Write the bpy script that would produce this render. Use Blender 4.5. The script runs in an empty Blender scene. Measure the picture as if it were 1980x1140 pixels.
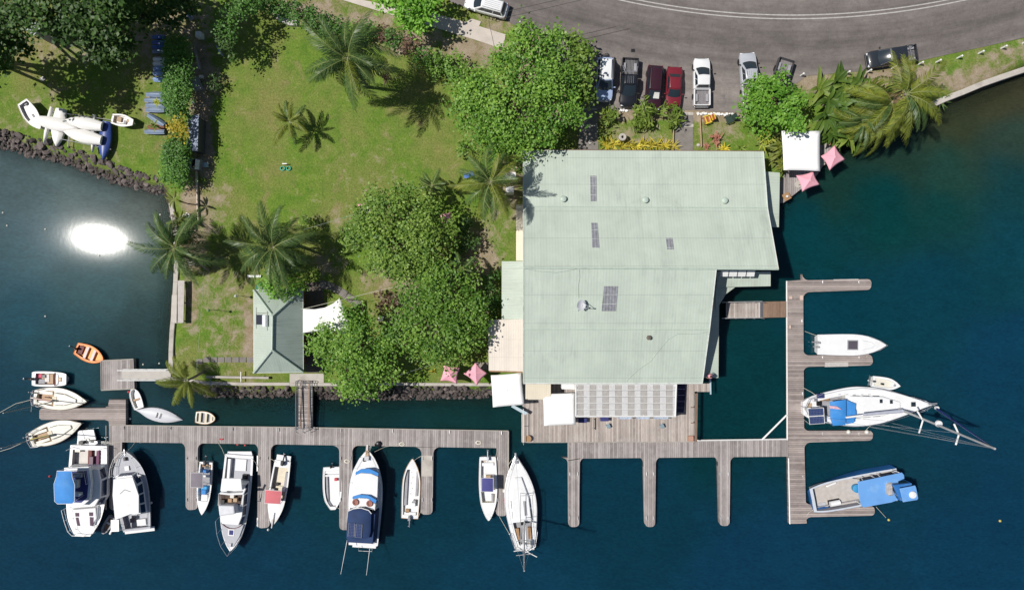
import bpy, math, random
import numpy as np
from mathutils import Vector, Matrix
PI = math.pi
random.seed(11); rng = np.random.default_rng(11)
SC = bpy.context.scene
COL = SC.collection
# ---------------------------------------------------------------- camera, light, exposure
HC, FC = 75.0, 1312.0            # drone height (m), focal length in photo pixels
WL = -1.0                        # water level
cam = bpy.data.cameras.new('camera'); cam.sensor_width = 36; cam.sensor_fit = 'HORIZONTAL'
cam.angle = 2*math.atan(990/FC); cam.clip_end = 2000
co = bpy.data.objects.new('camera', cam); co.location = (0, 0, HC); COL.objects.link(co); SC.camera = co
SUN = Vector((-798, 108, 1312)).normalized()
ld = bpy.data.lights.new('sun', 'SUN'); ld.energy = 4.6; ld.angle = math.radians(.53); ld.color = (1, .955, .89)
lo = bpy.data.objects.new('sun', ld); lo.rotation_euler = SUN.to_track_quat('Z', 'Y').to_euler(); lo.location = (-60, 8, 90); COL.objects.link(lo)
w = bpy.data.worlds.new('World'); SC.world = w; w.use_nodes = True
nt = w.node_tree; sk = nt.nodes.new('ShaderNodeTexSky'); sk.sky_type = 'NISHITA'; sk.sun_disc = False
sk.sun_elevation = math.asin(SUN.z); sk.sun_rotation = math.atan2(SUN.x, SUN.y); sk.altitude = 10
bg = nt.nodes['Background']; nt.links.new(sk.outputs[0], bg.inputs[0]); bg.inputs[1].default_value = .055
SC.view_settings.view_transform = 'Standard'; SC.view_settings.look = 'None'; SC.view_settings.exposure = 0; SC.view_settings.gamma = 1
SC.cycles.max_bounces = 6; SC.cycles.transparent_max_bounces = 8; SC.cycles.use_denoising = True

def W(px, py, z=0.0):
    s = (HC-z)/FC
    return Vector(((px-990)*s, (570-py)*s, z))
def P2(pts, z=0.0):
    return [tuple(W(a, b, z)[:2]) for a, b in pts]
def R(d): return d*PI/180

# ---------------------------------------------------------------- objects
def tag(o, label=None, cat=None, group=None, kind=None):
    if label: o['label'] = label
    if cat: o['category'] = cat
    if group: o['group'] = group
    if kind: o['kind'] = kind
    return o
def thing(name, label, cat, loc=(0, 0, 0), rz=0.0, group=None):
    o = bpy.data.objects.new(name, None); o.empty_display_size = .2
    o.location = loc; o.rotation_euler = (0, 0, rz); COL.objects.link(o)
    return tag(o, label, cat, group)
def dup(o, loc=None, rz=None, label=None, parent=None):
    c = o.copy(); COL.objects.link(c)
    if parent: c.parent = parent
    if loc is not None: c.location = loc
    if rz is not None: c.rotation_euler = (0, 0, rz)
    if label: c['label'] = label
    for ch in list(o.children): dup(ch, parent=c)
    return c

class MB:
    def __init__(s): s.v = []; s.f = []
    def add(s, vs, fs):
        o = len(s.v); s.v += [tuple(a) for a in vs]; s.f += [tuple(i+o for i in f) for f in fs]; return s
    def prism(s, poly, z0, z1):
        n = len(poly)
        za = z0 if isinstance(z0, (list, tuple)) else [z0]*n
        zb = z1 if isinstance(z1, (list, tuple)) else [z1]*n
        vs = [(p[0], p[1], za[i]) for i, p in enumerate(poly)]+[(p[0], p[1], zb[i]) for i, p in enumerate(poly)]
        area = sum(poly[i][0]*poly[(i+1) % n][1]-poly[(i+1) % n][0]*poly[i][1] for i in range(n))
        fs = [tuple(range(n-1, -1, -1)), tuple(range(n, 2*n))]+[(i, (i+1) % n, n+(i+1) % n, n+i) for i in range(n)]
        if area < 0: fs = [tuple(reversed(f)) for f in fs]
        return s.add(vs, fs)
    def loft2(s, bot, top, z0, z1):
        n = len(bot)
        za = z0 if isinstance(z0, (list, tuple)) else [z0]*n
        zb = z1 if isinstance(z1, (list, tuple)) else [z1]*n
        vs = [(p[0], p[1], za[i]) for i, p in enumerate(bot)]+[(p[0], p[1], zb[i]) for i, p in enumerate(top)]
        area = sum(bot[i][0]*bot[(i+1) % n][1]-bot[(i+1) % n][0]*bot[i][1] for i in range(n))
        fs = [tuple(range(n-1, -1, -1)), tuple(range(n, 2*n))]+[(i, (i+1) % n, n+(i+1) % n, n+i) for i in range(n)]
        if area < 0: fs = [tuple(reversed(f)) for f in fs]
        return s.add(vs, fs)
    def box(s, cx, cy, z0, sx, sy, h, rz=0):
        c, d = math.cos(rz), math.sin(rz)
        return s.prism([(cx+c*a-d*b, cy+d*a+c*b) for a, b in ((-sx/2, -sy/2), (sx/2, -sy/2), (sx/2, sy/2), (-sx/2, sy/2))], z0, z0+h)
    def path(s, pts, r, n=6, r2=None, closed=False):
        pts = [Vector(p) for p in pts]; m = len(pts); vs = []
        for i, p in enumerate(pts):
            if closed: d = pts[(i+1) % m]-pts[i-1]
            else: d = pts[min(i+1, m-1)]-pts[max(i-1, 0)]
            if d.length < 1e-6: d = Vector((0, 0, 1))
            d.normalize(); a = d.cross(Vector((0, 0, 1)) if abs(d.z) < .9 else Vector((1, 0, 0))).normalized(); b = d.cross(a)
            rr = r if r2 is None else r+(r2-r)*i/max(1, m-1)
            for k in range(n): vs.append(p+(a*math.cos(2*PI*k/n)+b*math.sin(2*PI*k/n))*rr)
        fs = []
        for i in range(m if closed else m-1):
            j = (i+1) % m
            for k in range(n): fs.append((i*n+k, i*n+(k+1) % n, j*n+(k+1) % n, j*n+k))
        if not closed: fs += [tuple(range(n-1, -1, -1)), tuple(range((m-1)*n, m*n))]
        fs = [tuple(reversed(f)) for f in fs]
        return s.add(vs, fs)
    def lathe(s, prof, c=(0, 0, 0), n=16):
        vs = []; m = len(prof)
        for r, z in prof:
            for k in range(n): vs.append((c[0]+r*math.cos(2*PI*k/n), c[1]+r*math.sin(2*PI*k/n), c[2]+z))
        fs = [(i*n+k, i*n+(k+1) % n, (i+1)*n+(k+1) % n, (i+1)*n+k) for i in range(m-1) for k in range(n)]
        if prof[0][0] > 1e-4: fs.append(tuple(range(n-1, -1, -1)))
        if prof[-1][0] > 1e-4: fs.append(tuple(range((m-1)*n, m*n)))
        return s.add(vs, fs)
    def slab(s, quad, t):
        q = [Vector(p) for p in quad]; n = (q[1]-q[0]).cross(q[-1]-q[0]).normalized()*t; k = len(q)
        vs = q+[p+n for p in q]
        fs = [tuple(range(k-1, -1, -1)), tuple(range(k, 2*k))]+[(i, (i+1) % k, k+(i+1) % k, k+i) for i in range(k)]
        return s.add(vs, fs)
    def build(s, name, m, par=None, world=False, smooth=0, bevel=0, seg=2, label=None, sub=0):
        vs = s.v
        if world and par is not None:
            inv = pmat(par).inverted(); vs = [inv @ Vector(v) for v in vs]
        me = bpy.data.meshes.new(name); me.from_pydata(vs, [], s.f); me.update()
        for x in (m if isinstance(m, (list, tuple)) else [m]): me.materials.append(x)
        if smooth:
            me.polygons.foreach_set('use_smooth', [True]*len(me.polygons))
            try: me.set_sharp_from_angle(angle=R(smooth))
            except Exception: pass
        o = bpy.data.objects.new(name, me); COL.objects.link(o)
        if par is not None: o.parent = par
        if bevel:
            b = o.modifiers.new('b', 'BEVEL'); b.width = bevel; b.segments = seg; b.limit_method = 'ANGLE'; b.angle_limit = R(30)
        if sub:
            b = o.modifiers.new('s', 'SUBSURF'); b.levels = b.render_levels = sub
        if label: o['label'] = label
        return o
def pmat(o):
    m = Matrix.LocRotScale(o.location, o.rotation_euler, o.scale)
    return pmat(o.parent) @ m if o.parent else m

def fastmesh(name, V, Q, mats, tint=None, par=None, smooth=False, midx=None):
    """V (N,3) Q (M,4) int, tint (M,) stored per face"""
    me = bpy.data.meshes.new(name)
    V = np.asarray(V, np.float32); Q = np.asarray(Q, np.int32); M = len(Q); k = Q.shape[1]
    me.vertices.add(len(V)); me.vertices.foreach_set('co', V.ravel())
    me.loops.add(M*k); me.loops.foreach_set('vertex_index', Q.ravel())
    me.polygons.add(M); me.polygons.foreach_set('loop_start', np.arange(0, M*k, k, dtype=np.int32))
    me.update(calc_edges=True)
    for x in (mats if isinstance(mats, (list, tuple)) else [mats]): me.materials.append(x)
    if midx is not None: me.polygons.foreach_set('material_index', np.asarray(midx, np.int32))
    if tint is not None:
        at = me.attributes.new('tint', 'FLOAT', 'FACE'); at.data.foreach_set('value', np.asarray(tint, np.float32))
    if smooth: me.polygons.foreach_set('use_smooth', np.ones(M, bool))
    o = bpy.data.objects.new(name, me); COL.objects.link(o)
    if par is not None: o.parent = par
    return o

# ---------------------------------------------------------------- materials
class NT:
    def __init__(s, name):
        s.m = bpy.data.materials.new(name); s.m.use_nodes = True; s.t = s.m.node_tree
        s.b = s.t.nodes['Principled BSDF']; s.out = s.t.nodes['Material Output']
    def n(s, typ, **kw):
        x = s.t.nodes.new('ShaderNode'+typ)
        for k, v in kw.items():
            if k.startswith('i_'):
                x.inputs[int(k[2:]) if k[2:].isdigit() else k[2:]].default_value = v
            else: setattr(x, k, v)
        return x
    def l(s, a, b): s.t.links.new(a, b)
    def coord(s, kind='Object'): return s.n('TexCoord').outputs[kind]
    def noise(s, vec, scale, detail=3, rough=.55, dist=0):
        x = s.n('TexNoise'); x.inputs['Scale'].default_value = scale; x.inputs['Detail'].default_value = detail
        x.inputs['Roughness'].default_value = rough; x.inputs['Distortion'].default_value = dist
        if vec is not None: s.l(vec, x.inputs['Vector'])
        return x.outputs['Fac']
    def mr(s, v, a, b, c, d):
        x = s.n('MapRange'); s.l(v, x.inputs[0])
        for i, q in enumerate((a, b, c, d)): x.inputs[i+1].default_value = q
        return x.outputs[0]
    def ma(s, op, a, b=None):
        x = s.n('Math', operation=op)
        for i, q in enumerate((a, b)):
            if q is None: continue
            if isinstance(q, (int, float)): x.inputs[i].default_value = q
            else: s.l(q, x.inputs[i])
        return x.outputs[0]
    def mix(s, f, a, b, mode='MIX'):
        x = s.n('Mix', data_type='RGBA', blend_type=mode)
        for i, q in ((0, f), (6, a), (7, b)):
            if isinstance(q, (int, float)): x.inputs[i].default_value = q
            elif isinstance(q, tuple): x.inputs[i].default_value = (*q[:3], 1)
            else: s.l(q, x.inputs[i])
        return x.outputs[2]
    def scale(s, col, f):
        x = s.n('VectorMath', operation='SCALE')
        if isinstance(col, tuple): x.inputs[0].default_value = col[:3]
        else: s.l(col, x.inputs[0])
        if isinstance(f, (int, float)): x.inputs['Scale'].default_value = f
        else: s.l(f, x.inputs['Scale'])
        return x.outputs[0]
    def bump(s, h, strength, dist=.02):
        x = s.n('Bump'); x.inputs['Strength'].default_value = strength; x.inputs['Distance'].default_value = dist
        s.l(h, x.inputs['Height']); s.l(x.outputs[0], s.b.inputs['Normal'])
    def base(s, c):
        if isinstance(c, tuple): s.b.inputs['Base Color'].default_value = (*c[:3], 1)
        else: s.l(c, s.b.inputs['Base Color'])

def srgb(r, g, b):
    f = lambda c: (c/255/12.92) if c < 10.3 else ((c/255+.055)/1.055)**2.4
    return (f(r), f(g), f(b))
MATS = {}
def mat(name, col, rough=.5, metal=0, var=.1, scale=2.0, bump=0, bscale=25, spec=.5, dirt=None, coat=0):
    if name in MATS: return MATS[name]
    t = NT(name); c = t.coord(); t.b.inputs['Roughness'].default_value = rough; t.b.inputs['Metallic'].default_value = metal
    t.b.inputs['Specular IOR Level'].default_value = spec
    if coat: t.b.inputs['Coat Weight'].default_value = coat; t.b.inputs['Coat Roughness'].default_value = .05
    n = t.noise(c, scale, 4)
    k = t.scale(tuple(col), t.mr(n, .25, .75, 1-var, 1+var))
    if dirt:
        d = t.noise(c, scale*.7, 5, .65); k = t.mix(t.mr(d, .52, .75, 0, dirt[1]), k, dirt[0])
    t.base(k)
    if bump: t.bump(t.noise(c, bscale, 3), bump)
    MATS[name] = t.m; return t.m
def planks(name, axis, pitch, c1, c2, gap=.1, rough=.85, streak=.25, dirt=None):
    """boards whose long side runs along the other axis"""
    t = NT(name); c = t.coord(); sx = t.n('SeparateXYZ'); t.l(c, sx.inputs[0])
    u = t.ma('DIVIDE', sx.outputs[axis], pitch); fl = t.ma('FLOOR', u); fr = t.ma('SUBTRACT', u, fl)
    wn = t.n('TexWhiteNoise', noise_dimensions='1D'); t.l(fl, wn.inputs['W'])
    mp = t.n('Mapping'); t.l(c, mp.inputs[0]); sc = [1.2, 1.2, 1]; sc[axis] = 14; sc[1-axis] = .9; mp.inputs['Scale'].default_value = sc
    st = t.noise(mp.outputs[0], 1.6, 5, .6)
    k = t.mix(wn.outputs['Value'], c1, c2)
    k = t.scale(k, t.mr(st, .25, .75, 1-streak, 1+streak))
    big = t.noise(c, .35, 4, .6); k = t.scale(k, t.mr(big, .3, .7, .84, 1.14))
    if dirt: k = t.mix(t.mr(t.noise(c, .9, 5, .65), .5, .7, 0, .45), k, dirt)
    g = t.ma('LESS_THAN', fr, gap); k = t.mix(t.ma('MULTIPLY', g, .75), k, (.03, .027, .024))
    t.base(k); t.b.inputs['Roughness'].default_value = rough; t.bump(t.ma('SUBTRACT', 1.0, g), .5, .01)
    MATS[name] = t.m; return t.m
def corrugated(name, axis, pitch, col, stain, stainf=.5, rough=.55, lap=None):
    t = NT(name); c = t.coord(); sx = t.n('SeparateXYZ'); t.l(c, sx.inputs[0])
    w_ = t.ma('SINE', t.ma('MULTIPLY', sx.outputs[axis], 2*PI/pitch))
    mp = t.n('Mapping'); t.l(c, mp.inputs[0]); sc = [.5, .5, .5]; sc[axis] = 5; mp.inputs['Scale'].default_value = sc
    st = t.noise(mp.outputs[0], 1.0, 5, .65); big = t.noise(c, .18, 4, .6)
    f = t.ma('MULTIPLY', t.mr(st, .5, .78, 0, 1), t.mr(big, .4, .62, 0, stainf))
    k = t.mix(f, tuple(col), stain); k = t.mix(t.mr(t.noise(c, .12, 6, .72, .6), .58, .74, 0, .35), k, (stain[0]*1.1, stain[1]*1.05, stain[2]))
    k = t.scale(k, t.mr(w_, -1, 1, .965, 1.02)); k = t.scale(k, t.mr(t.noise(c, .5, 5, .6), .3, .7, .93, 1.07))
    sh = t.n('TexWhiteNoise', noise_dimensions='1D'); t.l(t.ma('FLOOR', t.ma('DIVIDE', sx.outputs[axis], .76)), sh.inputs['W'])
    k = t.scale(k, t.mr(sh.outputs['Value'], 0, 1, .965, 1.03))
    if lap:
        fr = t.ma('FRACT', t.ma('DIVIDE', sx.outputs[1-axis], lap)); k = t.scale(k, t.mr(t.ma('LESS_THAN', fr, .03), 0, 1, 1, .86))
    t.base(k); t.b.inputs['Roughness'].default_value = rough; t.bump(w_, .14, .015)
    MATS[name] = t.m; return t.m
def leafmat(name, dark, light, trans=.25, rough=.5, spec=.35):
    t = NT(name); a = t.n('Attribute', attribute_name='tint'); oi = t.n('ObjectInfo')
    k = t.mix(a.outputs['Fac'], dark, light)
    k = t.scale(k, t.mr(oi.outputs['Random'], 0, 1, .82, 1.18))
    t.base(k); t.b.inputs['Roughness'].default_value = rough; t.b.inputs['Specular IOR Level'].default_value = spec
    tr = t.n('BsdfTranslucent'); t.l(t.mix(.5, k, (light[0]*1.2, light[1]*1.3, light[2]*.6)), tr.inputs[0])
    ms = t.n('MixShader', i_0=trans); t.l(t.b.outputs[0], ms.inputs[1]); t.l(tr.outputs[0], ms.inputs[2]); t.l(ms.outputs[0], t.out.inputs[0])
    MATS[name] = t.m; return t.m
def glassmat(name, col=(.02, .03, .04), rough=.11):
    return mat(name, col, rough, 0, .05, 1, spec=.6)

M_WHITE = mat('gelcoat white', (.74, .75, .76), .3, var=.05, scale=.9, dirt=((.5, .49, .46), .35))
M_WHITE2 = mat('gelcoat ivory', (.66, .64, .57), .35, var=.06, scale=1.1, dirt=((.42, .39, .33), .4))
M_CREAM = mat('nonskid cream', (.66, .6, .47), .7, var=.08)
M_GREYDECK = mat('nonskid grey', (.42, .43, .47), .75, var=.07)
M_LINER = mat('liner grey', (.3, .3, .32), .7, var=.15)
M_TAN = mat('tan timber', (.34, .2, .1), .5, var=.2, scale=4)
M_RED = mat('red cloth', (.55, .06, .07), .8, var=.15)
M_PINKCLOTH = mat('sunfaded red canvas', (.56, .15, .17), .85, var=.08, scale=1.5)
M_BLUE = mat('bright blue canvas', (.035, .22, .58), .7, var=.1, scale=1.2, dirt=((.12, .33, .6), .4))
M_BLUEBOAT = mat('blue paint', (.03, .15, .42), .4, var=.15, scale=1, dirt=((.1, .25, .45), .5))
M_LBLUE = mat('faded blue paint', (.13, .32, .66), .5, var=.08, scale=.8, dirt=((.3, .5, .74), .6))
M_NAVY = mat('navy canvas', (.03, .035, .16), .75, var=.12)
M_DNAVY = mat('dark blue canvas', (.012, .035, .11), .8, var=.2, scale=1.2)
M_PURPLE = mat('faded violet canvas', (.06, .06, .22), .8, var=.08)
M_GREYCANVAS = mat('grey canvas', (.2, .18, .21), .85, var=.1)
M_STEEL = mat('stainless', (.7, .7, .72), .3, .8, var=.05)
M_ALU = mat('alloy spar', (.48, .48, .49), .4, .3, var=.08)
M_WPAINT = mat('white paint', (.78, .78, .77), .45, var=.06, dirt=((.5, .48, .44), .35))
M_BLACK = mat('black plastic', (.012, .012, .014), .4, var=.2)
M_RUBBER = mat('tyre rubber', (.015, .015, .015), .85, var=.2)
M_GLASS = glassmat('tinted glass')
M_GLASSB = glassmat('blue tinted glass', (.015, .03, .08))
M_ORANGE = mat('orange paint', (.78, .22, .03), .5, var=.12, scale=2, dirt=((.75, .4, .14), .6))
M_MAROON = mat('dark red lining', (.12, .012, .012), .6, var=.2)
M_ROPE = mat('rope', (.6, .57, .48), .9, var=.1)
M_BLUEROPE = mat('blue sail edge', (.01, .03, .22), .8, var=.15)
M_YEL = mat('yellow sail cover', (.6, .5, .12), .8, var=.12)
M_TEAK = mat('weathered teak', (.42, .3, .19), .75, var=.2, scale=5)
def solarmat():
    t = NT('solar cells'); c = t.coord(); sx = t.n('SeparateXYZ'); t.l(c, sx.inputs[0])
    g = None
    for i in (0, 1):
        fr = t.ma('FRACT', t.ma('DIVIDE', sx.outputs[i], .16)); q = t.ma('LESS_THAN', fr, .1); g = q if g is None else t.ma('MAXIMUM', g, q)
    t.base(t.mix(g, (.018, .035, .12), (.16, .19, .27))); t.b.inputs['Roughness'].default_value = .22
    return t.m
M_SOLAR = solarmat()
DK1, DK2 = (.39, .355, .345), (.21, .186, .18)
M_PLX = planks('dock boards across', 0, .23, DK1, DK2, dirt=(.44, .42, .4))    # boards run along y
M_PLY = planks('dock boards along', 1, .23, (.36, .305, .285), (.2, .168, .158), dirt=(.4, .36, .34))    # boards run along x
M_DECKX = planks('deck boards', 0, .17, (.48, .425, .385), (.27, .23, .21), dirt=(.5, .47, .45))
M_DKBROWN = planks('brown deck boards', 0, .16, (.26, .17, .12), (.17, .11, .075))
M_DKBROWNY = planks('brown walkway boards', 1, .2, (.3, .22, .17), (.22, .155, .12))
M_TIMBER = mat('weathered timber', (.26, .23, .2), .85, var=.25, scale=3)
M_CONC = mat('weathered concrete', (.45, .42, .38), .9, var=.14, scale=1.2, bump=.2, dirt=((.24, .21, .18), .6))
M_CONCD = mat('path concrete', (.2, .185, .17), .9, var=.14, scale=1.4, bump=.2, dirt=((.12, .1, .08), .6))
M_STONE = mat('dark basalt', (.1, .082, .076), .85, var=.5, scale=1.5, bump=.6, bscale=5, dirt=((.22, .19, .175), .5))
b_ = M_STONE.node_tree; oi = b_.nodes.new('ShaderNodeObjectInfo'); mr_ = b_.nodes.new('ShaderNodeMapRange'); mr_.inputs[3].default_value = .55; mr_.inputs[4].default_value = 1.5; vs_ = b_.nodes.new('ShaderNodeVectorMath'); vs_.operation = 'SCALE'
sk_ = b_.nodes['Principled BSDF'].inputs['Base Color'].links[0].from_socket; b_.links.new(oi.outputs['Random'], mr_.inputs[0]); b_.links.new(sk_, vs_.inputs[0]); b_.links.new(mr_.outputs[0], vs_.inputs['Scale']); b_.links.new(vs_.outputs[0], b_.nodes['Principled BSDF'].inputs['Base Color'])
M_STONEL = mat('pale stone', (.5, .48, .45), .9, var=.2, scale=2, bump=.4)
M_TRUNK = mat('tree bark', (.12, .09, .065), .9, var=.35, scale=3, bump=.6, bscale=8)
M_PTRUNK = mat('palm trunk', (.24, .21, .17), .9, var=.3, scale=3, bump=.5, bscale=10)
ROOFC = (.45, .515, .448)
M_ROOF = corrugated('pale green sheet roof', 0, .30, ROOFC, (.24, .27, .24), .5, lap=2.9)
M_ROOFY = corrugated('pale green side roof', 1, .30, ROOFC, (.2, .22, .2), .6)
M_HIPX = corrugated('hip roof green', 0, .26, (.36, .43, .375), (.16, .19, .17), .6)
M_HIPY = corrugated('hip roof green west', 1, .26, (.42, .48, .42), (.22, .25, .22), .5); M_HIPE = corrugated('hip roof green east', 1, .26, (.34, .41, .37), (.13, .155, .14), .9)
M_CAP = mat('ridge capping', (.42, .51, .44), .5, var=.08, dirt=((.2, .22, .2), .4))
M_PINKROOF = corrugated('fibre cement roof', 0, .25, (.66, .6, .53), (.46, .39, .34), .7, lap=1.9)
M_CREAMROOF = corrugated('cream sheet roof', 0, .2, (.7, .63, .5), (.5, .43, .33), .5)
M_WALL = mat('cream weatherboard', (.5, .47, .4), .8, var=.1)
M_WALLR = mat('brown wall', (.16, .075, .05), .8, var=.15)
M_CLOTHW = mat('white shade cloth', (.86, .86, .85), .85, var=.02, scale=.8)
M_PINK = mat('pink parasol cloth', (.82, .38, .46), .85, var=.06, scale=1.4, dirt=((.84, .55, .6), .6))
# ---------------------------------------------------------------- ground, water
LAND = [(-7000, -7000), (7000, -7000), (7000, -2600), (2600, -120), (1980, 128), (1900, 168), (1832, 193), (1790, 212), (1745, 232), (1700, 246), (1640, 272), (1590, 290), (1530, 330),
        (1490, 400), (1380, 470), (1200, 640), (1030, 738), (950, 757), (760, 755), (640, 758), (560, 758), (430, 758), (340, 745), (331, 716), (331, 640), (336, 560), (338, 500),
        (336, 440), (328, 396), (322, 366), (262, 350), (200, 330), (130, 305), (60, 285), (0, 262), (-300, 190), (-7000, 100)]
LW = np.array([W(a, b, -.5)[:2] for a, b in LAND])
def sdf(X, Y):
    d = np.full(X.shape, 1e9); ins = np.zeros(X.shape, bool); n = len(LW)
    for i in range(n):
        a, b = LW[i], LW[(i+1) % n]; e = b-a; L = e@e
        t = np.clip(((X-a[0])*e[0]+(Y-a[1])*e[1])/L, 0, 1)
        d = np.minimum(d, np.hypot(X-a[0]-t*e[0], Y-a[1]-t*e[1]))
        c = (a[1] > Y) != (b[1] > Y)
        with np.errstate(divide='ignore', invalid='ignore'):
            xi = a[0]+(Y-a[1])*e[0]/(e[1] if e[1] else 1e-9)
        ins ^= c & (X < xi)
    return np.where(ins, d, -d)
def vnoise(X, Y, s, seed=0):
    r = np.random.default_rng(seed); g = r.random((64, 64)); x = X/s; y = Y/s
    i = np.floor(x).astype(int); j = np.floor(y).astype(int); u = x-i; v = y-j; u = u*u*(3-2*u); v = v*v*(3-2*v)
    q = lambda a, b: g[a % 64, b % 64]
    return q(i, j)*(1-u)*(1-v)+q(i+1, j)*u*(1-v)+q(i, j+1)*(1-u)*v+q(i+1, j+1)*u*v
def axis(lo, hi, step, far):
    return np.concatenate([[-far, -far*.5, lo-40, lo-15, lo-5], np.arange(lo, hi+step, step), [hi+5, hi+15, hi+40, far*.5, far]])
def gridmesh(name, xs, ys, zf):
    X, Y = np.meshgrid(xs, ys); Z = zf(X, Y); nx, ny = len(xs), len(ys)
    V = np.stack([X, Y, Z], -1).reshape(-1, 3)
    I = np.arange(nx*ny).reshape(ny, nx)
    Q = np.stack([I[:-1, :-1], I[:-1, 1:], I[1:, 1:], I[1:, :-1]], -1).reshape(-1, 4)
    return V, Q, X, Y
def land_z(X, Y):
    d = sdf(X, Y)
    z = np.interp(d, [-30, -9, -3, -.5, .35, 1.1], [-6, -3.6, -1.7, -1.12, -.25, 0])
    return z+np.where(d > 1.2, (vnoise(X, Y, 1.3, 3)-.5)*.05+(vnoise(X, Y, 4, 4)-.5)*.0, (vnoise(X, Y, .9, 5)-.5)*.15)
# dry / bare patches: px, py, rx, ry, strength
DRY = [(600, 20, 90, 30, .8), (700, 45, 80, 28, .85), (800, 75, 90, 26, .8), (900, 95, 90, 40, .85), (960, 45, 45, 25, .55), (830, 100, 30, 16, .9), (770, 95, 24, 14, .9),
       (1600, 160, 110, 24, .95), (1740, 150, 110, 30, .95), (1850, 160, 70, 26, .75), (1960, 105, 80, 24, .6), (1900, 140, 60, 22, .7), (1880, 118, 50, 12, .15),
       (484, 645, 13, 70, 1.1), (478, 600, 18, 40, .7), (370, 380, 22, 50, 1.1), (375, 480, 35, 55, 1.0), (372, 580, 18, 70, .8), (398, 420, 22, 60, .7), (415, 150, 26, 30, .6), (404, 300, 10, 70, 1.0),
       (420, 400, 40, 60, .45), (430, 570, 60, 90, .45), (440, 670, 60, 60, .42), (300, 240, 30, 40, .3), (60, 200, 60, 30, .3), (720, 330, 90, 60, .2), (640, 430, 80, 40, .28), (1930, 125, 60, 16, .3), (350, 700, 20, 50, .3), (435, 745, 120, 10, .35), (690, 735, 90, 9, .3),
       (840, 590, 110, 80, .8), (760, 540, 70, 40, .6), (930, 500, 45, 70, .8), (960, 420, 40, 70, .35), (985, 350, 40, 90, .6), (630, 510, 40, 30, .6),
       (1230, 265, 60, 26, .55), (1385, 255, 60, 40, .45), (1290, 280, 60, 14, .7), (1190, 215, 80, 18, .9), (1390, 222, 60, 8, .7),
       (120, 90, 160, 40, .45), (330, 60, 120, 110, .6), (60, 240, 90, 20, .35), (100, 175, 25, 22, .5), (180, 290, 100, 25, .3), (290, 210, 20, 60, .5), (390, 200, 24, 160, 1.0)]
def dryness(X, Y):
    px = X*FC/HC+990; py = 570-Y*FC/HC; o = np.zeros(X.shape)
    for a, b, rx, ry, s in DRY:
        o = np.maximum(o, s*np.clip(1.35-np.hypot((px-a)/rx, (py-b)/ry)*1.0, 0, 1))
    road = (py < 230) & (px > 1000) & (px < 1520)
    o = np.where(road, .9, o)
    return o
xs, ys = axis(-64, 64, .5, 600), axis(-38, 40, .5, 600)
V, Q, X, Y = gridmesh('ground', xs, ys, land_z)
def groundmat():
    t = NT('lawn and soil'); c = t.coord(); a = t.n('Attribute', attribute_name='dry'); b = t.n('Attribute', attribute_name='bank')
    n1 = t.noise(c, .16, 5, .6); n2 = t.noise(c, .9, 5, .65, .3); n3 = t.noise(c, 5, 4, .7); n4 = t.noise(c, 16, 3, .7)
    g = t.mix(t.mr(n2, .3, .7, 0, 1), (.085, .178, .02), (.17, .245, .04))
    g = t.mix(t.mr(n1, .42, .66, 0, .6), g, (.25, .21, .085))
    g = t.mix(t.mr(t.noise(c, .45, 4, .6, .8),  .56, .72, 0, .55), g, (.27, .205, .11))
    g = t.scale(g, t.mr(n3, .25, .75, .62, 1.35)); g = t.scale(g, t.mr(n4, .25, .75, .7, 1.3))
    e = t.mix(t.mr(n2, .35, .65, 0, 1), (.27, .205, .13), (.36, .30, .23)); e = t.mix(t.mr(n3, .5, .75, 0, .6), e, (.15, .13, .05))
    e = t.scale(e, t.mr(n4, .25, .75, .7, 1.3))
    f = t.ma('ADD', a.outputs['Fac'], t.mr(n2, .3, .7, -.4, .4)); f = t.ma('ADD', f, t.mr(n3, .3, .7, -.2, .2))
    k = t.mix(t.mr(f, .25, .75, 0, 1), g, e)
    k = t.mix(b.outputs['Fac'], k, t.scale((.06, .05, .035), t.mr(n3, .25, .75, .5, 1.5)))
    t.base(k); t.b.inputs['Roughness'].default_value = .95; t.b.inputs['Specular IOR Level'].default_value = .15
    t.bump(t.ma('ADD', n3, t.ma('MULTIPLY', n4, .7)), .9, .08)
    return t.m
gr = fastmesh('ground', V, Q, groundmat(), smooth=True); tag(gr, 'lawn and bare earth of the shore', kind='structure')
at = gr.data.attributes.new('dry', 'FLOAT', 'POINT'); at.data.foreach_set('value', dryness(X, Y).ravel().astype(np.float32))
at = gr.data.attributes.new('bank', 'FLOAT', 'POINT'); at.data.foreach_set('value', np.clip((.35-sdf(X, Y))/.5, 0, 1).ravel().astype(np.float32))

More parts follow.
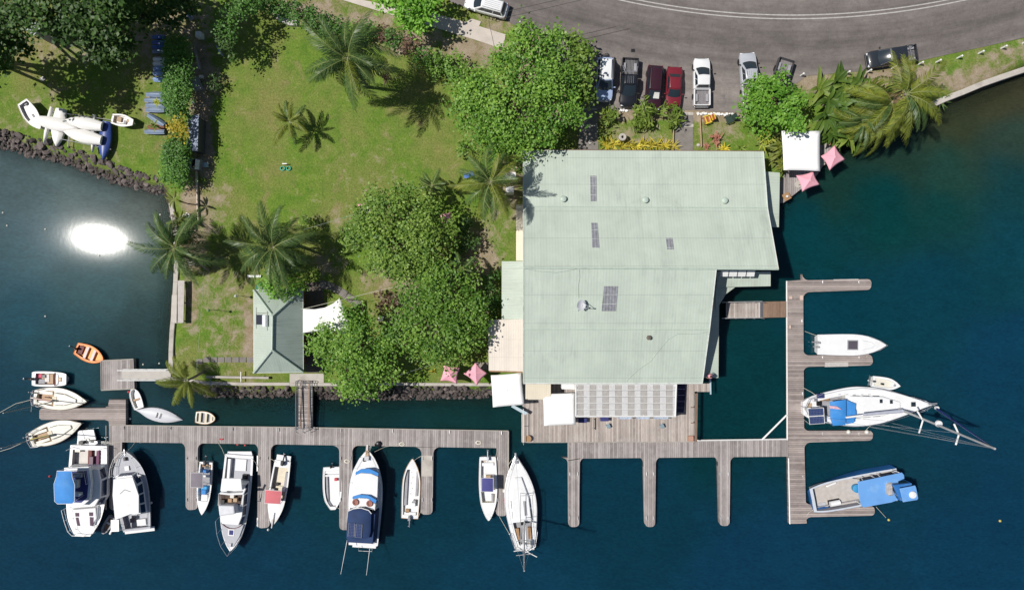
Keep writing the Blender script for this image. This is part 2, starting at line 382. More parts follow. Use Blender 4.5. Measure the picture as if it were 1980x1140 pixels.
# water: body colour follows depth and sea bed (grey sand in the west cove, brown weed by the east bank)
WC = [(0, 330, 70, 86, 94), (150, 360, 84, 98, 104), (290, 400, 86, 92, 92), (60, 460, 60, 88, 102), (200, 560, 50, 82, 92), (310, 520, 62, 84, 86), (300, 640, 36, 64, 70), (40, 600, 28, 72, 90), (120, 650, 28, 68, 82),
      (280, 700, 22, 52, 62), (20, 740, 17, 58, 78), (20, 900, 14, 54, 78), (100, 1080, 14, 54, 79), (500, 1120, 15, 54, 79), (300, 960, 13, 52, 74), (450, 780, 18, 50, 52), (700, 780, 16, 48, 50), (900, 790, 18, 52, 54),
      (590, 900, 12, 52, 68), (860, 940, 12, 52, 70), (1200, 950, 12, 52, 72), (1000, 1120, 15, 55, 80), (1500, 1110, 15, 54, 82), (1950, 1100, 15, 55, 84), (1950, 700, 15, 57, 84), (1800, 560, 12, 58, 76), (1950, 500, 15, 62, 78),
      (1440, 700, 8, 54, 62), (1380, 790, 7, 50, 58), (1600, 610, 8, 58, 76), (1560, 450, 8, 58, 68), (1700, 400, 8, 58, 62), (1820, 390, 16, 60, 62), (1960, 380, 20, 60, 68), (1640, 340, 24, 56, 52), (1740, 300, 34, 56, 48),
      (1830, 240, 58, 60, 42), (1930, 180, 64, 62, 44), (1970, 260, 48, 64, 58), (1850, 310, 34, 66, 60), (1980, 160, 66, 62, 46), (1440, 560, 12, 46, 48), (1650, 290, 34, 50, 40)]
def wcolor(X, Y):
    px = X*FC/(HC-WL)+990; py = 570-Y*FC/(HC-WL)
    px = px+(vnoise(X, Y, 3, 7)-.5)*60; py = py+(vnoise(X, Y, 3, 8)-.5)*60
    num = np.zeros(X.shape+(3,)); den = np.zeros(X.shape)
    for a, b, r, g, q in WC:
        wt = 1/((px-a)**2+(py-b)**2+30**2)**2; num += wt[..., None]*np.array(srgb(r, g, q))*np.array([.88, 1.03, .94]); den += wt
    return num/den[..., None]
xs, ys = axis(-66, 66, 1.0, 600), axis(-40, 42, 1.0, 600)
V, Q, X, Y = gridmesh('water', xs, ys, lambda X, Y: np.full(X.shape, WL))
def watermat():
    t = NT('sea water'); c = t.coord(); a = t.n('Attribute', attribute_name='wcol'); s = t.n('Attribute', attribute_name='clear')
    mp = t.n('Mapping'); t.l(c, mp.inputs[0]); mp.inputs['Rotation'].default_value = (0, 0, R(35)); mp.inputs['Scale'].default_value = (1, 2.2, 1)
    n1 = t.noise(mp.outputs[0], .55, 4, .6, .4); n2 = t.noise(c, .12, 3, .5); n3 = t.noise(mp.outputs[0], 2.2, 3, .6)
    k = t.scale(a.outputs['Color'], t.mr(n1, .25, .75, .88, 1.12)); k = t.scale(k, t.mr(n2, .3, .7, .93, 1.07)); k = t.scale(k, t.mr(n3, .25, .75, .8, 1.2))
    k = t.scale(k, .76)
    t.base(k); t.b.inputs['Roughness'].default_value = .04; t.b.inputs['Anisotropic'].default_value = .34; t.b.inputs['Anisotropic Rotation'].default_value = .25; tg = t.n('Tangent', direction_type='RADIAL', axis='Z'); t.l(tg.outputs[0], t.b.inputs['Tangent']); t.b.inputs['IOR'].default_value = 1.33; t.b.inputs['Specular IOR Level'].default_value = .5
    t.b.inputs['Coat Weight'].default_value = .025; t.b.inputs['Coat Roughness'].default_value = .26; t.b.inputs['Coat IOR'].default_value = 1.2
    mq = t.n('Mapping'); t.l(c, mq.inputs[0]); mq.inputs['Rotation'].default_value = (0, 0, R(-6)); mq.inputs['Scale'].default_value = (1, .3, 1)
    mq.inputs['Scale'].default_value = (1, .4, 1)
    t.b.subsurface_method = 'BURLEY'; t.b.inputs['Subsurface Weight'].default_value = .8; t.b.inputs['Subsurface Radius'].default_value = (.5, .8, 1.0); t.b.inputs['Subsurface Scale'].default_value = .8
    h = t.ma('ADD', t.ma('MULTIPLY', n1, .12), t.ma('MULTIPLY', t.noise(mq.outputs[0], 3.0, 2, .5), .4)); t.bump(h, .03, .05)
    tr = t.n('BsdfTransparent'); tr.inputs[0].default_value = (.55, .72, .7, 1)
    ms = t.n('MixShader'); t.l(t.ma('MULTIPLY', s.outputs['Fac'], .75), ms.inputs[0]); t.l(t.b.outputs[0], ms.inputs[1]); t.l(tr.outputs[0], ms.inputs[2]); t.l(ms.outputs[0], t.out.inputs[0])
    return t.m
wa = fastmesh('water', V, Q, watermat(), smooth=True); tag(wa, 'calm dark teal harbour water', kind='structure')
wc = wcolor(X, Y).reshape(-1, 3); wc = np.concatenate([wc, np.ones((len(wc), 1))], 1).astype(np.float32)
at = wa.data.attributes.new('wcol', 'FLOAT_COLOR', 'POINT'); at.data.foreach_set('color', wc.ravel())
at = wa.data.attributes.new('clear', 'FLOAT', 'POINT'); at.data.foreach_set('value', np.clip((sdf(X, Y)+2.6)/2.4, 0, 1).ravel().astype(np.float32))

def sheet(name, pts, z, m, label=None, t=.02):
    o = MB().prism(P2(pts, z), z-t, z).build(name, m); return tag(o, label, kind='structure')
# road
RC = W(1532, -1507)
def roadmat():
    t = NT('worn asphalt'); c = t.coord(); ds = t.n('VectorMath', operation='DISTANCE'); t.l(c, ds.inputs[0]); ds.inputs[1].default_value = tuple(RC)
    r = t.ma('ADD', ds.outputs['Value'], t.mr(t.noise(c, .25, 4, .6), .3, .7, -.35, .35))
    cr = t.n('ValToRGB'); t.l(t.mr(r, 78, 102, 0, 1), cr.inputs[0]); el = cr.color_ramp.elements
    G = [(78, .15), (83, .145), (84.5, .105), (86.3, .16), (87.7, .125), (88.4, .145), (89.6, .13), (91.2, .105), (92.3, .135), (93.2, .115), (94.6, .175), (98, .19), (102, .195)]
    while len(el) > 1: el.remove(el[0])
    for i, (d, v) in enumerate(G):
        e = el[0] if i == 0 else el.new((d-78)/24); e.position = (d-78)/24; e.color = (v*1.1, v*.97, v*.91, 1)
    sv = t.n('VectorMath', operation='SUBTRACT'); t.l(c, sv.inputs[0]); sv.inputs[1].default_value = tuple(RC); sx = t.n('SeparateXYZ'); t.l(sv.outputs[0], sx.inputs[0]); th = t.ma('ARCTAN2', sx.outputs[0], sx.outputs[1])
    cv = t.n('CombineXYZ'); t.l(t.ma('MULTIPLY', ds.outputs['Value'], 1.6), cv.inputs[0]); t.l(t.ma('MULTIPLY', th, 14.0), cv.inputs[1])
    k = t.scale(cr.outputs[0], t.mr(t.noise(c, .35, 6, .72), .25, .75, .74, 1.24)); k = t.scale(k, t.mr(t.noise(cv.outputs[0], 1.2, 5, .65), .28, .72, .78, 1.2))
    vs_ = t.noise(c, 2.6, 4, .7); k = t.scale(k, t.mr(vs_, .3, .7, .9, 1.1)); n4 = t.noise(c, 14, 3, .7); k = t.scale(k, t.mr(n4, .25, .75, .82, 1.2))
    vo = t.noise(c, 1.2, 6, .75); k = t.mix(t.mr(vo, .62, .76, 0, .55), k, (.22, .2, .18)); k = t.mix(t.mr(t.noise(c, .8, 5, .7, .5), .6, .75, 0, .5), k, (.055, .052, .055))
    t.base(k); t.b.inputs['Roughness'].default_value = .9; t.bump(n4, .3, .02); return t.m
M_ROAD = roadmat()
sheet('road', [(870, -700), (2600, -700), (2600, -120), (1985, 72), (1905, 90), (1830, 106), (1760, 122), (1716, 133), (1640, 140), (1560, 147), (1535, 165), (1500, 215), (1440, 219), (1340, 213), (1250, 214),
               (1150, 212), (1125, 190), (1090, 120), (1045, 70), (992, 48), (978, 40), (965, 34), (940, 28), (870, 4)], .05, M_ROAD, 'grey asphalt road and parking bay')
def arc(r, a0, a1, n=70):
    return [(RC.x+r*math.cos(a0+(a1-a0)*i/n), RC.y+r*math.sin(a0+(a1-a0)*i/n)) for i in range(n+1)]
ML = mat('road line paint', (.4, .385, .37), .8, var=.2, scale=3, dirt=((.25, .24, .23), .6))
for rr in (87.86, 88.27):
    m = MB(); a = arc(rr-.065, R(-115), R(-62)); b = arc(rr+.065, R(-115), R(-62)); n = len(a)
    m.add([(x, y, .056) for x, y in a]+[(x, y, .056) for x, y in b], [(i, n+i, n+i+1, i+1) for i in range(n-1)])
    tag(m.build('road_marking', ML), 'white double centre line on the road', kind='structure')
# pavement strips and paths
M_FOOT = mat('footpath concrete', (.52, .47, .42), .9, var=.1, scale=1, bump=.15, dirt=((.36, .31, .26), .5))
sheet('footpath', [(560, -30), (620, -30), (700, 0), (852, 30), (905, 44), (978, 67), (972, 95), (912, 75), (852, 57), (740, 24), (655, -2)], .06, M_FOOT, 'pale concrete footpath beside the road')
sheet('footpath', [(898, 45), (912, 36), (930, 42), (926, 52)], .075, M_FOOT, 'pale concrete ramp from footpath to road')
sheet('path', [(1306, 222), (1340, 222), (1340, 296), (1304, 296)], .055, M_CONCD, 'grey concrete path to the entrance')
for y in (221, 244): sheet('path', [(1318 if y > 230 else 1322, y-4), (1341, y-4), (1341, y+1.5), (1318 if y > 230 else 1322, y+1.5)], .08, M_CONC, 'pale threshold strip across the path')
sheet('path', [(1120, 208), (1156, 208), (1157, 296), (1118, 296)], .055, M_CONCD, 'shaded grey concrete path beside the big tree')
for y in (211, 243): sheet('path', [(1121, y-1.5), (1155, y-1.5), (1155, y+1.5), (1121, y+1.5)], .08, M_CONC, 'pale joint strip across the shaded path')
sheet('path', [(560, 722), (626, 722), (626, 746), (560, 746)], .06, M_CONC, 'pale concrete landing at the gangway head')
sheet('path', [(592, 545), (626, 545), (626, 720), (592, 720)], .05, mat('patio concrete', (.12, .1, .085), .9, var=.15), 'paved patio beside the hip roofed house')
m = MB()
for i in range(9):
    x = 498-i*14; y = 690+(0 if x > 400 else (400-x)*.25)
    a, b = W(x-6, y), W(x+6, y+10); m.prism([(a.x, b.y), (b.x, b.y), (b.x, a.y), (a.x, a.y)], .0, .06+.004*(i % 2))
tag(m.build('path', M_CONCD), 'grey stepping slab path across the lawn', kind='structure')
m = MB(); pp = [(618, 549), (632, 551), (646, 556), (658, 563), (670, 571), (682, 581), (696, 590)]
for i in range(len(pp)-1):
    a, b = W(*pp[i]), W(*pp[i+1]); d = (b-a).normalized(); n = Vector((-d.y, d.x, 0))*.42; e = d*.03
    m.prism([(a+e-n)[:2], (b-e-n)[:2], (b-e+n)[:2], (a+e+n)[:2]], .0, .06+.005*(i % 2))
tag(m.build('path', M_CONCD), 'curved grey slab path behind the shade sail', kind='structure')
# ---------------------------------------------------------------- large structures
def PZ(pts):            # (px, py, z) -> world points
    return [tuple(W(a, b, z)) for a, b, z in pts]
def roofsheet(name, pts, m, par, t=.06):
    mb = MB(); q = PZ(pts); k = len(q); n = (Vector(q[1])-Vector(q[0])).cross(Vector(q[2])-Vector(q[0]))
    if n.z < 0: q = q[::-1]
    lo_ = [(a, b, c-t) for a, b, c in q]
    mb.add(q+lo_, [tuple(range(k)), tuple(range(2*k-1, k-1, -1))]+[(k+i, k+(i+1) % k, (i+1) % k, i) for i in range(k)])
    return mb.build(name, m, par, world=True)
def on_roof(px, py, quad):       # height of roof plane at pixel: least squares over the three first points
    A = [W(a, b, z) for a, b, z in quad[:3]]; n = (A[1]-A[0]).cross(A[2]-A[0])
    d = W(px, py, 0)-Vector((0, 0, HC)); o = Vector((0, 0, HC)); t = n.dot(A[0]-o)/n.dot(d); return o+d*t
cb = W(1200, 520); bld = thing('waterfront_building', 'large L shaped waterfront building under a pale green corrugated roof with skylights', 'building', (cb.x, cb.y, 0))
N0, N1, RG, S1, S0 = 3.0, 4.2, 7.0, 5.3, 3.6
QA = [(1012, 290, N0), (1012, 399, N1), (1484, 402, N1), (1476, 293, N0)]
QB = [(1012, 399, N1), (1012, 517, RG), (1505, 520, RG), (1484, 402, N1)]
QC = [(1012, 517, RG), (1012, 636, S1), (1372, 637, S1), (1385, 520, RG)]
QD = [(1012, 636, S1), (1012, 740, S0), (1358, 740, S0), (1372, 637, S1)]
for q in (QA, QB, QC, QD): roofsheet('roof', q, M_ROOF, bld)
def capline(a, b, r, name='ridge_cap', m=M_CAP): MB().path([W(*a)+Vector((0, 0, .03)), W(*b)+Vector((0, 0, .03))], r, 6).build(name, m, bld, world=True)
capline((1012, 517.5, RG), (1505, 520.5, RG), .08); capline((1012, 399, N1), (1484, 402, N1), .05, 'roof_seam'); capline((1012, 636, S1), (1372, 637, S1), .05, 'roof_seam')
M_GUT = mat('white gutter', (.6, .63, .6), .5, var=.1, dirt=((.2, .16, .12), .6))
capline((1012, 290, N0-.1), (1476, 293, N0-.1), .08, 'gutter', mat('rusty gutter', (.2, .13, .1), .7, var=.3)); capline((1012, 740.5, S0-.1), (1358, 740.5, S0-.1), .08, 'gutter', M_GUT)
for a, b in (((1012, 290, N0), (1012, 399, N1)), ((1012, 399, N1), (1012, 517, RG)), ((1012, 517, RG), (1012, 636, S1)), ((1012, 636, S1), (1012, 740, S0)), ((1476, 293, N0), (1484, 402, N1)),
             ((1484, 402, N1), (1505, 520, RG)), ((1385, 520, RG), (1372, 637, S1)), ((1372, 637, S1), (1358, 740, S0))): capline(a, b, .055, 'barge_board', M_GUT)
def skylight(q, pts):
    w_ = [on_roof(a, b, q)+Vector((0, 0, .012)) for a, b in pts]
    n = (w_[1]-w_[0]).cross(w_[3]-w_[0])
    if n.z < 0: w_ = w_[::-1]
    MB().slab(w_, .03).build('skylight', M_SKY, bld, world=True)
t = NT('translucent roof sheet'); c = t.coord(); sx = t.n('SeparateXYZ'); t.l(c, sx.inputs[0])
k = t.scale((.24, .245, .27), t.mr(t.ma('SINE', t.ma('MULTIPLY', sx.outputs[0], 2*PI/.3)), -1, 1, .8, 1.15)); k = t.mix(t.ma('LESS_THAN', t.ma('FRACT', t.ma('DIVIDE', sx.outputs[1], .95)), .06), k, (.42, .44, .43))
k = t.scale(k, t.mr(t.noise(c, 3, 4), .3, .7, .75, 1.2)); t.base(k); t.b.inputs['Roughness'].default_value = .4; M_SKY = t.m
skylight(QA, [(1141, 340), (1153, 340), (1153.5, 389), (1142, 389)]); skylight(QB, [(1143, 431), (1155, 431), (1159, 479), (1145, 479)]); skylight(QB, [(1287, 460), (1300, 460), (1303, 482), (1290, 482)])
skylight(QC, [(1168, 553), (1195, 553), (1191, 601), (1163, 601)])
for px, py in ((1089, 385), (1247, 387), (1400, 388)):
    p = on_roof(px, py, QA); v = MB().lathe([(.16, -.12), (.16, .2), (.3, .22), (.34, .27), (.3, .36), (.17, .42), (0, .43)], p, 20).build('roof_vent', M_CAP, bld, world=True, smooth=40)
    MB().box(p.x-.2, p.y-.75, p.z-.22, .5, .3, .1).build('vent_flashing', mat('vent flashing', (.42, .44, .38), .7, var=.2), v, world=True)
p = on_roof(1253, 652, QD); v = MB().lathe([(.16, -.1), (.16, .35), (.24, .36), (.24, .42), (.1, .46)], p, 14).build('flue', mat('flue', (.12, .1, .08), .6, var=.3), bld, world=True, smooth=40)
def wirepath(name, pts, r, m, par): MB().path(pts, r, 4).build(name, m, par, world=True)
M_WIRE = mat('black cable', (.06, .06, .06), .7); M_WIREL = mat('grey cable', (.36, .42, .38), .6)
wirepath('cable', [on_roof(a, b, QD)+Vector((0, 0, .03)) for a, b in ((1372, 640), (1350, 645), (1310, 645), (1292, 656), (1275, 676), (1258, 698), (1232, 716), (1212, 736))], .022, M_WIREL, bld)
wirepath('cable', [on_roof(a, b, QC)+Vector((0, 0, .03)) for a, b in ((1120, 519), (1121, 535), (1118, 552), (1119, 576))], .02, M_WIREL, bld)
wirepath('cable', [on_roof(a, b, QC)+Vector((0, 0, .03)) for a, b in ((1014, 519), (1040, 524), (1075, 527), (1105, 522), (1119, 519))], .02, M_WIREL, bld)
# satellite dish
p = on_roof(1124, 590, QC); d = thing('satellite_dish', 'white satellite dish on a tripod on the green roof', 'satellite dish', tuple(p))
mb = MB(); prof = [(0.0, 0), (.16, .012), (.36, .06), (.54, .135)]; mb.lathe([(r, z) for r, z in prof]+[(.56, .135), (.54, .11), (.36, .035), (.16, -.015), (0, -.03)], n=24)
ax = Vector((.5, -.1, .86)).normalized(); rot = ax.to_track_quat('Z', 'Y').to_matrix().to_4x4(); rot.translation = Vector((-.15, .05, .75))
mb.v = [tuple(rot @ Vector(v)) for v in mb.v]; mb.build('reflector', mat('dish grey white', (.74, .75, .78), .4), d, smooth=60)
mb = MB(); 
for a, b in (((0, 0, .7), (-.4, .3, -.05)), ((0, 0, .7), (-.35, -.55, -.05)), ((0, 0, .7), (.6, -.5, -.1)), ((0, 0, -.05), (0, 0, .75)), ((-.1, -.3, .5), (.7, -.25, 1.0)), ((.1, .4, .7), (.7, -.25, 1.0))): mb.path([a, b], .03, 5)
mb.build('tripod', M_STEEL, d); MB().box(.72, -.25, .94, .2, .12, .12).build('feed_horn', M_BLACK, d)
# walls, gables, side roofs
walls = [(1022, 300), (1465, 302), (1440, 520), (1345, 520), (1345, 730), (1022, 730)]
gx = lambda px, py: W(px, py, 1.5)
mb = MB(); wp = [tuple(W(a, b, 3)[:2]) for a, b in walls]; zt = [2.9, 2.9, 6.7, 6.7, 3.4, 3.4]
n = len(wp)
def wallpanel(i, ptsz):
    a, b = Vector((*wp[i], 0)), Vector((*wp[(i+1) % n], 0)); q = [a, b]+[a.lerp(b, u)+Vector((0, 0, z)) for u, z in ptsz]
    q = [Vector((p.x, p.y, -1.6 if j < 2 else p.z)) for j, p in enumerate(q)]
    mb.slab(q, -.12)
wallpanel(0, [(1, 2.85), (0, 2.85)]); wallpanel(1, [(1, 6.6), (.46, 4.0), (0, 2.85)]); wallpanel(2, [(1, 6.6), (0, 6.6)]); wallpanel(3, [(1, 3.4), (.5, 5.0), (0, 6.6)]); wallpanel(4, [(1, 3.35), (0, 3.35)]); wallpanel(5, [(1, 2.85), (.75, 4.0), (.5, 6.6), (.25, 5.0), (0, 3.35)])
mb.build('wall', M_WALL, bld, world=True)
for i, (a, b) in enumerate(((1392, 1407), (1409, 1424), (1426, 1441), (1443, 1458))):
    q = [W(a, 534, 4.7), W(b, 534, 4.7), W(b+2, 522.5, 5.1), W(a+2, 522.5, 5.1)]
    win = MB().slab(q, .05).build('awning_window', M_WPAINT, bld, world=True)
roofsheet('lean_to_roof', [(1386, 555, 2.9), (1490, 553, 2.9), (1490, 525, 3.2), (1386, 525, 3.2)], M_ROOF, bld)
roofsheet('lean_to_roof', [(1384, 600, 2.4), (1404, 568, 2.4), (1424, 553, 2.5), (1384, 545, 2.6)], M_ROOF, bld)
roofsheet('side_roof', [(1345, 730, 2.1), (1345, 560, 2.3), (1391, 556, 2.1), (1389, 730, 1.9)], M_ROOFY, bld)
roofsheet('side_roof', [(1462, 330, 2.0), (1508, 334, 1.8), (1506, 439, 1.8), (1470, 439, 2.0)], M_ROOFY, bld)
roofsheet('side_roof', [(970, 505, 2.9), (1013, 505, 3.1), (1013, 617, 3.1), (970, 617, 2.9)], M_ROOFY, bld)
roofsheet('side_roof', [(998, 396, 2.7), (1013, 396, 2.8), (1013, 504, 2.8), (998, 504, 2.7)], M_CREAMROOF, bld)
roofsheet('verandah_roof', [(944, 618, 3.0), (1013, 617, 3.2), (1013, 718, 3.0), (945, 716, 2.8)], M_PINKROOF, bld)
MB().path([W(946, 717, 2.8), W(1013, 719, 3.0)], .07).build('gutter', mat('rusty pipe', (.34, .2, .11), .7, var=.3), bld, world=True)
for px, py in ((950, 622), (950, 710), (975, 510), (975, 612)):
    MB().path([W(px, py, 0), W(px, py, 2.8)], .06).build('post', M_TIMBER, bld, world=True)
for px, py in ((1388, 724), (1388, 650), (1388, 600), (1500, 345), (1500, 430), (1484, 550)):
    MB().path([W(px-6, py, -3), W(px-6, py, 1.8)], .09).build('post', M_TIMBER, bld, world=True)
# service boxes at the north-west corner
for px, py, sx_, sy_ in ((985, 340, 1.4, .8), (986, 366, .9, .6)):
    MB().box(*W(px, py, 2.2)[:2], 0, sx_, sy_, 2.2).build('air_conditioner', M_WPAINT, bld, world=True, bevel=.04)
# south terrace: timber deck on piles
dk = thing('timber_deck', 'broad sunlit timber deck on piles along the south side of the building', 'deck', tuple(W(1180, 800, 0)))
poly = [(1010, 741), (1372, 741), (1372, 757), (1342, 757), (1342, 853), (1010, 854)]
MB().prism(P2(poly), -.18, 0).build('deck_boards', M_DECKX, dk, world=True)
mb = MB()
for px in range(1016, 1342, 54):
    for py in (760, 805, 848): mb.path([W(px, py, -.18), W(px, py, -5)], .13, 8)
o = mb.build('piles', M_TIMBER, dk, world=True)
mb = MB()
for a, b in (((1010, 854), (1342, 853)), ((1010, 800), (1010, 854)), ((1342, 757), (1342, 853))): mb.path([W(*a, -.1), W(*b, -.1)], .09, 4)
mb.build('edge_beam', M_CONC, dk, world=True)
mb = MB(); mb.prism(P2([(1340, 758), (1345, 757), (1343.5, 850), (1339, 850)]), .85, .93)
for py in (758, 787, 817, 848): mb.path([W(1342, py, 0), W(1342, py, .9)], .05, 5)
for py in (787, 817): mb.path([W(1336, py, .89), W(1343, py, .89)], .05, 4)
mb.build('railing', M_DKBROWN, dk, world=True)
mb = MB()
for a, b in (((1012, 790), (1012, 855)),):
    mb.path([W(*a, 1), W(*b, 1)], .035, 5); mb.path([W(*a, .5), W(*b, .5)], .025, 5)
    for u in (0, .5, 1): p = W(*a, 0).lerp(W(*b, 0), u); mb.path([p, p+Vector((0, 0, 1))], .03, 5)
mb.build('guard_rail', M_WPAINT, dk, world=True)
MB().prism(P2([(1371.5, 731), (1375, 731), (1375.5, 762), (1373, 762)], .9), .82, .9).build('handrail', mat('pale blue paint', (.4, .5, .56), .6), dk, world=True)
MB().prism(P2([(988, 786), (992, 782), (1020, 797), (1016, 802)], 1.0), .92, 1.0).build('handrail', mat('pale blue paint', (.4, .5, .56), .6), dk, world=True)
# pergola
pg = thing('pergola', 'white framed pergola roofed with grey translucent panels over the timber deck', 'pergola', tuple(W(1210, 775, 0)))
ZT = 3.0
mb = MB()
for a, b in (((1114, 741), (1114, 804)), ((1308, 741), (1306, 804)), ((1113, 804.5), (1307, 804.5)), ((1114, 742), (1308, 742))): mb.path([W(*a, ZT), W(*b, ZT)], .085, 4)
for i in range(1, 5): mb.path([W(1114, 741+i*12.6, ZT+.02), W(1307, 741+i*12.6, ZT+.02)], .035, 4)
mb.build('frame', M_WPAINT, pg, world=True)
M_PANA = mat('clear ribbed panel', (.53, .53, .53), .3, var=.1, scale=3); M_PANB = mat('smoky ribbed panel', (.37, .355, .335), .35, var=.12, scale=3, dirt=((.45, .43, .41), .5)); M_PANC = mat('white ribbed panel', (.66, .66, .65), .4, var=.06)
xsP = [1116]; 
while xsP[-1] < 1302: xsP += [xsP[-1]+12, xsP[-1]+24.6]
for i in range(len(xsP)-1):
    x0, x1 = xsP[i], min(xsP[i+1], 1306)
    if x1-x0 < 2: continue
    for r_ in range(5):
        y0 = 742+r_*12.5; mm = M_PANB if i % 2 == 0 else M_PANA
        MB().prism(P2([(x0+.2, y0+.4), (x1-.2, y0+.4), (x1-.2, y0+12.1), (x0+.2, y0+12.1)], ZT), ZT-.045, ZT-.01).build('roof_panel', mm, pg, world=True)
mb = MB()
for px, py in ((1116, 803), (1180, 803), (1244, 803), (1305, 803), (1116, 745), (1305, 745)): mb.path([W(px, py, 0), W(px, py, ZT)], .06, 6)
mb.build('posts', M_WPAINT, pg, world=True)
for a, b in ((1196, 1222), (1231, 1256), (1264, 1292)):
    mb = MB(); mb.prism(P2([(a, 806), (b, 806), (b, 809.5), (a, 809.5)], 1), .95, 1.05); mb.prism(P2([(a, 807), (b, 807), (b, 808), (a, 808)], 1), .3, .95)
    tag(mb.build('banner', mat('blue white awning', (.36, .43, .56), .7, var=.5, scale=8), None), 'blue and white rolled awning on the pergola front edge, '+{1196: 'longest of three', 1231: 'middle and shortest', 1264: 'nearest the dark mat'}[a], 'awning', 'rolled awnings')
tag(MB().prism(P2([(1309, 742), (1328, 742), (1322, 797), (1307, 797)], .1), .005, .05).build('deck_shade', mat('dark violet mat', (.03, .028, .07), .9)), 'dark violet mat laid on the deck beside the pergola', 'mat')  # dark sheet in the outline of the pergola's cast shadow
mb = thing('kitchen_annex', 'cream corrugated lean-to at the south-west corner of the green roof', 'annex', tuple(W(1038, 755, 0)))
roofsheet('roof', [(1016, 741, 2.9), (1065, 741, 2.9), (1065, 771, 2.6), (1016, 771, 2.6)], M_CREAMROOF, mb)
MB().prism(P2([(1020, 743), (1062, 743), (1062, 768), (1020, 768)], 1), 0, 2.55).build('wall', M_WALL, mb, world=True)
ac = thing('air_conditioner', 'white box unit between the cream lean-to and the pergola', 'air conditioner', tuple(W(1098, 748, 0)))
MB().prism(P2([(1086, 741), (1112, 741), (1112, 753), (1086, 752)], 2.5), 1.4, 2.5).build('casing', M_WPAINT, ac, world=True, bevel=.04)
MB().prism(P2([(1092, 743), (1106, 743), (1106, 750), (1092, 750)], 2.5), 0, 1.4).build('stand', M_TIMBER, ac, world=True)
# square shade umbrellas
def sailumbrella(pts, z, label, peak=.5, sag=.06, m=M_CLOTHW, cat='umbrella', grp=None, name='shade_umbrella', base=0.0, hub=None):
    q = [W(a, b, z) for a, b in pts]; c = sum(q, Vector())/len(q); t_ = thing(name, label, cat, (c.x, c.y, base), 0, grp)
    n = 8; mb = MB(); k = len(q); ring = []
    for i in range(k):
        for j in range(n):
            u = j/n; p = q[i].lerp(q[(i+1) % k], u); s = 1-sag*math.sin(PI*u); ring.append(c+(p-c)*s)
    N = len(ring); vs = []; L = 5
    for l in range(L+1):
        f = l/L
        for p in ring: vs.append(c+(p-c)*f+Vector((0, 0, peak*(1-f)**1.1)))
    fs = [(l*N+i, l*N+(i+1) % N, (l+1)*N+(i+1) % N, (l+1)*N+i) for l in range(L) for i in range(N)]
    ar = sum(q[i].x*q[(i+1) % k].y-q[(i+1) % k].x*q[i].y for i in range(k))
    if ar > 0: fs = [f[::-1] for f in fs]
    mb.add(vs, fs); cn = mb.build('canopy', m, t_, world=True, smooth=30); sd = cn.modifiers.new('s', 'SOLIDIFY'); sd.thickness = .015
    MB().path([(c.x, c.y, base), (c.x, c.y, z+peak+.08)], .035, 8).build('pole', M_WPAINT, t_, world=True)
    mb = MB()
    for p in q: mb.path([c+Vector((0, 0, peak-.06)), c.lerp(p, .97)+Vector((0, 0, -.04))], .015, 4)
    mb.build('ribs', M_WPAINT, t_, world=True)
    MB().lathe([(.4, 0), (.4, .08), (.08, .1), (.08, .2)], (c.x, c.y, base), 12).build('base', M_CONC, t_, world=True)
    return t_
def dropped(pts, z): return pts
sailumbrella([(949, 725), (1008, 720), (1014, 782), (953, 787)], 2.7, 'large square white shade umbrella at the deck corner over the boulders', .35, .02, cat='shade umbrella', grp='white shade umbrellas')
sailumbrella([(1050, 761), (1112, 759), (1113, 820), (1052, 823)], 2.6, 'square white shade umbrella on the deck beside the pergola', .3, .015, cat='shade umbrella', grp='white shade umbrellas')
sailumbrella([(1511, 253), (1586, 253), (1586, 331), (1515, 329)], 2.9, 'square white shade umbrella on the east terrace beneath the bright green tree', .4, .02, cat='shade umbrella', grp='white shade umbrellas', base=-.2)
sailumbrella([(857, 702), (890, 710), (884, 742), (851, 736)], 2.3, 'pink parasol on the lawn edge by the boulders, the western of two', .55, .16, M_PINK, cat='parasol', grp='pink parasols')
sailumbrella([(920, 699), (943, 721), (922, 745), (896, 722)], 2.3, 'pink parasol standing as a diamond next to the pinkish verandah roof', .55, .14, M_PINK, cat='parasol', grp='pink parasols')
sailumbrella([(1614, 280), (1635, 308), (1604, 330), (1587, 302)], 2.3, 'pink parasol on the east terrace nearest the palms', .55, .12, M_PINK, cat='parasol', grp='pink parasols', base=-.2)
sailumbrella([(1539, 339), (1573, 331), (1586, 357), (1551, 371)], 2.3, 'pink parasol over the water at the narrow end of the east terrace', .55, .12, M_PINK, cat='parasol', grp='pink parasols', base=-.2)
sailumbrella([(690, 394), (706, 392), (712, 408), (696, 410)], 2.2, 'pink parasol half hidden at the west edge of the round leafy tree', .5, .12, M_PINK, cat='parasol', grp='pink parasols')
sailumbrella([(850, 414), (872, 410), (876, 428), (854, 432)], 2.2, 'pink parasol half hidden at the east edge of the round leafy tree', .5, .12, M_PINK, cat='parasol', grp='pink parasols')
# east terrace
te = thing('terrace_deck', 'small grey timber terrace over the water on the east side', 'deck', tuple(W(1550, 320, -.2)))
MB().prism(P2([(1505, 250), (1630, 262), (1606, 300), (1575, 345), (1515, 392), (1506, 392)], -.2), -.35, -.2).build('deck_boards', M_PLX, te, world=True)
mb = MB()
for px, py in ((1512, 385), (1545, 362), (1575, 340), (1600, 300), (1520, 340)): mb.path([W(px, py, -.3), W(px, py, -4)], .12, 8)
mb.build('piles', M_TIMBER, te, world=True)
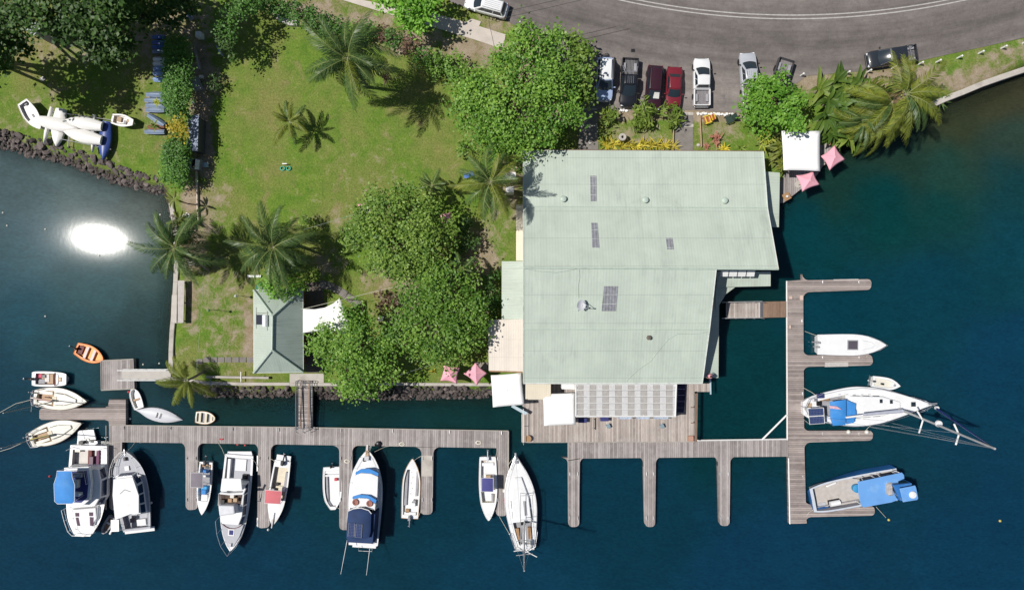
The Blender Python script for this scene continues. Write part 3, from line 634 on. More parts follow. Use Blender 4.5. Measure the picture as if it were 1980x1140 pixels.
# hip-roofed house
hp = thing('hip_roofed_house', 'small house with a green hipped corrugated roof at the gangway', 'house', tuple(W(538, 640, 0)))
E0, R1 = 2.9, 4.9
A, B, C, D, P, Q_ = (491, 561, E0), (585, 558, E0), (586, 719, E0), (491, 720, E0), (527, 610, R1), (526, 676, R1)
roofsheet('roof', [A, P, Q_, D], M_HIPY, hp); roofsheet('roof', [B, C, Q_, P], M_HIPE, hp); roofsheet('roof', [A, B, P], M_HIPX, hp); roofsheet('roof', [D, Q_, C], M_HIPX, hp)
for a, b in ((A, P), (B, P), (C, Q_), (D, Q_), (P, Q_)): MB().path([W(*a)+Vector((0, 0, .04)), W(*b)+Vector((0, 0, .04))], .15, 6).build('ridge_cap', M_CAP, hp, world=True)
for a, b in ((A, B), (B, C), (C, D), (D, A)): MB().path([W(*a)-Vector((0, 0, .06)), W(*b)-Vector((0, 0, .06))], .07, 5).build('gutter', M_GUT, hp, world=True)
mb = MB(); wq = [W(499, 568, 2.8), W(576, 566, 2.8), W(577, 708, 2.8), W(499, 710, 2.8)]
for i in range(4):
    a, b = wq[i], wq[(i+1) % 4]; mb.slab([Vector((a.x, a.y, 0)), Vector((b.x, b.y, 0)), Vector((b.x, b.y, 2.85)), Vector((a.x, a.y, 2.85))], .12)
mb.build('wall', M_WALLR, hp, world=True)
for py in (600, 640, 680):
    a = W(577.6, py, 2.8); win = MB().box(a.x+.03, a.y, .9, .06, 1.4, 1.2).build('window', M_WPAINT, hp, world=True); MB().box(a.x-hp.location.x+.06, a.y-hp.location.y, 1.0, .04, 1.2, 1.0).build('pane', M_GLASS, win)
q = [A, D, Q_]
wh = thing('solar_water_heater', 'solar water heater with white tank on the west slope of the hipped roof', 'water heater', tuple(on_roof(508, 619, q)))
up = Vector((0, 0, .09)); w4 = [on_roof(a, b, q)+up for a, b in ((497, 608), (510, 608), (510, 627), (497, 627))]
if (w4[1]-w4[0]).cross(w4[3]-w4[0]).z < 0: w4 = w4[::-1]
MB().slab(w4, .08).build('collector', mat('collector glass', (.03, .032, .05), .15), wh, world=True)
MB().path([on_roof(515, 608.5, q)+Vector((0, 0, .33)), on_roof(515, 630.5, q)+Vector((0, 0, .33))], .3, 18).build('tank', mat('tank white', (.68, .7, .74), .35), wh, world=True, smooth=40)
mb = MB()
for a, b in (((496, 594), (496, 635)), ((517, 600), (517, 639)), ((496, 605), (520, 605))): mb.path([on_roof(*a, q)+Vector((0, 0, .05)), on_roof(*b, q)+Vector((0, 0, .05))], .035, 4)
mb.build('rails', M_STEEL, wh, world=True)
# stretch tent
def stretch_tent():
    pts = [(586, 597, 3.0), (608, 597.5, 2.85), (628, 594.5, 2.95), (645, 586, 3.15), (656, 577, 3.5), (662, 586, 3.2), (666, 600, 2.9), (671, 612, 2.8), (680, 640, 2.2), (668, 652, 2.7), (655, 645, 2.6), (630, 638, 2.75), (605, 641, 2.8), (586, 643, 3.0)]
    t_ = thing('shade_sail', 'white stretched shade sail between the hip roofed house and the tree', 'shade sail', tuple(W(625, 615, 0)))
    q = PZ(pts); c = W(632, 614, 2.95); N = len(q); vs = []; L = 6
    for l in range(L+1):
        f = l/L
        for p in q:
            v = c.lerp(Vector(p), f); v.z += .25*math.exp(-((v-W(617, 616, 2.9)).to_2d().length/.7)**2)+.35*math.exp(-((v-W(655, 617, 2.9)).to_2d().length/.8)**2); vs.append(v)
    fs = [(l*N+i, (l+1)*N+i, (l+1)*N+(i+1) % N, l*N+(i+1) % N) for l in range(L) for i in range(N)]
    fs = [f[::-1] for f in fs]
    o = MB().add(vs, fs).build('cloth', M_CLOTHW, t_, world=True, smooth=60); sd = o.modifiers.new('s', 'SOLIDIFY'); sd.thickness = .015
    mb = MB()
    for a, z in (((656, 577), 3.5), ((617, 616), 3.1), ((655, 617), 3.2), ((668, 652), 2.7)): mb.path([W(*a, 0), W(*a, z)], .05, 8)
    mb.build('poles', M_WPAINT, t_, world=True)
    mb = MB()
    for a, b in (((656, 577, 3.4), (672, 566, 0)), ((586, 643, 3), (610, 668, 0)), ((586, 597, 3), (505, 588, 3.4)), ((586, 597, 3), (790, 548, 4))): mb.path([W(*a), W(*b)], .02, 4)
    mb.build('guy_rope', M_ROPE, t_, world=True)
stretch_tent()
# shed in the alley, trailer box etc. behind the hedge
sh = thing('alley_shed', 'long low shed with a blue grey roof in the shade beside the hedge', 'shed', tuple(W(374, 258, 0)))
roofsheet('roof', [(364, 222, 2.0), (384, 222, 2.1), (382, 292, 2.1), (362, 291, 2.0)], mat('blue grey roof', (.2, .25, .36), .6, var=.12, dirt=((.12, .14, .2), .5)), sh)
MB().prism(P2([(366, 225), (382, 225), (380, 290), (364, 289)], 2), 0, 1.95).build('wall', mat('grey shed wall', (.07, .075, .09), .85, var=.2), sh, world=True)
bx = thing('storage_hutch', 'small open hutch with a white and blue slanted lid below the blue grey shed', 'hutch', tuple(W(374, 315, 0)))
mb = MB(); mb.prism(P2([(361, 304), (386, 307), (383, 327), (360, 324)], .9), 0, .85); mb.build('body', mat('hutch grey', (.3, .3, .34), .7, var=.2), bx, world=True)
MB().prism(P2([(361, 304), (371, 305.5), (370, 325), (360, 324)], 1.1), 1.0, 1.1).build('lid', mat('hutch lid', (.3, .32, .38), .6), bx, world=True)
MB().slab([W(378, 307, 1.2), W(376, 327, 1.2), W(384, 328, .9), W(386, 310, .9)], .05).build('flap', M_WPAINT, bx, world=True)
MB().prism(P2([(371.5, 307), (377.5, 308), (375.5, 325), (370.5, 324)], 1.0), .86, .9).build('opening', mat('dark opening', (.03, .012, .012), .9), bx, world=True)
rs = thing('hillside_shed', 'pale grey sheet roofed shed half covered by the north west trees', 'shed', tuple(W(60, 52, 0)))
roofsheet('roof', [(48, 58, 3), (60, 36, 3.2), (84, 48, 3.2), (64, 70, 3)], mat('grey sheet', (.36, .38, .42), .6, var=.15), rs)
MB().prism(P2([(53, 57), (62, 41), (78, 49), (64, 66)], 2.9), 0, 2.95).build('wall', M_WALL, rs, world=True)
# sea walls
def wallrun(name, label, pts, wd, z0, z1, m, cat='wall', grp=None):
    q = [W(a, b, z1) for a, b in pts]; t_ = MB()
    L = []; Rr = []
    for i, p in enumerate(q):
        d = (q[min(i+1, len(q)-1)]-q[max(i-1, 0)]).normalized(); nn = Vector((-d.y, d.x, 0))*wd/2
        L.append(p+nn); Rr.append(p-nn)
    for i in range(len(q)-1): t_.prism([L[i][:2], Rr[i][:2], Rr[i+1][:2], L[i+1][:2]], z0, z1+.003*(i % 2))
    return tag(t_.build(name, m, None, bevel=.03, seg=1), label, cat, grp)
wallrun('sea_wall', 'pale concrete sea wall running out along the east road verge', [(1800, 204), (1828, 191), (1862, 178), (1900, 162), (1940, 148), (1985, 133), (2100, 95)], .62, -3, .3, M_CONC)
wallrun('sea_wall', 'thin concrete sea wall along the west lawn beneath the bench', [(330, 722), (330, 680), (332, 640), (336, 600), (339, 545), (341, 500), (338, 440), (330, 392)], .5, -3, .12, M_CONC)
wallrun('sea_wall', 'low concrete kerb wall above the southern boulders', [(330, 731), (400, 740), (470, 742), (560, 742), (640, 743), (760, 742), (860, 743), (952, 743)], .34, -1.2, .16, M_CONC)
wallrun('stone_wall', 'short pale stone wall at the top of the lawn among shrubs', [(536, 32), (549, 39), (561, 44), (574, 44)], .6, -.2, .35, M_STONEL)
wallrun('timber_fence', 'thin pale timber fence rail south of the round bush', [(379, 330), (380, 365), (381, 400), (383, 430)], .16, 0, .3, mat('pale fence timber', (.6, .5, .42), .8, var=.2), 'fence')
wallrun('rope_fence', 'low timber edging left of the concrete path', [(1303, 250), (1302, 292)], .1, 0, .35, M_TEAK, 'fence'); wallrun('rope_fence', 'low timber edging right of the concrete path', [(1354, 222), (1357, 284)], .1, 0, .35, M_TEAK, 'fence')
# docks ------------------------------------------------------------
DZ = -.45
def finger(par, quad, m, flare, name='finger', ends=True, ang=0):
    """rounded finger pier: quad = base-left, base-right, tip-right, tip-left (px)"""
    a, b, c, d = [W(x, y, DZ) for x, y in quad]; L = (d-a).normalized(); X = (b-a).normalized(); r = .7; pts = []
    if flare:
        for k in range(7):
            t_ = k/6*PI/2; pts.append(a-X*r*(1-math.sin(t_))+L*r*(1-math.cos(t_)))
    else: pts.append(a)
    rr = .45
    for cc, s0, dx in ((d, 0, X), (c, 1, -X)):
        for k in range(5):
            t_ = k/4*PI/2
            if s0 == 0: pts.append(cc+dx*rr*(1-math.sin(t_))-L*rr*(1-math.cos(t_)) if 0 else cc+dx*rr*(1-math.cos(t_))-L*rr*(1-math.sin(t_)))
            else: pts.append(cc+dx*rr*(1-math.sin(t_))-L*rr*(1-math.cos(t_)))
    if flare:
        for k in range(7):
            t_ = PI/2-k/6*PI/2; pts.append(b+X*r*(1-math.sin(t_))+L*r*(1-math.cos(t_)))
    else: pts.append(b)
    mb = MB().prism([p[:2] for p in pts], DZ-.55, DZ-.008)
    return mb.build(name, m, par, world=True)
def strip(par, pts, wd=.09, name='edge_strip', m=M_CONC, z=None):
    z = DZ+.02 if z is None else z
    MB().path([W(a, b, z) for a, b in pts], wd, 4).build(name, m, par, world=True)
wd_ = thing('floating_dock', 'long grey timber floating dock with five finger piers in the south west', 'dock', tuple(W(600, 840, DZ)), R(-.95))
MB().prism(P2([(211, 822), (570, 826), (983, 833), (983, 866), (570, 859), (211, 854)], DZ), DZ-.6, DZ).build('walkway', M_PLX, wd_, world=True)
for q in ([(211, 853), (236, 854), (234, 985), (211, 985)], [(358, 855), (382, 856), (382, 985), (359, 985)], [(499, 857), (524, 858), (521, 1020), (497, 1020)], [(656, 861), (681, 861), (681, 1024), (656, 1024)], [(815, 864), (838, 864), (836, 994), (813, 994)], [(960, 864), (983, 864), (981, 997), (959, 997)]):
    finger(wd_, q, M_PLX, q[0][0] not in (211, 960))
strip(wd_, [(211, 821.5), (570, 825.5), (983, 832.5)], .05); strip(wd_, [(983.5, 833), (983, 990)], .05)
strip(wd_, [(205, 822), (205, 985)], .05)
MB().prism(P2([(815.5, 880), (836.5, 880), (836, 920), (815, 920)], DZ), DZ-.2, DZ+.02).build('grate_panel', M_CONC, wd_, world=True)
sd_ = thing('jetty_dock', 'short grey dock between the two small yachts in the west', 'dock', tuple(W(160, 797, DZ)), 0)
MB().prism(P2([(80, 789), (76, 793), (76, 808), (80, 811), (203, 811), (210, 814), (211, 821), (243, 821), (243, 772), (211, 772), (209, 783), (203, 788)], DZ+.03), DZ-.5, DZ+.03).build('walkway', M_PLY, sd_, world=True)
pf = thing('floating_platform', 'square grey timber pontoon at the foot of the west gangway', 'pontoon', tuple(W(228, 723, DZ)))
MB().prism(P2([(195, 697), (258, 694), (260, 751), (196, 754)], DZ), DZ-.6, DZ).build('deck_boards', M_PLX, pf, world=True)
strip(pf, [(195, 697), (258, 694)], .06); strip(pf, [(196, 754), (260, 751)], .06); strip(pf, [(195, 697), (196, 754)], .06)
def gangway(label, a, b, wd, za, zb, m, rails=True, railc=M_WPAINT, ext=0):
    A_, B_ = W(*a, za), W(*b, zb); d = B_-A_; L = d.to_2d().length; h = math.atan2(d.y, d.x); t_ = thing('gangway', label, 'gangway', tuple(A_), h)
    mb = MB(); dz = zb-za; mb.add([(0, -wd/2, -.1), (L, -wd/2, dz-.1), (L, wd/2, dz-.1), (0, wd/2, -.1), (0, -wd/2, 0), (L, -wd/2, dz), (L, wd/2, dz), (0, wd/2, 0)], [(3, 2, 1, 0), (4, 5, 6, 7), (0, 1, 5, 4), (1, 2, 6, 5), (2, 3, 7, 6), (3, 0, 4, 7)])
    mb.build('walkway', m, t_)
    for s in (-1, 1):
        mb = MB(); y = s*(wd/2+.02)
        mb.path([(-ext, y, .95), (L+ext, y, dz+.95)], .045, 6); mb.path([(0, y, .5), (L, y, dz+.5)], .03, 5); mb.path([(0, y, -.05), (L, y, dz-.05)], .06, 4)
        for k in range(7): mb.path([(L*k/6, y, dz*k/6), (L*k/6, y, dz*k/6+.95)], .03, 5)
        mb.build('handrail', railc, t_)
    return t_
gangway('pale gangway with white rails from the west lawn down to the square pontoon', (330, 723.5), (236, 723.5), 1.05, .1, DZ+.12, mat('pale gangway boards', (.42, .4, .37), .8, var=.1))
gw = gangway('grey gangway with steel hoops from the concrete landing to the long dock', (590.5, 735), (590.5, 828), 1.5, .12, DZ+.1, M_PLX, railc=mat('dull steel rail', (.13, .14, .16), .5, .3))
for y in (-.42, .42):
    MB().box(2.7, y, .0, 5.2, .12, .06).build('runner', mat('brown runner', (.3, .21, .16), .85), gw)
mb = MB()
for x in (0, 4.9):
    for y in (-.55, .2): mb.path([(x, y, .1), (x, y, 1.0), (x+.6, y, 1.0), (x+.9, y, .1)], .03, 5)
    mb.path([(x+.2, -.8, .95), (x+.2, .8, .95)], .03, 5)
mb.build('hoops', MATS['dull steel rail'], gw)
# east dock
ed = thing('floating_dock', 'grey timber floating dock shaped like a comb in the south east', 'dock', tuple(W(1540, 780, DZ)), 0)
MB().prism(P2([(1523, 543), (1553, 541), (1554, 700), (1555, 850), (1559, 1000), (1560, 1011), (1527, 1012), (1524, 850)], DZ), DZ-.6, DZ).build('walkway', M_PLY, ed, world=True)
MB().prism(P2([(1098, 855), (1344, 852), (1523.6, 849), (1523.8, 882), (1098, 886)], DZ), DZ-.6, DZ-.004).build('walkway', M_PLX, ed, world=True)
for q in ([(1098, 884), (1121, 884), (1120, 1018), (1099, 1018)], [(1244, 883), (1268, 883), (1267, 1018), (1247, 1018)], [(1388, 882), (1412, 882), (1411, 1016), (1391, 1016)]): finger(ed, q, M_PLX, True)
for q in ([(1552, 542), (1553, 565), (1685, 560), (1685, 539)], [(1553, 687), (1553, 709), (1688, 706), (1687, 685)], [(1554, 833), (1555, 855), (1688, 851), (1688, 832)], [(1556, 975), (1557, 999), (1692, 996), (1691, 977)]):
    a, b, c, d = q; finger(ed, [b, a, d, c], M_PLY, True)
strip(ed, [(1521.5, 543), (1522.5, 850)], .08, m=M_WPAINT); strip(ed, [(1525, 885), (1527.5, 1012)], .08, m=M_WPAINT)
strip(ed, [(1344, 851), (1522, 848.5)], .08, m=M_WPAINT)
for q in ([(1525, 572), (1531, 572), (1531, 578), (1525, 578)], [(1546, 571), (1552, 571), (1552, 580), (1546, 580)], [(1525, 628), (1528.5, 628), (1528.5, 635), (1525, 635)]):
    tag(MB().prism(P2(q, DZ), DZ, DZ+.2).build('dock_box', mat('dock box pink', (.55, .42, .36), .8, var=.1), None, bevel=.02), {1525: 'pale pinkish step box on the east dock beside the gangway', 1546: 'pale pinkish step box at the east edge of the dock head'}[q[0][0]] if q[0][1] < 600 else 'reddish step box on the east dock below the gangway', 'box')
g3 = thing('gangway', 'brown timber gangway from the building to the east dock', 'gangway', tuple(W(1403, 598, DZ)), 0)
MB().prism(P2([(1474, 583), (1523, 582), (1523, 613), (1474, 614)], DZ+.05), DZ-.1, DZ+.05).build('landing', M_DKBROWN, g3, world=True)
a = MB().prism(P2([(1404, 584.5), (1470, 583), (1470, 614), (1404, 615)], .2), .1, .2).build('walkway', M_DECKX, g3, world=True)
mb = MB()
for y0, y1 in ((584, 582.5), (615, 614)):
    mb.path([W(1396, y0, 1.1), W(1474, y1, .9)], .045, 5); mb.path([W(1396, y0, .6), W(1474, y1, .4)], .03, 5)
    for k in range(5): p = W(1400+18*k, y0, .15); mb.path([p, p+Vector((0, 0, .9))], .03, 5)
mb.build('handrail', M_ALU, g3, world=True)
MB().slab([W(1469, 583, .2), W(1475, 583, DZ+.07), W(1475, 613, DZ+.07), W(1469, 613, .2)][::-1], .03).build('ramp_plate', M_LINER, g3, world=True)
tag(MB().path([W(1474, 849, DZ+.15), W(1521, 802, DZ+.15)], .1, 8).build('mooring_spar', M_WPAINT), 'pale spar bracing diagonally between the two arms of the east dock', 'spar')

# cleats and fender boards on the docks
def cleats(par, pts):
    for a, b in pts:
        p = W(a, b, DZ); mb = MB().box(p.x, p.y, DZ, .08, .1, .1); mb.path([(p.x, p.y-.2, DZ+.12), (p.x, p.y+.2, DZ+.12)], .03, 5); mb.build('cleat', M_STEEL, par, world=True)
cleats(wd_, [(x, y) for x in (362, 379, 502, 518, 659, 678, 817, 835, 963) for y in (885, 965)]+[(240, 826), (330, 827), (450, 829), (540, 830), (660, 831), (760, 832), (870, 834), (970, 836)])
cleats(ed, [(x, y) for x in (1102, 1117, 1250, 1264, 1392, 1408) for y in (915, 1000)]+[(x, y) for x in (1590, 1660) for y in (545, 690, 837, 980)]+[(1550, 620), (1551, 760), (1552, 920)])
for a, q in enumerate(([(497, 880), (499.5, 880), (499, 910), (496.5, 910)], [(497, 1000), (499.5, 1000), (498.5, 1018), (496.5, 1015)], [(709, 889), (711, 889), (711, 930), (709, 930)])): MB().prism(P2(q, DZ), DZ-.35, DZ+.05).build('fender_board', M_WPAINT, wd_, world=True)
for q in ([(1595, 700), (1640, 699.5), (1640, 708), (1595, 709)], [(1580, 978), (1625, 977), (1625, 979), (1580, 980)], [(1612, 540), (1660, 539), (1660, 541), (1612, 542)]): MB().prism(P2(q, DZ), DZ-.1, DZ+.012).build('patch_board', mat('pale replaced boards', (.45, .42, .4), .85, var=.15, scale=4), ed, world=True)
# ---------------------------------------------------------------- boats
def cat1(t, ts, vs):
    k = max(0, min(len(ts)-2, int(np.searchsorted(ts, t, 'right'))-1)); h = ts[k+1]-ts[k]; u = (t-ts[k])/h
    def m(i):
        if i == 0: return (vs[1]-vs[0])/(ts[1]-ts[0])
        if i == len(ts)-1: return (vs[-1]-vs[-2])/(ts[-1]-ts[-2])
        return (vs[i+1]-vs[i-1])/(ts[i+1]-ts[i-1])
    return (2*u**3-3*u*u+1)*vs[k]+(u**3-2*u*u+u)*h*m(k)+(-2*u**3+3*u*u)*vs[k+1]+(u**3-u*u)*h*m(k+1)
class Boat:
    """hull along local +x from stern (-L/2) to bow (L/2); z = 0 at the waterline"""
    def __init__(s, name, label, stern, bow, beam, z, cat='boat', group=None, wl=None):
        s.wl = WL if wl is None else wl
        a, b = W(*stern, z), W(*bow, z); d = b-a; s.L = d.to_2d().length; s.B = beam*(HC-z)/FC; c = (a+b)/2; s.h = math.atan2(d.y, d.x)
        s.t = thing(name, label, cat, (c.x, c.y, s.wl), s.h, group); s.fz = z-s.wl
    def hb(s, t): return max(.012, cat1(t, s.ts, s.bs))*s.B/2
    def sheer(s, t): return s.f0+(s.f1-s.f0)*max(0, t)**1.8
    def hull(s, prof, f0, f1, mh, md, mf=None, cock=(), flare=.86, camber=.05, rail=None, rake=.06, boot=None, n=26, deckname='deck', wlflare=.78):
        s.ts = [p[0] for p in prof]; s.bs = [p[1] for p in prof]; s.f0, s.f1 = f0, f1; L = s.L
        T = sorted(set([i/n for i in range(n+1)]+[.985, .95]+[c[0] for c in cock]+[c[1] for c in cock]))
        X = lambda t: (t-.5)*L
        V = []; F = []
        for t in T:
            b = s.hb(t); z = s.sheer(t); rk = rake*L*max(0, t-.55)**2*4
            ring = [(X(t), b, z), (X(t)-rk*.35, b*flare*(.6+.4*(1-t**3)), z*.42), (X(t)-rk*.7, b*wlflare*(.35+.65*(1-t**3)), .02), (X(t)-rk, b*.4*(1-t**2*.8), -.35)]
            ring += [(x, -y, zz) for x, y, zz in ring[::-1]]
            V += ring
        k = 8; N = len(T)
        for i in range(N-1):
            for j in range(k-1): F.append((i*k+j, i*k+j+1, (i+1)*k+j+1, (i+1)*k+j))
        F.append(tuple(range(k-1, -1, -1))); F.append(tuple((N-1)*k+j for j in range(k)))
        MB().add(V, [f[::-1] for f in F]).build('hull', mh, s.t, smooth=35)
        # deck
        V = []; F = []; LV = []; LF = []; FV = []; FF = []
        def inc(t): return next((c for c in cock if c[0]-1e-6 <= t <= c[1]+1e-6), None)
        for i in range(N-1):
            t0, t1 = T[i], T[i+1]; c = inc((t0+t1)/2); z0, z1 = s.sheer(t0)-.004, s.sheer(t1)-.004; b0, b1 = s.hb(t0)-.01, s.hb(t1)-.01; o = len(V)
            if not c:
                m0, m1 = z0+camber*b0*2/s.B, z1+camber*b1*2/s.B
                V += [(X(t0), -b0, z0), (X(t0), 0, m0), (X(t0), b0, z0), (X(t1), -b1, z1), (X(t1), 0, m1), (X(t1), b1, z1)]; F += [(o, o+3, o+4, o+1), (o+1, o+4, o+5, o+2)]
            else:
                c0, c1 = max(.01, b0-c[2]), max(.01, b1-c[2]); e = c[4] if len(c) > 4 else 1.0; zf = c[3]
                V += [(X(t0), -b0, z0), (X(t0), -c0, z0), (X(t0), c0, z0), (X(t0), b0, z0), (X(t1), -b1, z1), (X(t1), -c1, z1), (X(t1), c1, z1), (X(t1), b1, z1)]
                F += [(o, o+4, o+5, o+1), (o+2, o+6, o+7, o+3)]
                q = len(LV); g0, g1 = max(.008, c0-.04), max(.008, c1-.04)
                LV += [(X(t0), -c0, z0), (X(t1), -c1, z1), (X(t1), -g1, zf), (X(t0), -g0, zf), (X(t0), c0, z0), (X(t1), c1, z1), (X(t1), g1, zf), (X(t0), g0, zf)]
                LF += [(q, q+1, q+2, q+3), (q+7, q+6, q+5, q+4)]
                if abs(t0-c[0]) < 1e-6: LF.append((q+4, q, q+3, q+7))
                if abs(t1-c[1]) < 1e-6: LF.append((q+1, q+5, q+6, q+2))
                q = len(FV); FV += [(X(t0), -g0, zf), (X(t1), -g1, zf), (X(t1), g1, zf), (X(t0), g0, zf)]; FF.append((q, q+1, q+2, q+3))
        if V: MB().add(V, F).build('gunwale' if cock and cock[0][0] < .1 and cock[-1][1] > .93 else deckname, md, s.t, smooth=25)
        if FV:
            lm = mf if isinstance(mf, tuple) else (mf or M_LINER, mf or M_LINER)
            MB().add(LV, LF).build('cockpit_lining', lm[0], s.t); MB().add(FV, FF).build('cockpit_floor', lm[1], s.t)
        if rail is not None:
            pts = [(X(t), s.hb(t)+.01, s.sheer(t)) for t in T]; pts = pts+[(x, -y, z) for x, y, z in pts[::-1]]
            MB().path(pts, .035, 5, closed=True).build('rub_rail', rail, s.t)
        return s
    def px(s, pts, z):               # traced pixels at height z above water -> local xy
        inv = pmat(s.t).inverted(); out = []
        for a, b in pts:
            v = inv @ W(a, b, s.wl+z); out.append((v.x, v.y))
        return out
    def p3(s, x, y, z): v = pmat(s.t).inverted() @ W(x, y, s.wl+z); return v
    def block(s, name, m, bot, z0, z1, top=None, inset=.06, wins=(), wm=None, bevel=.04, topm=None, roof=None, par=None):
        """cabin-like block from a local outline; top outline shrunk by inset (m)"""
        c = Vector((sum(p[0] for p in bot)/len(bot), sum(p[1] for p in bot)/len(bot)))
        if top is None:
            top = []
            for p in bot:
                v = Vector(p)-c; l = v.length; top.append(tuple(c+v*max(.1, (l-inset)/l)))
        o = MB().loft2(bot, top, z0, z1).build(name, m, par or s.t, bevel=bevel); n = len(bot)
        zb = z1 if isinstance(z1, (list, tuple)) else [z1]*n
        for i, u0, u1, v0, v1 in wins:
            a, b = Vector((*bot[i], z0)), Vector((*bot[(i+1) % n], z0)); d, e = Vector((*top[i], zb[i])), Vector((*top[(i+1) % n], zb[(i+1) % n]))
            f = lambda u, v: a.lerp(b, u).lerp(d.lerp(e, u), v)
            q = [f(u0, v0), f(u1, v0), f(u1, v1), f(u0, v1)]; nn = (q[1]-q[0]).cross(q[3]-q[0]).normalized()
            if nn.xy.dot((q[0].xy+q[2].xy)/2-c) < 0: q = q[::-1]; nn = -nn
            MB().slab([p+nn*.004 for p in q], .02).build('window', wm or M_GLASS, o)
        return o
    def rail(s, pts, h, r=.022, name='railing', m=M_STEEL, closed=False, mid=True, every=1):
        mb = MB(); mb.path([(x, y, z+h) for x, y, z in pts], r, 5, closed=closed)
        if mid: mb.path([(x, y, z+h*.5) for x, y, z in pts], r*.7, 4, closed=closed)
        for p in pts[::every]: mb.path([p, (p[0], p[1], p[2]+h)], r*.8, 5)
        return mb.build(name, m, s.t)
    def canopy(s, name, quad, z, m, t=.05, legs=True, crown=.06, fm=M_STEEL, leg0=None, border=None):
        n = len(quad); c = Vector((sum(p[0] for p in quad)/n, sum(p[1] for p in quad)/n)); mb = MB()
        ins = [tuple(Vector(p).lerp(c, .18)) for p in quad]
        vs = [(*p, z) for p in quad]+[(*p, z+crown) for p in ins]+[(*p, z-t) for p in quad]
        ar = sum(quad[i][0]*quad[(i+1) % n][1]-quad[(i+1) % n][0]*quad[i][1] for i in range(n))
        fs = [tuple(n+i for i in range(n))]+[(i, (i+1) % n, n+(i+1) % n, n+i) for i in range(n)]+[(2*n+i, 2*n+(i+1) % n, (i+1) % n, i) for i in range(n)]+[tuple(2*n+i for i in range(n-1, -1, -1))]
        if ar < 0: fs = [f[::-1] for f in fs]
        o = mb.add(vs, fs).build(name, m, s.t, smooth=40)
        if border: MB().path([(*p, z) for p in quad], .035, 5, closed=True).build('canopy_piping', border, o)
        if legs:
            mb = MB(); z0 = leg0 if leg0 is not None else s.f0
            for p in quad[::max(1, n//4)]: q = Vector(p).lerp(c, .1); mb.path([(q.x, q.y, z0), (p[0], p[1], z-t)], .022, 5)
            mb.build('canopy_frame', fm, s.t)
        return o
    def outboard(s, y=0, m=M_BLACK, sc=1.0, tilt=True, x=None, z=None):
        x = -s.L/2-.08 if x is None else x; z = s.f0+.12 if z is None else z
        a = R(62) if tilt else 0; ca, sa = math.cos(a), math.sin(a)
        tf = lambda v: (x-(v[0]*ca-v[2]*sa)*sc, y+v[1]*sc, z+(v[0]*sa+v[2]*ca)*sc)
        def build(mb, name, mm, par, **k): mb.v = [tf(v) for v in mb.v]; return mb.build(name, mm, par, **k)
        mb = MB().loft2([(-.18, -.16), (.3, -.17), (.3, .17), (-.18, .16)], [(-.12, -.11), (.22, -.12), (.22, .12), (-.12, .11)], .1, .52)
        o = build(mb, 'outboard_motor', m, s.t, bevel=.05)
        mb = MB().box(.08, 0, -.62, .16, .09, .75); mb.box(.2, 0, -.62, .42, .1, .1)
        g = build(mb, 'drive_leg', m, o)
        mb = MB()
        for k in range(3): c_, d_ = math.cos(k*2*PI/3), math.sin(k*2*PI/3); mb.path([(.42, 0, -.57), (.43, .13*c_, -.57+.13*d_)], .04, 5)
        build(mb, 'propeller', M_STEEL, o); return o
    def thwart(s, t, wd=.28, z=None, m=M_WHITE, name='thwart', inset=.1):
        b = s.hb(t)-inset; z = s.f0*.72 if z is None else z; MB().box((t-.5)*s.L, 0, z-.04, wd, 2*b, .045).build(name, m, s.t, bevel=.01)
    def box(s, name, m, x, y, z, sx, sy, h, rz=0, bevel=.02): return MB().box(x, y, z, sx, sy, h, rz).build(name, m, s.t, bevel=bevel)
def rope(name, label, pts, r=.022, m=M_ROPE, grp='mooring lines'):
    return tag(MB().path([W(*p) for p in pts], r, 4).build(name, m), label, 'rope', grp)
PROF_SKIFF = [(0, .9), (.25, .98), (.5, 1), (.72, .86), (.88, .52), (.96, .24), (1, .04)]
PROF_BLUNT = [(0, .9), (.3, 1), (.6, .99), (.8, .82), (.92, .5), (1, .25)]
PROF_YACHT = [(0, .55), (.15, .76), (.35, .95), (.5, 1), (.65, .9), (.8, .62), (.92, .27), (1, .02)]
PROF_CRUISE = [(0, .88), (.25, .97), (.5, 1), (.68, .93), (.82, .7), (.93, .35), (1, .03)]
f1 = lambda x, y: (90+x/4.955, 820+y/4.955)       # frames of the close-up views used for measuring
f2 = lambda x, y: (355+x/4.955, 855+y/4.955)
f3 = lambda x, y: (610+x/4.222, 850+y/4.222)
f4 = lambda x, y: (910+x/4.56, 860+y/4.56)
f5 = lambda x, y: (1540+x/4.95, 720+y/4.95)
f6 = lambda x, y: (1540+x/7.615, 880+y/7.615)
f7 = lambda x, y: (20+x/4.752, 640+y/4.752)
def tr(f, *pts): return [f(*p) for p in pts]

# orange dinghy
b = Boat('dinghy', 'small orange dinghy with white seats and an outboard near the square pontoon', (147, 673), (200, 695), 31, -.6, 'dinghy')
b.hull([(0, .72), (.3, .96), (.5, 1), (.72, .84), (.88, .55), (.96, .3), (1, .12)], .42, .55, M_ORANGE, M_ORANGE, (M_MAROON, mat('bright orange sole', (.85, .36, .05), .5, var=.15)), [(.05, .93, .2, .12)], rail=M_ORANGE)
b.thwart(.36, .3, .36, mat('pinkish white seat', (.66, .56, .56), .6), inset=.14); b.thwart(.62, .3, .38, mat('pinkish white seat', (.66, .56, .56)), inset=.14); b.outboard(0, M_BLACK, .8)
b.box('stern_locker', M_MAROON, -b.L*.36, 0, .12, .6, .95, .16)
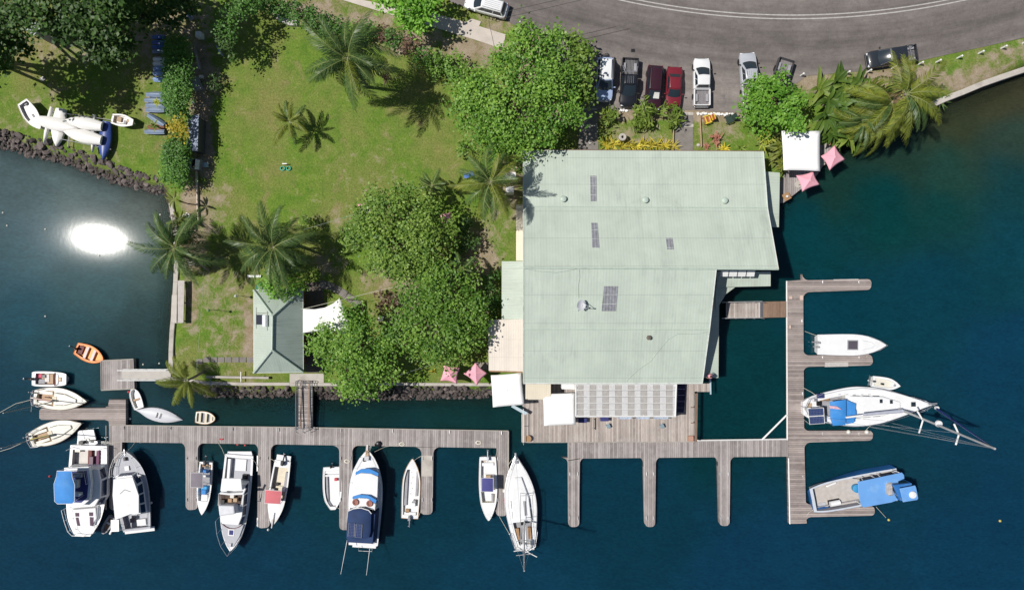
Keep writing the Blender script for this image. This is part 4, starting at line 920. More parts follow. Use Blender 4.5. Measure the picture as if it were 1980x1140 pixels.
# white runabout with open brown seats
b = Boat('runabout', 'white square bowed runabout with brown seat and maroon windscreen rim', (61, 732), (128, 733), 28, -.3, 'motorboat')
b.hull([(0, .86), (.1, .97), (.5, 1), (.8, .9), (.93, .8), (1, .68)], .62, .72, M_WHITE, M_WHITE, (M_LINER, mat('cockpit tan', (.42, .3, .2), .7, var=.4, scale=5)), [(.1, .7, .16, .25)], rail=M_WHITE)
b.box('bench_seat', M_TAN, b.L*.06, 0, .25, .38, 1.1, .35); b.box('bench_seat', mat('white seat', (.62, .58, .55), .6), -b.L*.08, .1, .25, .5, .9, .3); b.box('seat', M_BLACK, -b.L*.16, .3, .25, .4, .35, .4)
b.box('bag', mat('pink red bag', (.6, .08, .15), .7), -b.L*.28, .32, .25, .36, .42, .3); b.box('cushion', M_LINER, -b.L*.25, -.3, .25, .7, .5, .22)
MB().path([(b.L*.17, -.68, .72), (b.L*.22, -.55, .98), (b.L*.235, 0, 1.02), (b.L*.22, .55, .98), (b.L*.17, .68, .72)], .05, 6).build('windscreen', M_MAROON, b.t)
h = b.box('hatch', M_TAN, b.L*.33, 0, .74, .38, .5, .04); MB().box(b.L*.33, 0, .78, .2, .26, .012).build('hatch_panel', M_CREAM, h); b.outboard(0, M_BLACK, 1.0)
# two trailer sailers with masts leaning out of view to the west
def small_yacht(label, stern, bow, beam, mast, mtop, cov, floor, z=-.2):
    b = Boat('small_yacht', label, stern, bow, beam, z, 'sailboat')
    b.hull([(0, .62), (.15, .85), (.35, 1), (.55, .97), (.75, .7), (.9, .34), (1, .02)], .7, .85, M_WHITE2, M_WHITE2, (M_CREAM, floor), [(.06, .38, .34, .3)], rail=M_TIMBER)
    L, B = b.L, b.B
    o = b.block('cabin', M_WHITE2, [(-.11*L, -.29*B), (.1*L, -.29*B), (.33*L, -.08*B), (.33*L, .08*B), (.1*L, .29*B), (-.11*L, .29*B)], .72, .98, inset=.12, wins=[(0, .15, .8, .3, .8), (4, .2, .85, .3, .8)])
    MB().box(-.08*L, 0, .985, .5, .6, .05).build('hatch', M_CREAM, o, bevel=.02)
    mp = b.p3(*mast, .95); tp = b.p3(*mtop, 9.2)
    ms = MB().path([mp, tp], .05, 8).build('mast', mat('dull spar', (.26, .27, .28), .5, .2), b.t); MB().path([mp.lerp(tp, .5)+Vector((0, -.55, 0)), mp.lerp(tp, .5)+Vector((0, .55, 0))], .025, 5).build('spreader', M_ALU, ms)
    mb = MB()
    for e in ((L*.49, 0, .85), (-L*.49, 0, .75)): mb.path([e, tp], .005, 4)
    mb.build('stays', M_STEEL, b.t)
    bo = MB().path([mp+Vector((-.1, 0, .55)), (-L*.46, .05, 1.5)], .05, 6).build('boom', M_ALU, b.t); MB().path([mp+Vector((-.2, 0, .66)), (-L*.4, .05, 1.6)], .1, 8, .07).build('sail_cover', cov, bo, smooth=50)
    for sy in (-1, 1): b.box('cockpit_seat', M_WHITE2, -L*.3, sy*B*.22, .3, L*.26, .32, .28)
    rp = [(-L*.34, B*.4, .7), (-L*.47, B*.33, .7), (-L*.5, 0, .7), (-L*.47, -B*.33, .7), (-L*.34, -B*.4, .7)]; b.rail(rp, .55, .025, 'pushpit')
    b.rail([(L*.36, B*.2, .8), (L*.5, 0, .85), (L*.36, -B*.2, .8)], .4, .02, 'pulpit', mid=False); b.outboard(B*.2, M_LINER, .6)
    return b
small_yacht('small cream sailing yacht alongside the north edge of the short grey dock', (64, 767), (168, 776), 42, (110, 774), (6, 798), mat('faded pink cover', (.55, .38, .34), .8), M_TAN)
small_yacht('small cream sailing yacht with a yellow sail cover, south of the short grey dock', (57, 851), (158, 818), 42, (106, 838), (2, 866), M_YEL, M_TEAK)
# flybridge cruiser with blue bimini
b = Boat('flybridge_cruiser', 'white flybridge motor cruiser with a bright blue bimini top in the far south west', (168, 862), (163, 1034), 76, .45, 'motor cruiser')
b.hull([(0, .94), (.4, 1), (.65, .98), (.82, .84), (.93, .6), (1, .38)], 1.15, 1.75, M_WHITE, M_WHITE, (M_LINER, mat('teak white sole', (.6, .57, .54), .7)), [(.05, .26, .32, .55)], rake=.08, flare=.94)
X0 = -b.L/2
MB().prism(b.px(tr(f1, (300, 60), (450, 48), (475, 150), (470, 200), (290, 200)), .5), .35, .5).build('swim_platform', M_WHITE, b.t, bevel=.03)
d_ = MB().path([(X0-.45+.17*math.cos(a*PI/8), -.5+.2*math.sin(a*PI/8), .55) for a in range(16)], .045, 6, closed=True).build('life_ring', M_WHITE2, b.t)
b.box('dive_gear', M_BLACK, X0-.4, .25, .5, .3, .6, .3); b.box('barbecue', M_STEEL, X0-.35, .75, .5, .3, .35, .6)
b.box('bench_seat', M_MAROON, X0+.95+.2, -.02, .55, 1.9, .42, .3); b.box('cushion', mat('purple cushion', (.16, .06, .12), .8), X0+1.25, .9, .55, 1.8, .3, .38)
w5 = b.px(tr(f1, (190, 400), (530, 400), (560, 520), (555, 700), (500, 790), (215, 800), (190, 600)), 1.9)
cab = b.block('cabin', M_WHITE, w5, .9, 2.35, inset=.28, wins=[(1, .1, .9, .35, .85), (2, .05, .95, .35, .85), (3, .1, .9, .35, .85), (5, .1, .9, .35, .85), (6, .1, .9, .35, .85), (4, .08, .48, .3, .85), (4, .52, .92, .3, .85)], wm=M_GLASSB)
fb = b.px(tr(f1, (170, 420), (400, 410), (420, 560), (405, 720), (340, 775), (200, 770), (170, 600)), 3.0)
fly = b.block('flybridge', M_WHITE, fb, 2.35, 3.0, inset=-.08)
inn = [tuple(Vector(p).lerp(Vector((sum(q[0] for q in fb)/7, sum(q[1] for q in fb)/7)), .16)) for p in fb]
MB().prism(inn, 3.0, 3.02).build('flybridge_floor', M_NAVY, fly)
cx, cy = b.px([f1(300, 560)], 3.1)[0]; MB().box(cx, cy, 3.02, .9, .5, .55).build('helm_seat', M_WHITE2, fly, bevel=.06); MB().box(cx-.9, cy+.1, 3.02, .5, .9, .45).build('seat', M_LINER, fly, bevel=.06); MB().box(cx+1.1, cy, 3.02, .35, 1.1, .75).build('helm_console', M_WHITE, fly, bevel=.05)
b.canopy('bimini', b.px(tr(f1, (100, 445), (240, 445), (245, 505), (270, 580), (268, 735), (245, 758), (105, 760), (78, 735), (72, 570), (95, 500)), 4.75), 4.75, M_BLUE, leg0=3.0, border=M_WHITE, crown=.1)
fd = b.px(tr(f1, (230, 810), (480, 790), (490, 900), (440, 990), (285, 1000), (245, 920)), 2.0)
fc = b.block('foredeck_trunk', M_WHITE, fd, 1.5, 1.95, inset=.2)
for q in (((275, 845), (310, 845), (312, 880), (278, 880)), ((408, 840), (445, 840), (445, 875), (410, 875)), ((280, 890), (305, 890), (322, 970), (295, 968)), ((415, 885), (450, 888), (447, 968), (418, 968))):
    MB().prism(b.px(tr(f1, *q), 1.96), 1.95, 1.985).build('deck_hatch', mat('plum hatch', (.07, .03, .06), .3), fc)
rp = [(*b.px([f1(*p)], 1.75)[0], 1.75) for p in ((190, 800), (215, 900), (250, 1000), (290, 1040), (400, 1045), (470, 1030), (500, 960), (530, 850), (535, 760))]
b.rail(rp, .85, .03, 'bow_rail', M_WPAINT)
for i_ in range(5): b.box('drink_holder', M_BLACK, X0+.7+.42*i_, 1.3, .9, .16, .16, .12, 0, .02)
b.box('cockpit_table', mat('plum table', (.1, .05, .09), .4), X0+1.7, .25, .55, .9, .45, .5); b.box('fender_bag', M_WHITE2, X0+.55, -1.3, .55, .5, .6, .45); b.box('outboard_lid', M_BLACK, X0-.25, -.95, .5, .35, .5, .55); b.box('ladder_step', M_STEEL, X0+2.75, -1.3, .9, .6, .25, .1)
b.rail([(*b.px([f1(*p)], 3.0)[0], 3.0) for p in ((185, 600), (185, 440), (390, 430), (410, 560))], .6, .02, 'flybridge_rail')
mb = MB()
for q in ((X0+.2, 1.7), (X0+2.2, 1.7), (X0+.2, -1.7), (X0+2.2, -1.7)): mb.path([(q[0], q[1], 1.15), (q[0]+.1, q[1]*.97, 2.4)], .03, 5)
mb.build('awning_posts', M_STEEL, b.t)
for sx in (-1,): b.box('side_seat', M_WHITE, X0+1.3, 1.55, .55, 2.0, .35, .55)
# small tender between the cruisers
b2 = Boat('tender', 'little grey inflatable tender squeezed between the two large cruisers', (216, 999), (198, 1031), 16, -.6, 'dinghy')
b2.hull(PROF_BLUNT, .35, .42, M_LINER, M_LINER, (M_LINER, M_TAN), [(.08, .9, .2, .1)]); b2.thwart(.4, .2, .3, M_WHITE); b2.box('fender', M_WHITE, b2.L*.1, b2.B*.7, .1, 1.2, .24, .24, .1, .08)
# hardtop cruiser 2, bow north
b = Boat('motor_cruiser', 'white motor cruiser with a grey foredeck and a plain white hardtop, bow against the dock', (262, 1026), (244, 871), 65, .2, 'motor cruiser')
b.hull([(0, .8), (.25, .93), (.5, 1), (.68, .95), (.82, .74), (.93, .38), (1, .03)], .95, 1.5, M_WHITE, M_GREYDECK, (M_LINER, M_GREYDECK), [(.03, .24, .25, .4)], rake=.09, rail=M_WHITE)
L, B = b.L, b.B
bot = b.px(tr(f1, (650, 535), (830, 510), (905, 690), (915, 890), (660, 910), (640, 690)), 1.0)
bot = [(-.3*L, -.39*B), (.1*L, -.4*B), (.24*L, -.26*B), (.24*L, .26*B), (.1*L, .4*B), (-.3*L, .39*B)]
cab = b.block('cabin', M_WHITE, bot, .95, 2.1, inset=.3, wins=[(0, .04, .3, .3, .9), (0, .36, .63, .3, .9), (0, .68, .96, .3, .9), (4, .04, .3, .3, .9), (4, .36, .63, .3, .9), (4, .68, .96, .3, .9), (1, .1, .9, .3, .9), (3, .1, .9, .3, .9), (2, .06, .48, .3, .9), (2, .52, .94, .3, .9)], wm=M_GLASSB)
MB().prism(b.px(tr(f1, (640, 525), (825, 505), (885, 680), (885, 850), (800, 860), (655, 915), (632, 680)), 2.5), 2.42, 2.52).build('hardtop', M_WHITE, b.t, bevel=.04)
MB().path([(*p, 2.55) for p in b.px(tr(f1, (700, 665), (745, 625), (800, 645)), 2.6)], .035, 5).build('antenna', M_LINER, b.t)
MB().prism(b.px(tr(f1, (640, 500), (700, 480), (860, 475), (910, 485), (905, 497), (700, 498), (645, 508)), 1.5), 1.4, 1.6).build('windscreen_visor', M_WHITE, b.t, bevel=.02)
rp = [(*b.px([f1(*p)], 1.45)[0], 1.45) for p in ((635, 495), (645, 400), (675, 320), (735, 255), (770, 250), (840, 310), (890, 400), (915, 490))]
b.rail(rp, .7, .03, 'bow_rail', M_WPAINT); b.box('windlass', M_BLACK, L*.41, 0, 1.5, .4, .25, .22); b.box('deck_hatch', M_WHITE, L*.29, .0, 1.42, .5, .5, .06); b.box('anchor', M_STEEL, L*.49, 0, 1.52, .7, .14, .08)
b.box('transom_platform', M_WHITE, -L*.52, 0, .3, .5, B*.9, .12); b.box('engine_box', M_WHITE, -L*.41, -.6, .4, .7, 1.0, .55); b.box('ice_box', mat('slate box', (.13, .1, .12), .5), -L*.38, .5, .4, .45, .5, .35)
MB().prism(b.px(tr(f1, (613, 915), (690, 912), (692, 1025), (613, 1028)), 2.4), 2.3, 2.36).build('side_awning', M_CLOTHW, b.t)
mb = MB()
for p in ((625, 925), (680, 1015)): q = b.px([f1(*p)], 2.3)[0]; mb.path([(*q, 2.3), (-L*.42, q[1]*.75, .9)], .025, 5)
mb.build('awning_arms', M_STEEL, b.t); b.rail([(-L*.3, -B*.44, .95), (-L*.46, -B*.42, .95), (-L*.46, B*.42, .95), (-L*.3, B*.44, .95)], .5, .02, 'stern_rail')
# open boat with grey canopy
b = Boat('centre_console_boat', 'open white fishing boat with a small square grey canopy overhanging the second finger pier', (398, 893), (391, 994), 28, -.3, 'motorboat')
b.hull(PROF_SKIFF, .65, .85, M_WHITE, M_WHITE, (M_WHITE, M_LINER), [(.04, .74, .14, .22)])
b.box('seat', M_BLUE, -b.L*.32, 0, .22, .35, .6, .4); b.box('bench', M_WHITE, -b.L*.23, 0, .22, .22, 1.1, .42); b.box('console', M_BLUE, .06*b.L, .05, .22, .5, .5, .7); b.box('cover', mat('blue seat cover', (.05, .35, .7), .7), .0, .0, .22, .45, .6, .5); b.box('bow_cushion', M_WHITE, .2*b.L, .05, .3, .9, .75, .3, 0, .1); b.box('tank', M_BLACK, -.4*b.L, .1, .22, .3, .4, .3)
b.box('stern_bench', M_TAN, -.43*b.L, 0, .3, .4, .9, .2)
b.canopy('canopy', b.px(tr(f2, (70, 288), (186, 290), (185, 432), (68, 428)), 2.2), 2.2, M_GREYCANVAS, border=M_WHITE, fm=M_WPAINT); b.outboard(.0, M_BLACK, .9)
mb = MB()
for i in range(4):
    for s_ in (-1, 1): mb.path([(.05*b.L+i*.18, s_*b.B*.4, .75), (.05*b.L+i*.18, s_*b.B*.45, 1.1)], .025, 5)
mb.build('rod_holders', M_WPAINT, b.t)
# cruiser 3, bow south
b = Boat('motor_cruiser', 'white motor cruiser with grey foredeck, bow pointing out to sea and stern to the dock', (461, 880), (447, 1063), 58, .15, 'motor cruiser')
b.hull([(0, .95), (.3, 1), (.55, .97), (.7, .86), (.84, .62), (.94, .32), (1, .04)], .95, 1.45, mat('lavender white hull', (.6, .61, .72), .3), M_WHITE, (M_LINER, M_GREYDECK), [(.03, .28, .22, .4)], rake=.09)
L, B = b.L, b.B; X0 = -L/2
MB().prism(b.px(tr(f2, (420, 85), (650, 85), (660, 125), (415, 125)), .5), .38, .5).build('swim_platform', M_WHITE, b.t, bevel=.03)
for y in (.35, -.5): b.box('buoy', M_RED, X0-1.0, y, .2, .2, .2, .25, 0, .06)
MB().prism([(L*.21, -.38*B), (L*.34, -.27*B), (L*.45, -.1*B), (L*.45, .1*B), (L*.34, .27*B), (L*.21, .38*B)], 1.2, 1.475).build('foredeck_nonskid', M_GREYDECK, b.t)
cab = b.block('cabin', M_WHITE, [(-.24*L, -.42*B), (.12*L, -.42*B), (.22*L, -.3*B), (.22*L, .3*B), (.12*L, .42*B), (-.24*L, .42*B)], .95, 2.0, inset=.22, wins=[(0, .03, .3, .3, .9), (0, .35, .65, .3, .9), (0, .7, .97, .3, .9), (4, .03, .3, .3, .9), (4, .35, .65, .3, .9), (4, .7, .97, .3, .9), (1, .1, .9, .3, .85), (3, .1, .9, .3, .85), (2, .05, .95, .25, .8)], wm=M_GLASSB)
MB().prism(b.px(tr(f2, (365, 342), (550, 345), (560, 460), (350, 465)), 2.7), 2.55, 2.68).build('hardtop', M_WHITE, b.t, bevel=.05)
fl = b.px(tr(f2, (318, 600), (490, 605), (500, 690), (330, 715)), 3.0)
fly = b.block('flybridge', mat('flybridge cover', (.6, .61, .65), .6), fl, 2.0, 2.95, inset=.12, bevel=.15)
MB().prism(b.px(tr(f2, (330, 500), (560, 480), (545, 595), (320, 605)), 2.1), 2.0, 2.06).build('flybridge_floor', mat('dark sole', (.08, .05, .04), .8), b.t)
for px_, py_, m_ in ((380, 560, M_BLACK), (450, 550, M_TAN), (500, 545, M_TEAK), (470, 510, M_WHITE2)): x, y = b.px([f2(px_, py_)], 2.3)[0]; b.box('helm_seat', m_, x, y, 2.06, .4, .42, .45)
b.rail([(*p, 2.0) for p in b.px(tr(f2, (345, 595), (350, 480), (580, 470), (560, 600)), 2.4)], .7, .035, 'flybridge_rail', M_WPAINT)
MB().path([(*p, 2.75) for p in b.px(tr(f2, (350, 485), (440, 495), (570, 490), (590, 440)), 2.8)], .12, 8).build('radar_arch', M_WHITE, b.t, smooth=40)
pts = [(L*.235, y*B*.34, 1.55-.0*abs(y)) for y in (-1, -.6, -.2, .2, .6, 1)]; pts = [(x-.5*abs(p/5*2-1)**2+.25, y, z) for p, (x, y, z) in enumerate(pts)]
MB().path(pts, .04, 5).build('visor_rim', M_MAROON, b.t)
h = b.box('deck_hatch', M_WHITE, L*.3, 0, 1.46, .75, .7, .06); MB().box(L*.3, 0, 1.52, .5, .45, .015).build('hatch_glass', M_NAVY, h); b.box('windlass', M_STEEL, L*.43, 0, 1.46, .4, .3, .18)
rp = [(L*.15, B*.45, 1.2), (L*.28, B*.37, 1.3), (L*.4, B*.22, 1.4), (L*.495, 0, 1.45), (L*.4, -B*.22, 1.4), (L*.28, -B*.37, 1.3), (L*.15, -B*.45, 1.2)]
mb = MB(); top = [(x+.35, y*1.12, z+.7) for x, y, z in rp]; mb.path(top, .025, 5)
for p, q in zip(rp, top): mb.path([p, q], .02, 5)
mb.build('bow_rail', M_STEEL, b.t); b.box('side_locker', M_WHITE, X0+1.6, -B*.32, .4, 2.2, .3, .5); b.box('fish_bin', M_BLACK, X0+2.4, .7, .4, .5, .5, .35); b.box('engine_hatch', M_WHITE, X0+1.2, .1, .4, 1.3, 1.2, .12)
# red canopy boat
b = Boat('fishing_boat', 'white fishing boat with a square faded red canopy beside the third finger pier', (546, 891), (528, 1014), 35, -.1, 'motorboat')
b.hull(PROF_SKIFF, .8, 1.15, M_WHITE, M_WHITE, (M_LINER, M_CREAM), [(.1, .6, .16, .3)])
b.box('console', M_BLACK, .02*b.L, -.2, .3, .5, .7, .7); b.box('seat', M_WHITE, -.06*b.L, .55, .3, .5, .4, .45); b.box('seat', M_LINER, -.02*b.L, -.65, .3, .45, .35, .5); b.box('tackle_box', M_BLACK, -.12*b.L, -.3, .3, .3, .3, .3); b.box('stern_platform', M_WHITE, -.54*b.L, 0, .5, .6, 1.6, .1); b.box('side_bench', M_LINER, -.2*b.L, .62, .3, 1.8, .3, .35)
b.canopy('canopy', b.px(tr(f2, (785, 452), (940, 465), (926, 588), (776, 580)), 2.35), 2.35, M_PINKCLOTH, border=M_WHITE, fm=M_WPAINT)
b.outboard(.1, M_BLACK, 1.1); b.box('anchor_well', M_TAN, .44*b.L, 0, 1.1, .5, .3, .06); MB().path([(.3*b.L, 0, 1.15), (.53*b.L, 0, 1.3)], .06, 5).build('bowsprit', M_WHITE, b.t)
# small white skiff
b = Boat('skiff', 'small open white skiff with a red box, between the third and fourth finger piers', (641, 903), (644, 984), 35, -.45, 'dinghy')
b.hull(PROF_BLUNT, .5, .62, M_WHITE, M_WHITE, (M_LINER, M_WHITE), [(.08, .93, .16, .16)], rail=M_WHITE); b.thwart(.12, .3, .42); b.thwart(.2, .2, .42); b.box('fuel_box', M_RED, -.2*b.L, .38, .16, .3, .3, .3); b.box('side_seat', M_LINER, .02*b.L, -.62, .16, b.L*.6, .22, .2); b.outboard(0, M_BLACK, .7, tilt=False)
# big blue and white cruiser, bow north
b = Boat('motor_cruiser', 'large white motor cruiser with blue canvas strips, two solar panels and long outrigger poles', (701, 1056), (712, 868), 66, .3, 'motor cruiser')
b.hull([(0, .86), (.25, .95), (.5, 1), (.66, .95), (.8, .75), (.92, .42), (1, .06)], 1.0, 1.7, mat('blue grey topside', (.45, .5, .62), .35), M_WHITE, (M_LINER, M_TEAK), [(.03, .14, .25, .45)], rake=.1)
L, B = b.L, b.B
cab = b.block('cabin', M_WHITE, [(-.1*L, -.38*B), (.2*L, -.38*B), (.29*L, -.24*B), (.29*L, .24*B), (.2*L, .38*B), (-.1*L, .38*B)], 1.2, 2.3, inset=.22, wins=[(0, .05, .3, .3, .85), (0, .36, .64, .3, .85), (0, .7, .95, .3, .85), (4, .05, .3, .3, .85), (4, .36, .64, .3, .85), (4, .7, .95, .3, .85)], wm=M_GLASSB)
for q, z in ((((325, 265), (370, 238), (440, 232), (515, 268), (512, 302), (450, 272), (372, 265), (330, 285)), 2.3), (((302, 462), (355, 445), (430, 450), (500, 488), (492, 520), (430, 475), (360, 470), (303, 482)), 2.9)):
    MB().prism(b.px(tr(f3, *q), z), z-.12, z+.06).build('windscreen_cover', M_BLUE, b.t, bevel=.03)
ft = b.px(tr(f3, (330, 290), (372, 270), (455, 275), (512, 300), (505, 480), (430, 452), (350, 450), (300, 465), (310, 380)), 2.5)
MB().prism(ft, 2.32, 2.5).build('cabin_roof', M_WHITE, b.t, bevel=.06)
fl = b.px(tr(f3, (300, 490), (360, 475), (430, 480), (490, 525), (485, 580), (400, 545), (330, 545), (295, 560)), 2.8)
MB().prism(fl, 2.0, 2.75).build('flybridge_coaming', M_WHITE, b.t, bevel=.06)
for p in ((325, 510), (440, 520)):
    x, y = b.px([f3(*p)], 2.95)[0]; MB().lathe([(.32, 0), (.36, .06), (.32, .12), (.2, .1), (.2, .02)], (x, y, 2.8), 18).build('life_ring', mat('brown ring', (.3, .12, .09), .7), b.t, smooth=40)
b.block('aft_cabin', M_DNAVY, [(-.42*L, -.4*B), (-.1*L, -.42*B), (-.1*L, .42*B), (-.42*L, .4*B)], 1.0, 2.9, inset=.15, bevel=.05)
cq = b.px(tr(f3, (268, 580), (300, 567), (370, 560), (435, 580), (455, 605), (450, 750), (435, 800), (345, 812), (252, 800), (255, 690)), 3.3)
cn = b.canopy('flybridge_canopy', cq, 3.3, M_DNAVY, legs=True, crown=.16, leg0=1.2)
MB().path([(*p, 3.32) for p in b.px(tr(f3, (270, 578), (310, 560), (370, 553), (435, 573), (457, 600)), 3.3)], .05, 6).build('canopy_bow', M_WPAINT, cn)
for q in (((275, 676), (323, 678), (316, 787), (265, 785)), ((333, 684), (383, 687), (376, 797), (324, 793))):
    s_ = MB().prism(b.px(tr(f3, *q), 3.5), 3.5, 3.54).build('solar_panel', M_SOLAR, cn); MB().path([(*p, 3.54) for p in b.px(tr(f3, *q), 3.5)], .035, 4, closed=True).build('panel_frame', M_STEEL, s_)
b.box('stern_bench', M_WHITE, -.46*L, 0, .5, .5, B*.78, .5); b.box('duckboard', M_WHITE, -.52*L, 0, .3, .5, B*.7, .1); b.box('dive_tank', M_STEEL, -.44*L, -B*.3, .5, .5, .3, .9)
MB().path([(-.54*L, .6, .45), (-.575*L, .6, .45), (-.575*L, -.9, .45), (-.54*L, -.9, .45)], .03, 5).build('boarding_ladder', M_STEEL, b.t)
for p, q in (((262, 800), (206, 1095)), ((443, 885), (416, 1103))):
    MB().path([b.p3(*f3(*p), 2.0), b.p3(*f3(*q), 3.6)], .035, 6, .02).build('outrigger_pole', M_WPAINT, b.t)
b.box('anchor_winch', M_STEEL, .42*L, 0, 1.68, .5, .5, .25); b.box('bowsprit', M_TEAK, .49*L, 0, 1.7, 1.3, .35, .09); b.box('anchor', M_STEEL, .53*L, 0, 1.8, .7, .2, .1); b.box('anchor_chain', M_BLACK, .4*L, .3, 1.66, .4, .25, .1)
b.rail([(x*L, y*B, z) for x, y, z in ((-.05, -.49, 1.1), (.15, -.47, 1.25), (.3, -.36, 1.4), (.42, -.2, 1.6), (.49, -.05, 1.7), (.49, .05, 1.7), (.42, .2, 1.6), (.3, .36, 1.4), (.15, .47, 1.25), (-.05, .49, 1.1))], .6, .02, 'deck_rail', mid=False)
# long white boat
b = Boat('longboat', 'long narrow open white boat with bow to the dock, beside the shortest finger pier', (792, 1002), (798, 886), 35, -.4, 'motorboat')
b.hull([(0, .92), (.4, 1), (.65, .95), (.82, .68), (.93, .34), (1, .04)], .55, .75, M_WHITE, M_WHITE, (M_CREAM, M_WHITE), [(.06, .82, .15, .2)], rail=M_TAN)
b.box('side_bench', M_LINER, .02*b.L, .58, .2, b.L*.62, .3, .22); b.box('side_bench', M_LINER, .08*b.L, -.6, .2, b.L*.42, .25, .22); b.box('console', M_WHITE, -.26*b.L, -.35, .2, .5, .45, .7); b.box('seat', M_LINER, -.21*b.L, -.45, .2, .3, .3, .5); b.box('clutter_bin', M_TAN, -.38*b.L, .3, .2, .4, .4, .3); b.box('stern_seat', M_WHITE, -.42*b.L, 0, .2, .3, 1.3, .3)
for i in range(5): b.box('deck_fitting', M_LINER, (-.1+.09*i)*b.L, .0+(-1)**i*.08, .2, .08, .08, .04)
b.outboard(.0, M_LINER, 1.0)
# navy canopy boat
b = Boat('fishing_boat', 'white fishing boat with a square violet navy canopy beside the easternmost west dock finger', (943, 883), (945, 1004), 34, -.3, 'motorboat')
b.hull(PROF_SKIFF, .7, .95, M_WHITE, M_WHITE, (M_CREAM, M_WHITE), [(.05, .72, .16, .25)], rail=M_WHITE)
b.box('stern_bench', M_WHITE, -.38*b.L, 0, .25, .35, 1.3, .4); b.box('battery_box', M_TAN, -.45*b.L, -.4, .3, .3, .3, .3); b.box('seat', M_TEAK, -.18*b.L, .05, .25, .3, .6, .5); b.box('side_bench', M_LINER, .2*b.L, .45, .25, 1.4, .25, .3); b.box('console', M_WHITE, -.0*b.L, 0, .25, .5, .6, .8); b.box('bow_bin', M_LINER, .04*b.L, -.5, .25, .25, .3, .4)
b.canopy('canopy', b.px(tr(f4, (98, 288), (200, 290), (200, 410), (97, 408)), 2.3), 2.3, M_PURPLE, fm=M_WPAINT, border=M_WPAINT); b.outboard(0, mat('outboard white', (.6, .62, .66), .3), 1.0)
# white sloop
b = Boat('sailing_yacht', 'white sloop with brown cockpit seats, bow to the dock and mast towards the open water', (1016, 1064), (997, 879), 61, .05, 'sailboat')
b.hull(PROF_YACHT, .95, 1.2, M_WHITE, M_WHITE, (M_WHITE2, M_LINER), [(.06, .3, .5, .45)], rake=.08, rail=M_STEEL)
L, B = b.L, b.B
b.block('coachroof', M_WHITE, [(-.2*L, -.3*B), (.05*L, -.31*B), (.28*L, -.12*B), (.28*L, .12*B), (.05*L, .31*B), (-.2*L, .3*B)], 1.0, 1.38, inset=.14, wins=[(0, .15, .5, .3, .75), (0, .6, .95, .3, .75), (4, .05, .4, .3, .75), (4, .5, .85, .3, .75)], bevel=.06)
for s_ in (-1, 1): b.box('cockpit_seat', M_TAN, -.33*L, s_*B*.21, .5, 1.3, .5, .32)
b.box('companionway', M_BLACK, -.2*L, 0, 1.1, .5, .55, .25); b.box('deck_hatch', M_LINER, .2*L, -.05, 1.32, .5, .5, .05); b.box('dinghy_chocks', M_LINER, -.05*L, -.45, 1.38, 1.6, .3, .06)
mp = b.p3(1014, 1004, 1.0); tp = b.p3(*f4(472, 1108), 13.6)
ms = MB().path([mp, tp], .085, 10, .06).build('mast', M_ALU, b.t, smooth=60)
for u in (.45, .72): c_ = mp.lerp(tp, u); MB().path([c_+Vector((0, -.8, 0)), c_, c_+Vector((0, .8, 0))], .035, 5).build('spreader', M_ALU, ms)
mb = MB()
for e in ((L*.495, 0, 1.2), (-L*.49, 0, 1.0), (mp.x-.3, B*.46, 1.1), (mp.x-.3, -B*.46, 1.1)): mb.path([e, tp], .01, 4)
mb.build('stays', M_STEEL, b.t)
bo = MB().path([mp+Vector((.1, 0, .9)), mp+Vector((-3.2, .1, 1.0))], .06, 6).build('boom', M_ALU, b.t); MB().path([mp+Vector((-.1, 0, 1.02)), mp+Vector((-3.0, .1, 1.1))], .13, 8, .08).build('furled_mainsail', M_CLOTHW, bo, smooth=60)
g = lambda p, z: b.p3(*f4(*p), z); mb = MB(); z = 2.4
for p, q in (((440, 445), (440, 890)), ((440, 445), (552, 440)), ((440, 658), (540, 655)), ((545, 445), (565, 880)), ((440, 890), (565, 885))): mb.path([g(p, z), g(q, z)], .035, 5)
for p in ((440, 445), (552, 440), (440, 890), (565, 885)): v = g(p, z); mb.path([v, (v.x, max(-B*.45, min(B*.45, v.y)), 1.0)], .025, 5)
mb.build('awning_frame', M_ALU, b.t)
MB().lathe([(.3, 0), (.36, .1), (.3, .22), (0, .26)], g((470, 890), 2.5), 16).build('radome', M_WHITE, b.t, smooth=50)
mb = MB(); mb.path([(-.47*L, -.9, 1.0), g((380, 935), 1.2)], .05, 5); mb.path([(-.45*L, .9, 1.0), g((585, 985), 1.2)], .05, 5); mb.build('davit', M_WPAINT, b.t)
b.rail([(-.3*L, B*.44, 1.0), (-.45*L, B*.33, 1.0), (-.5*L, 0, 1.0), (-.45*L, -B*.33, 1.0), (-.3*L, -B*.44, 1.0)], .6, .025, 'pushpit')
b.rail([(.36*L, B*.24, 1.15), (.44*L, B*.12, 1.2), (.5*L, 0, 1.2), (.44*L, -B*.12, 1.2), (.36*L, -B*.24, 1.15)], .6, .022, 'pulpit'); b.box('windlass', M_STEEL, .43*L, 0, 1.2, .3, .3, .2); b.box('anchor', M_STEEL, .49*L, 0, 1.22, .8, .2, .1)
for s_ in (-1, 1): MB().path([(x*L, s_*b.hb(x+.5)*.97, b.sheer(x+.5)+.55) for x in (-.3, -.15, 0, .15, .3, .36)], .012, 4).build('lifeline', M_STEEL, b.t)
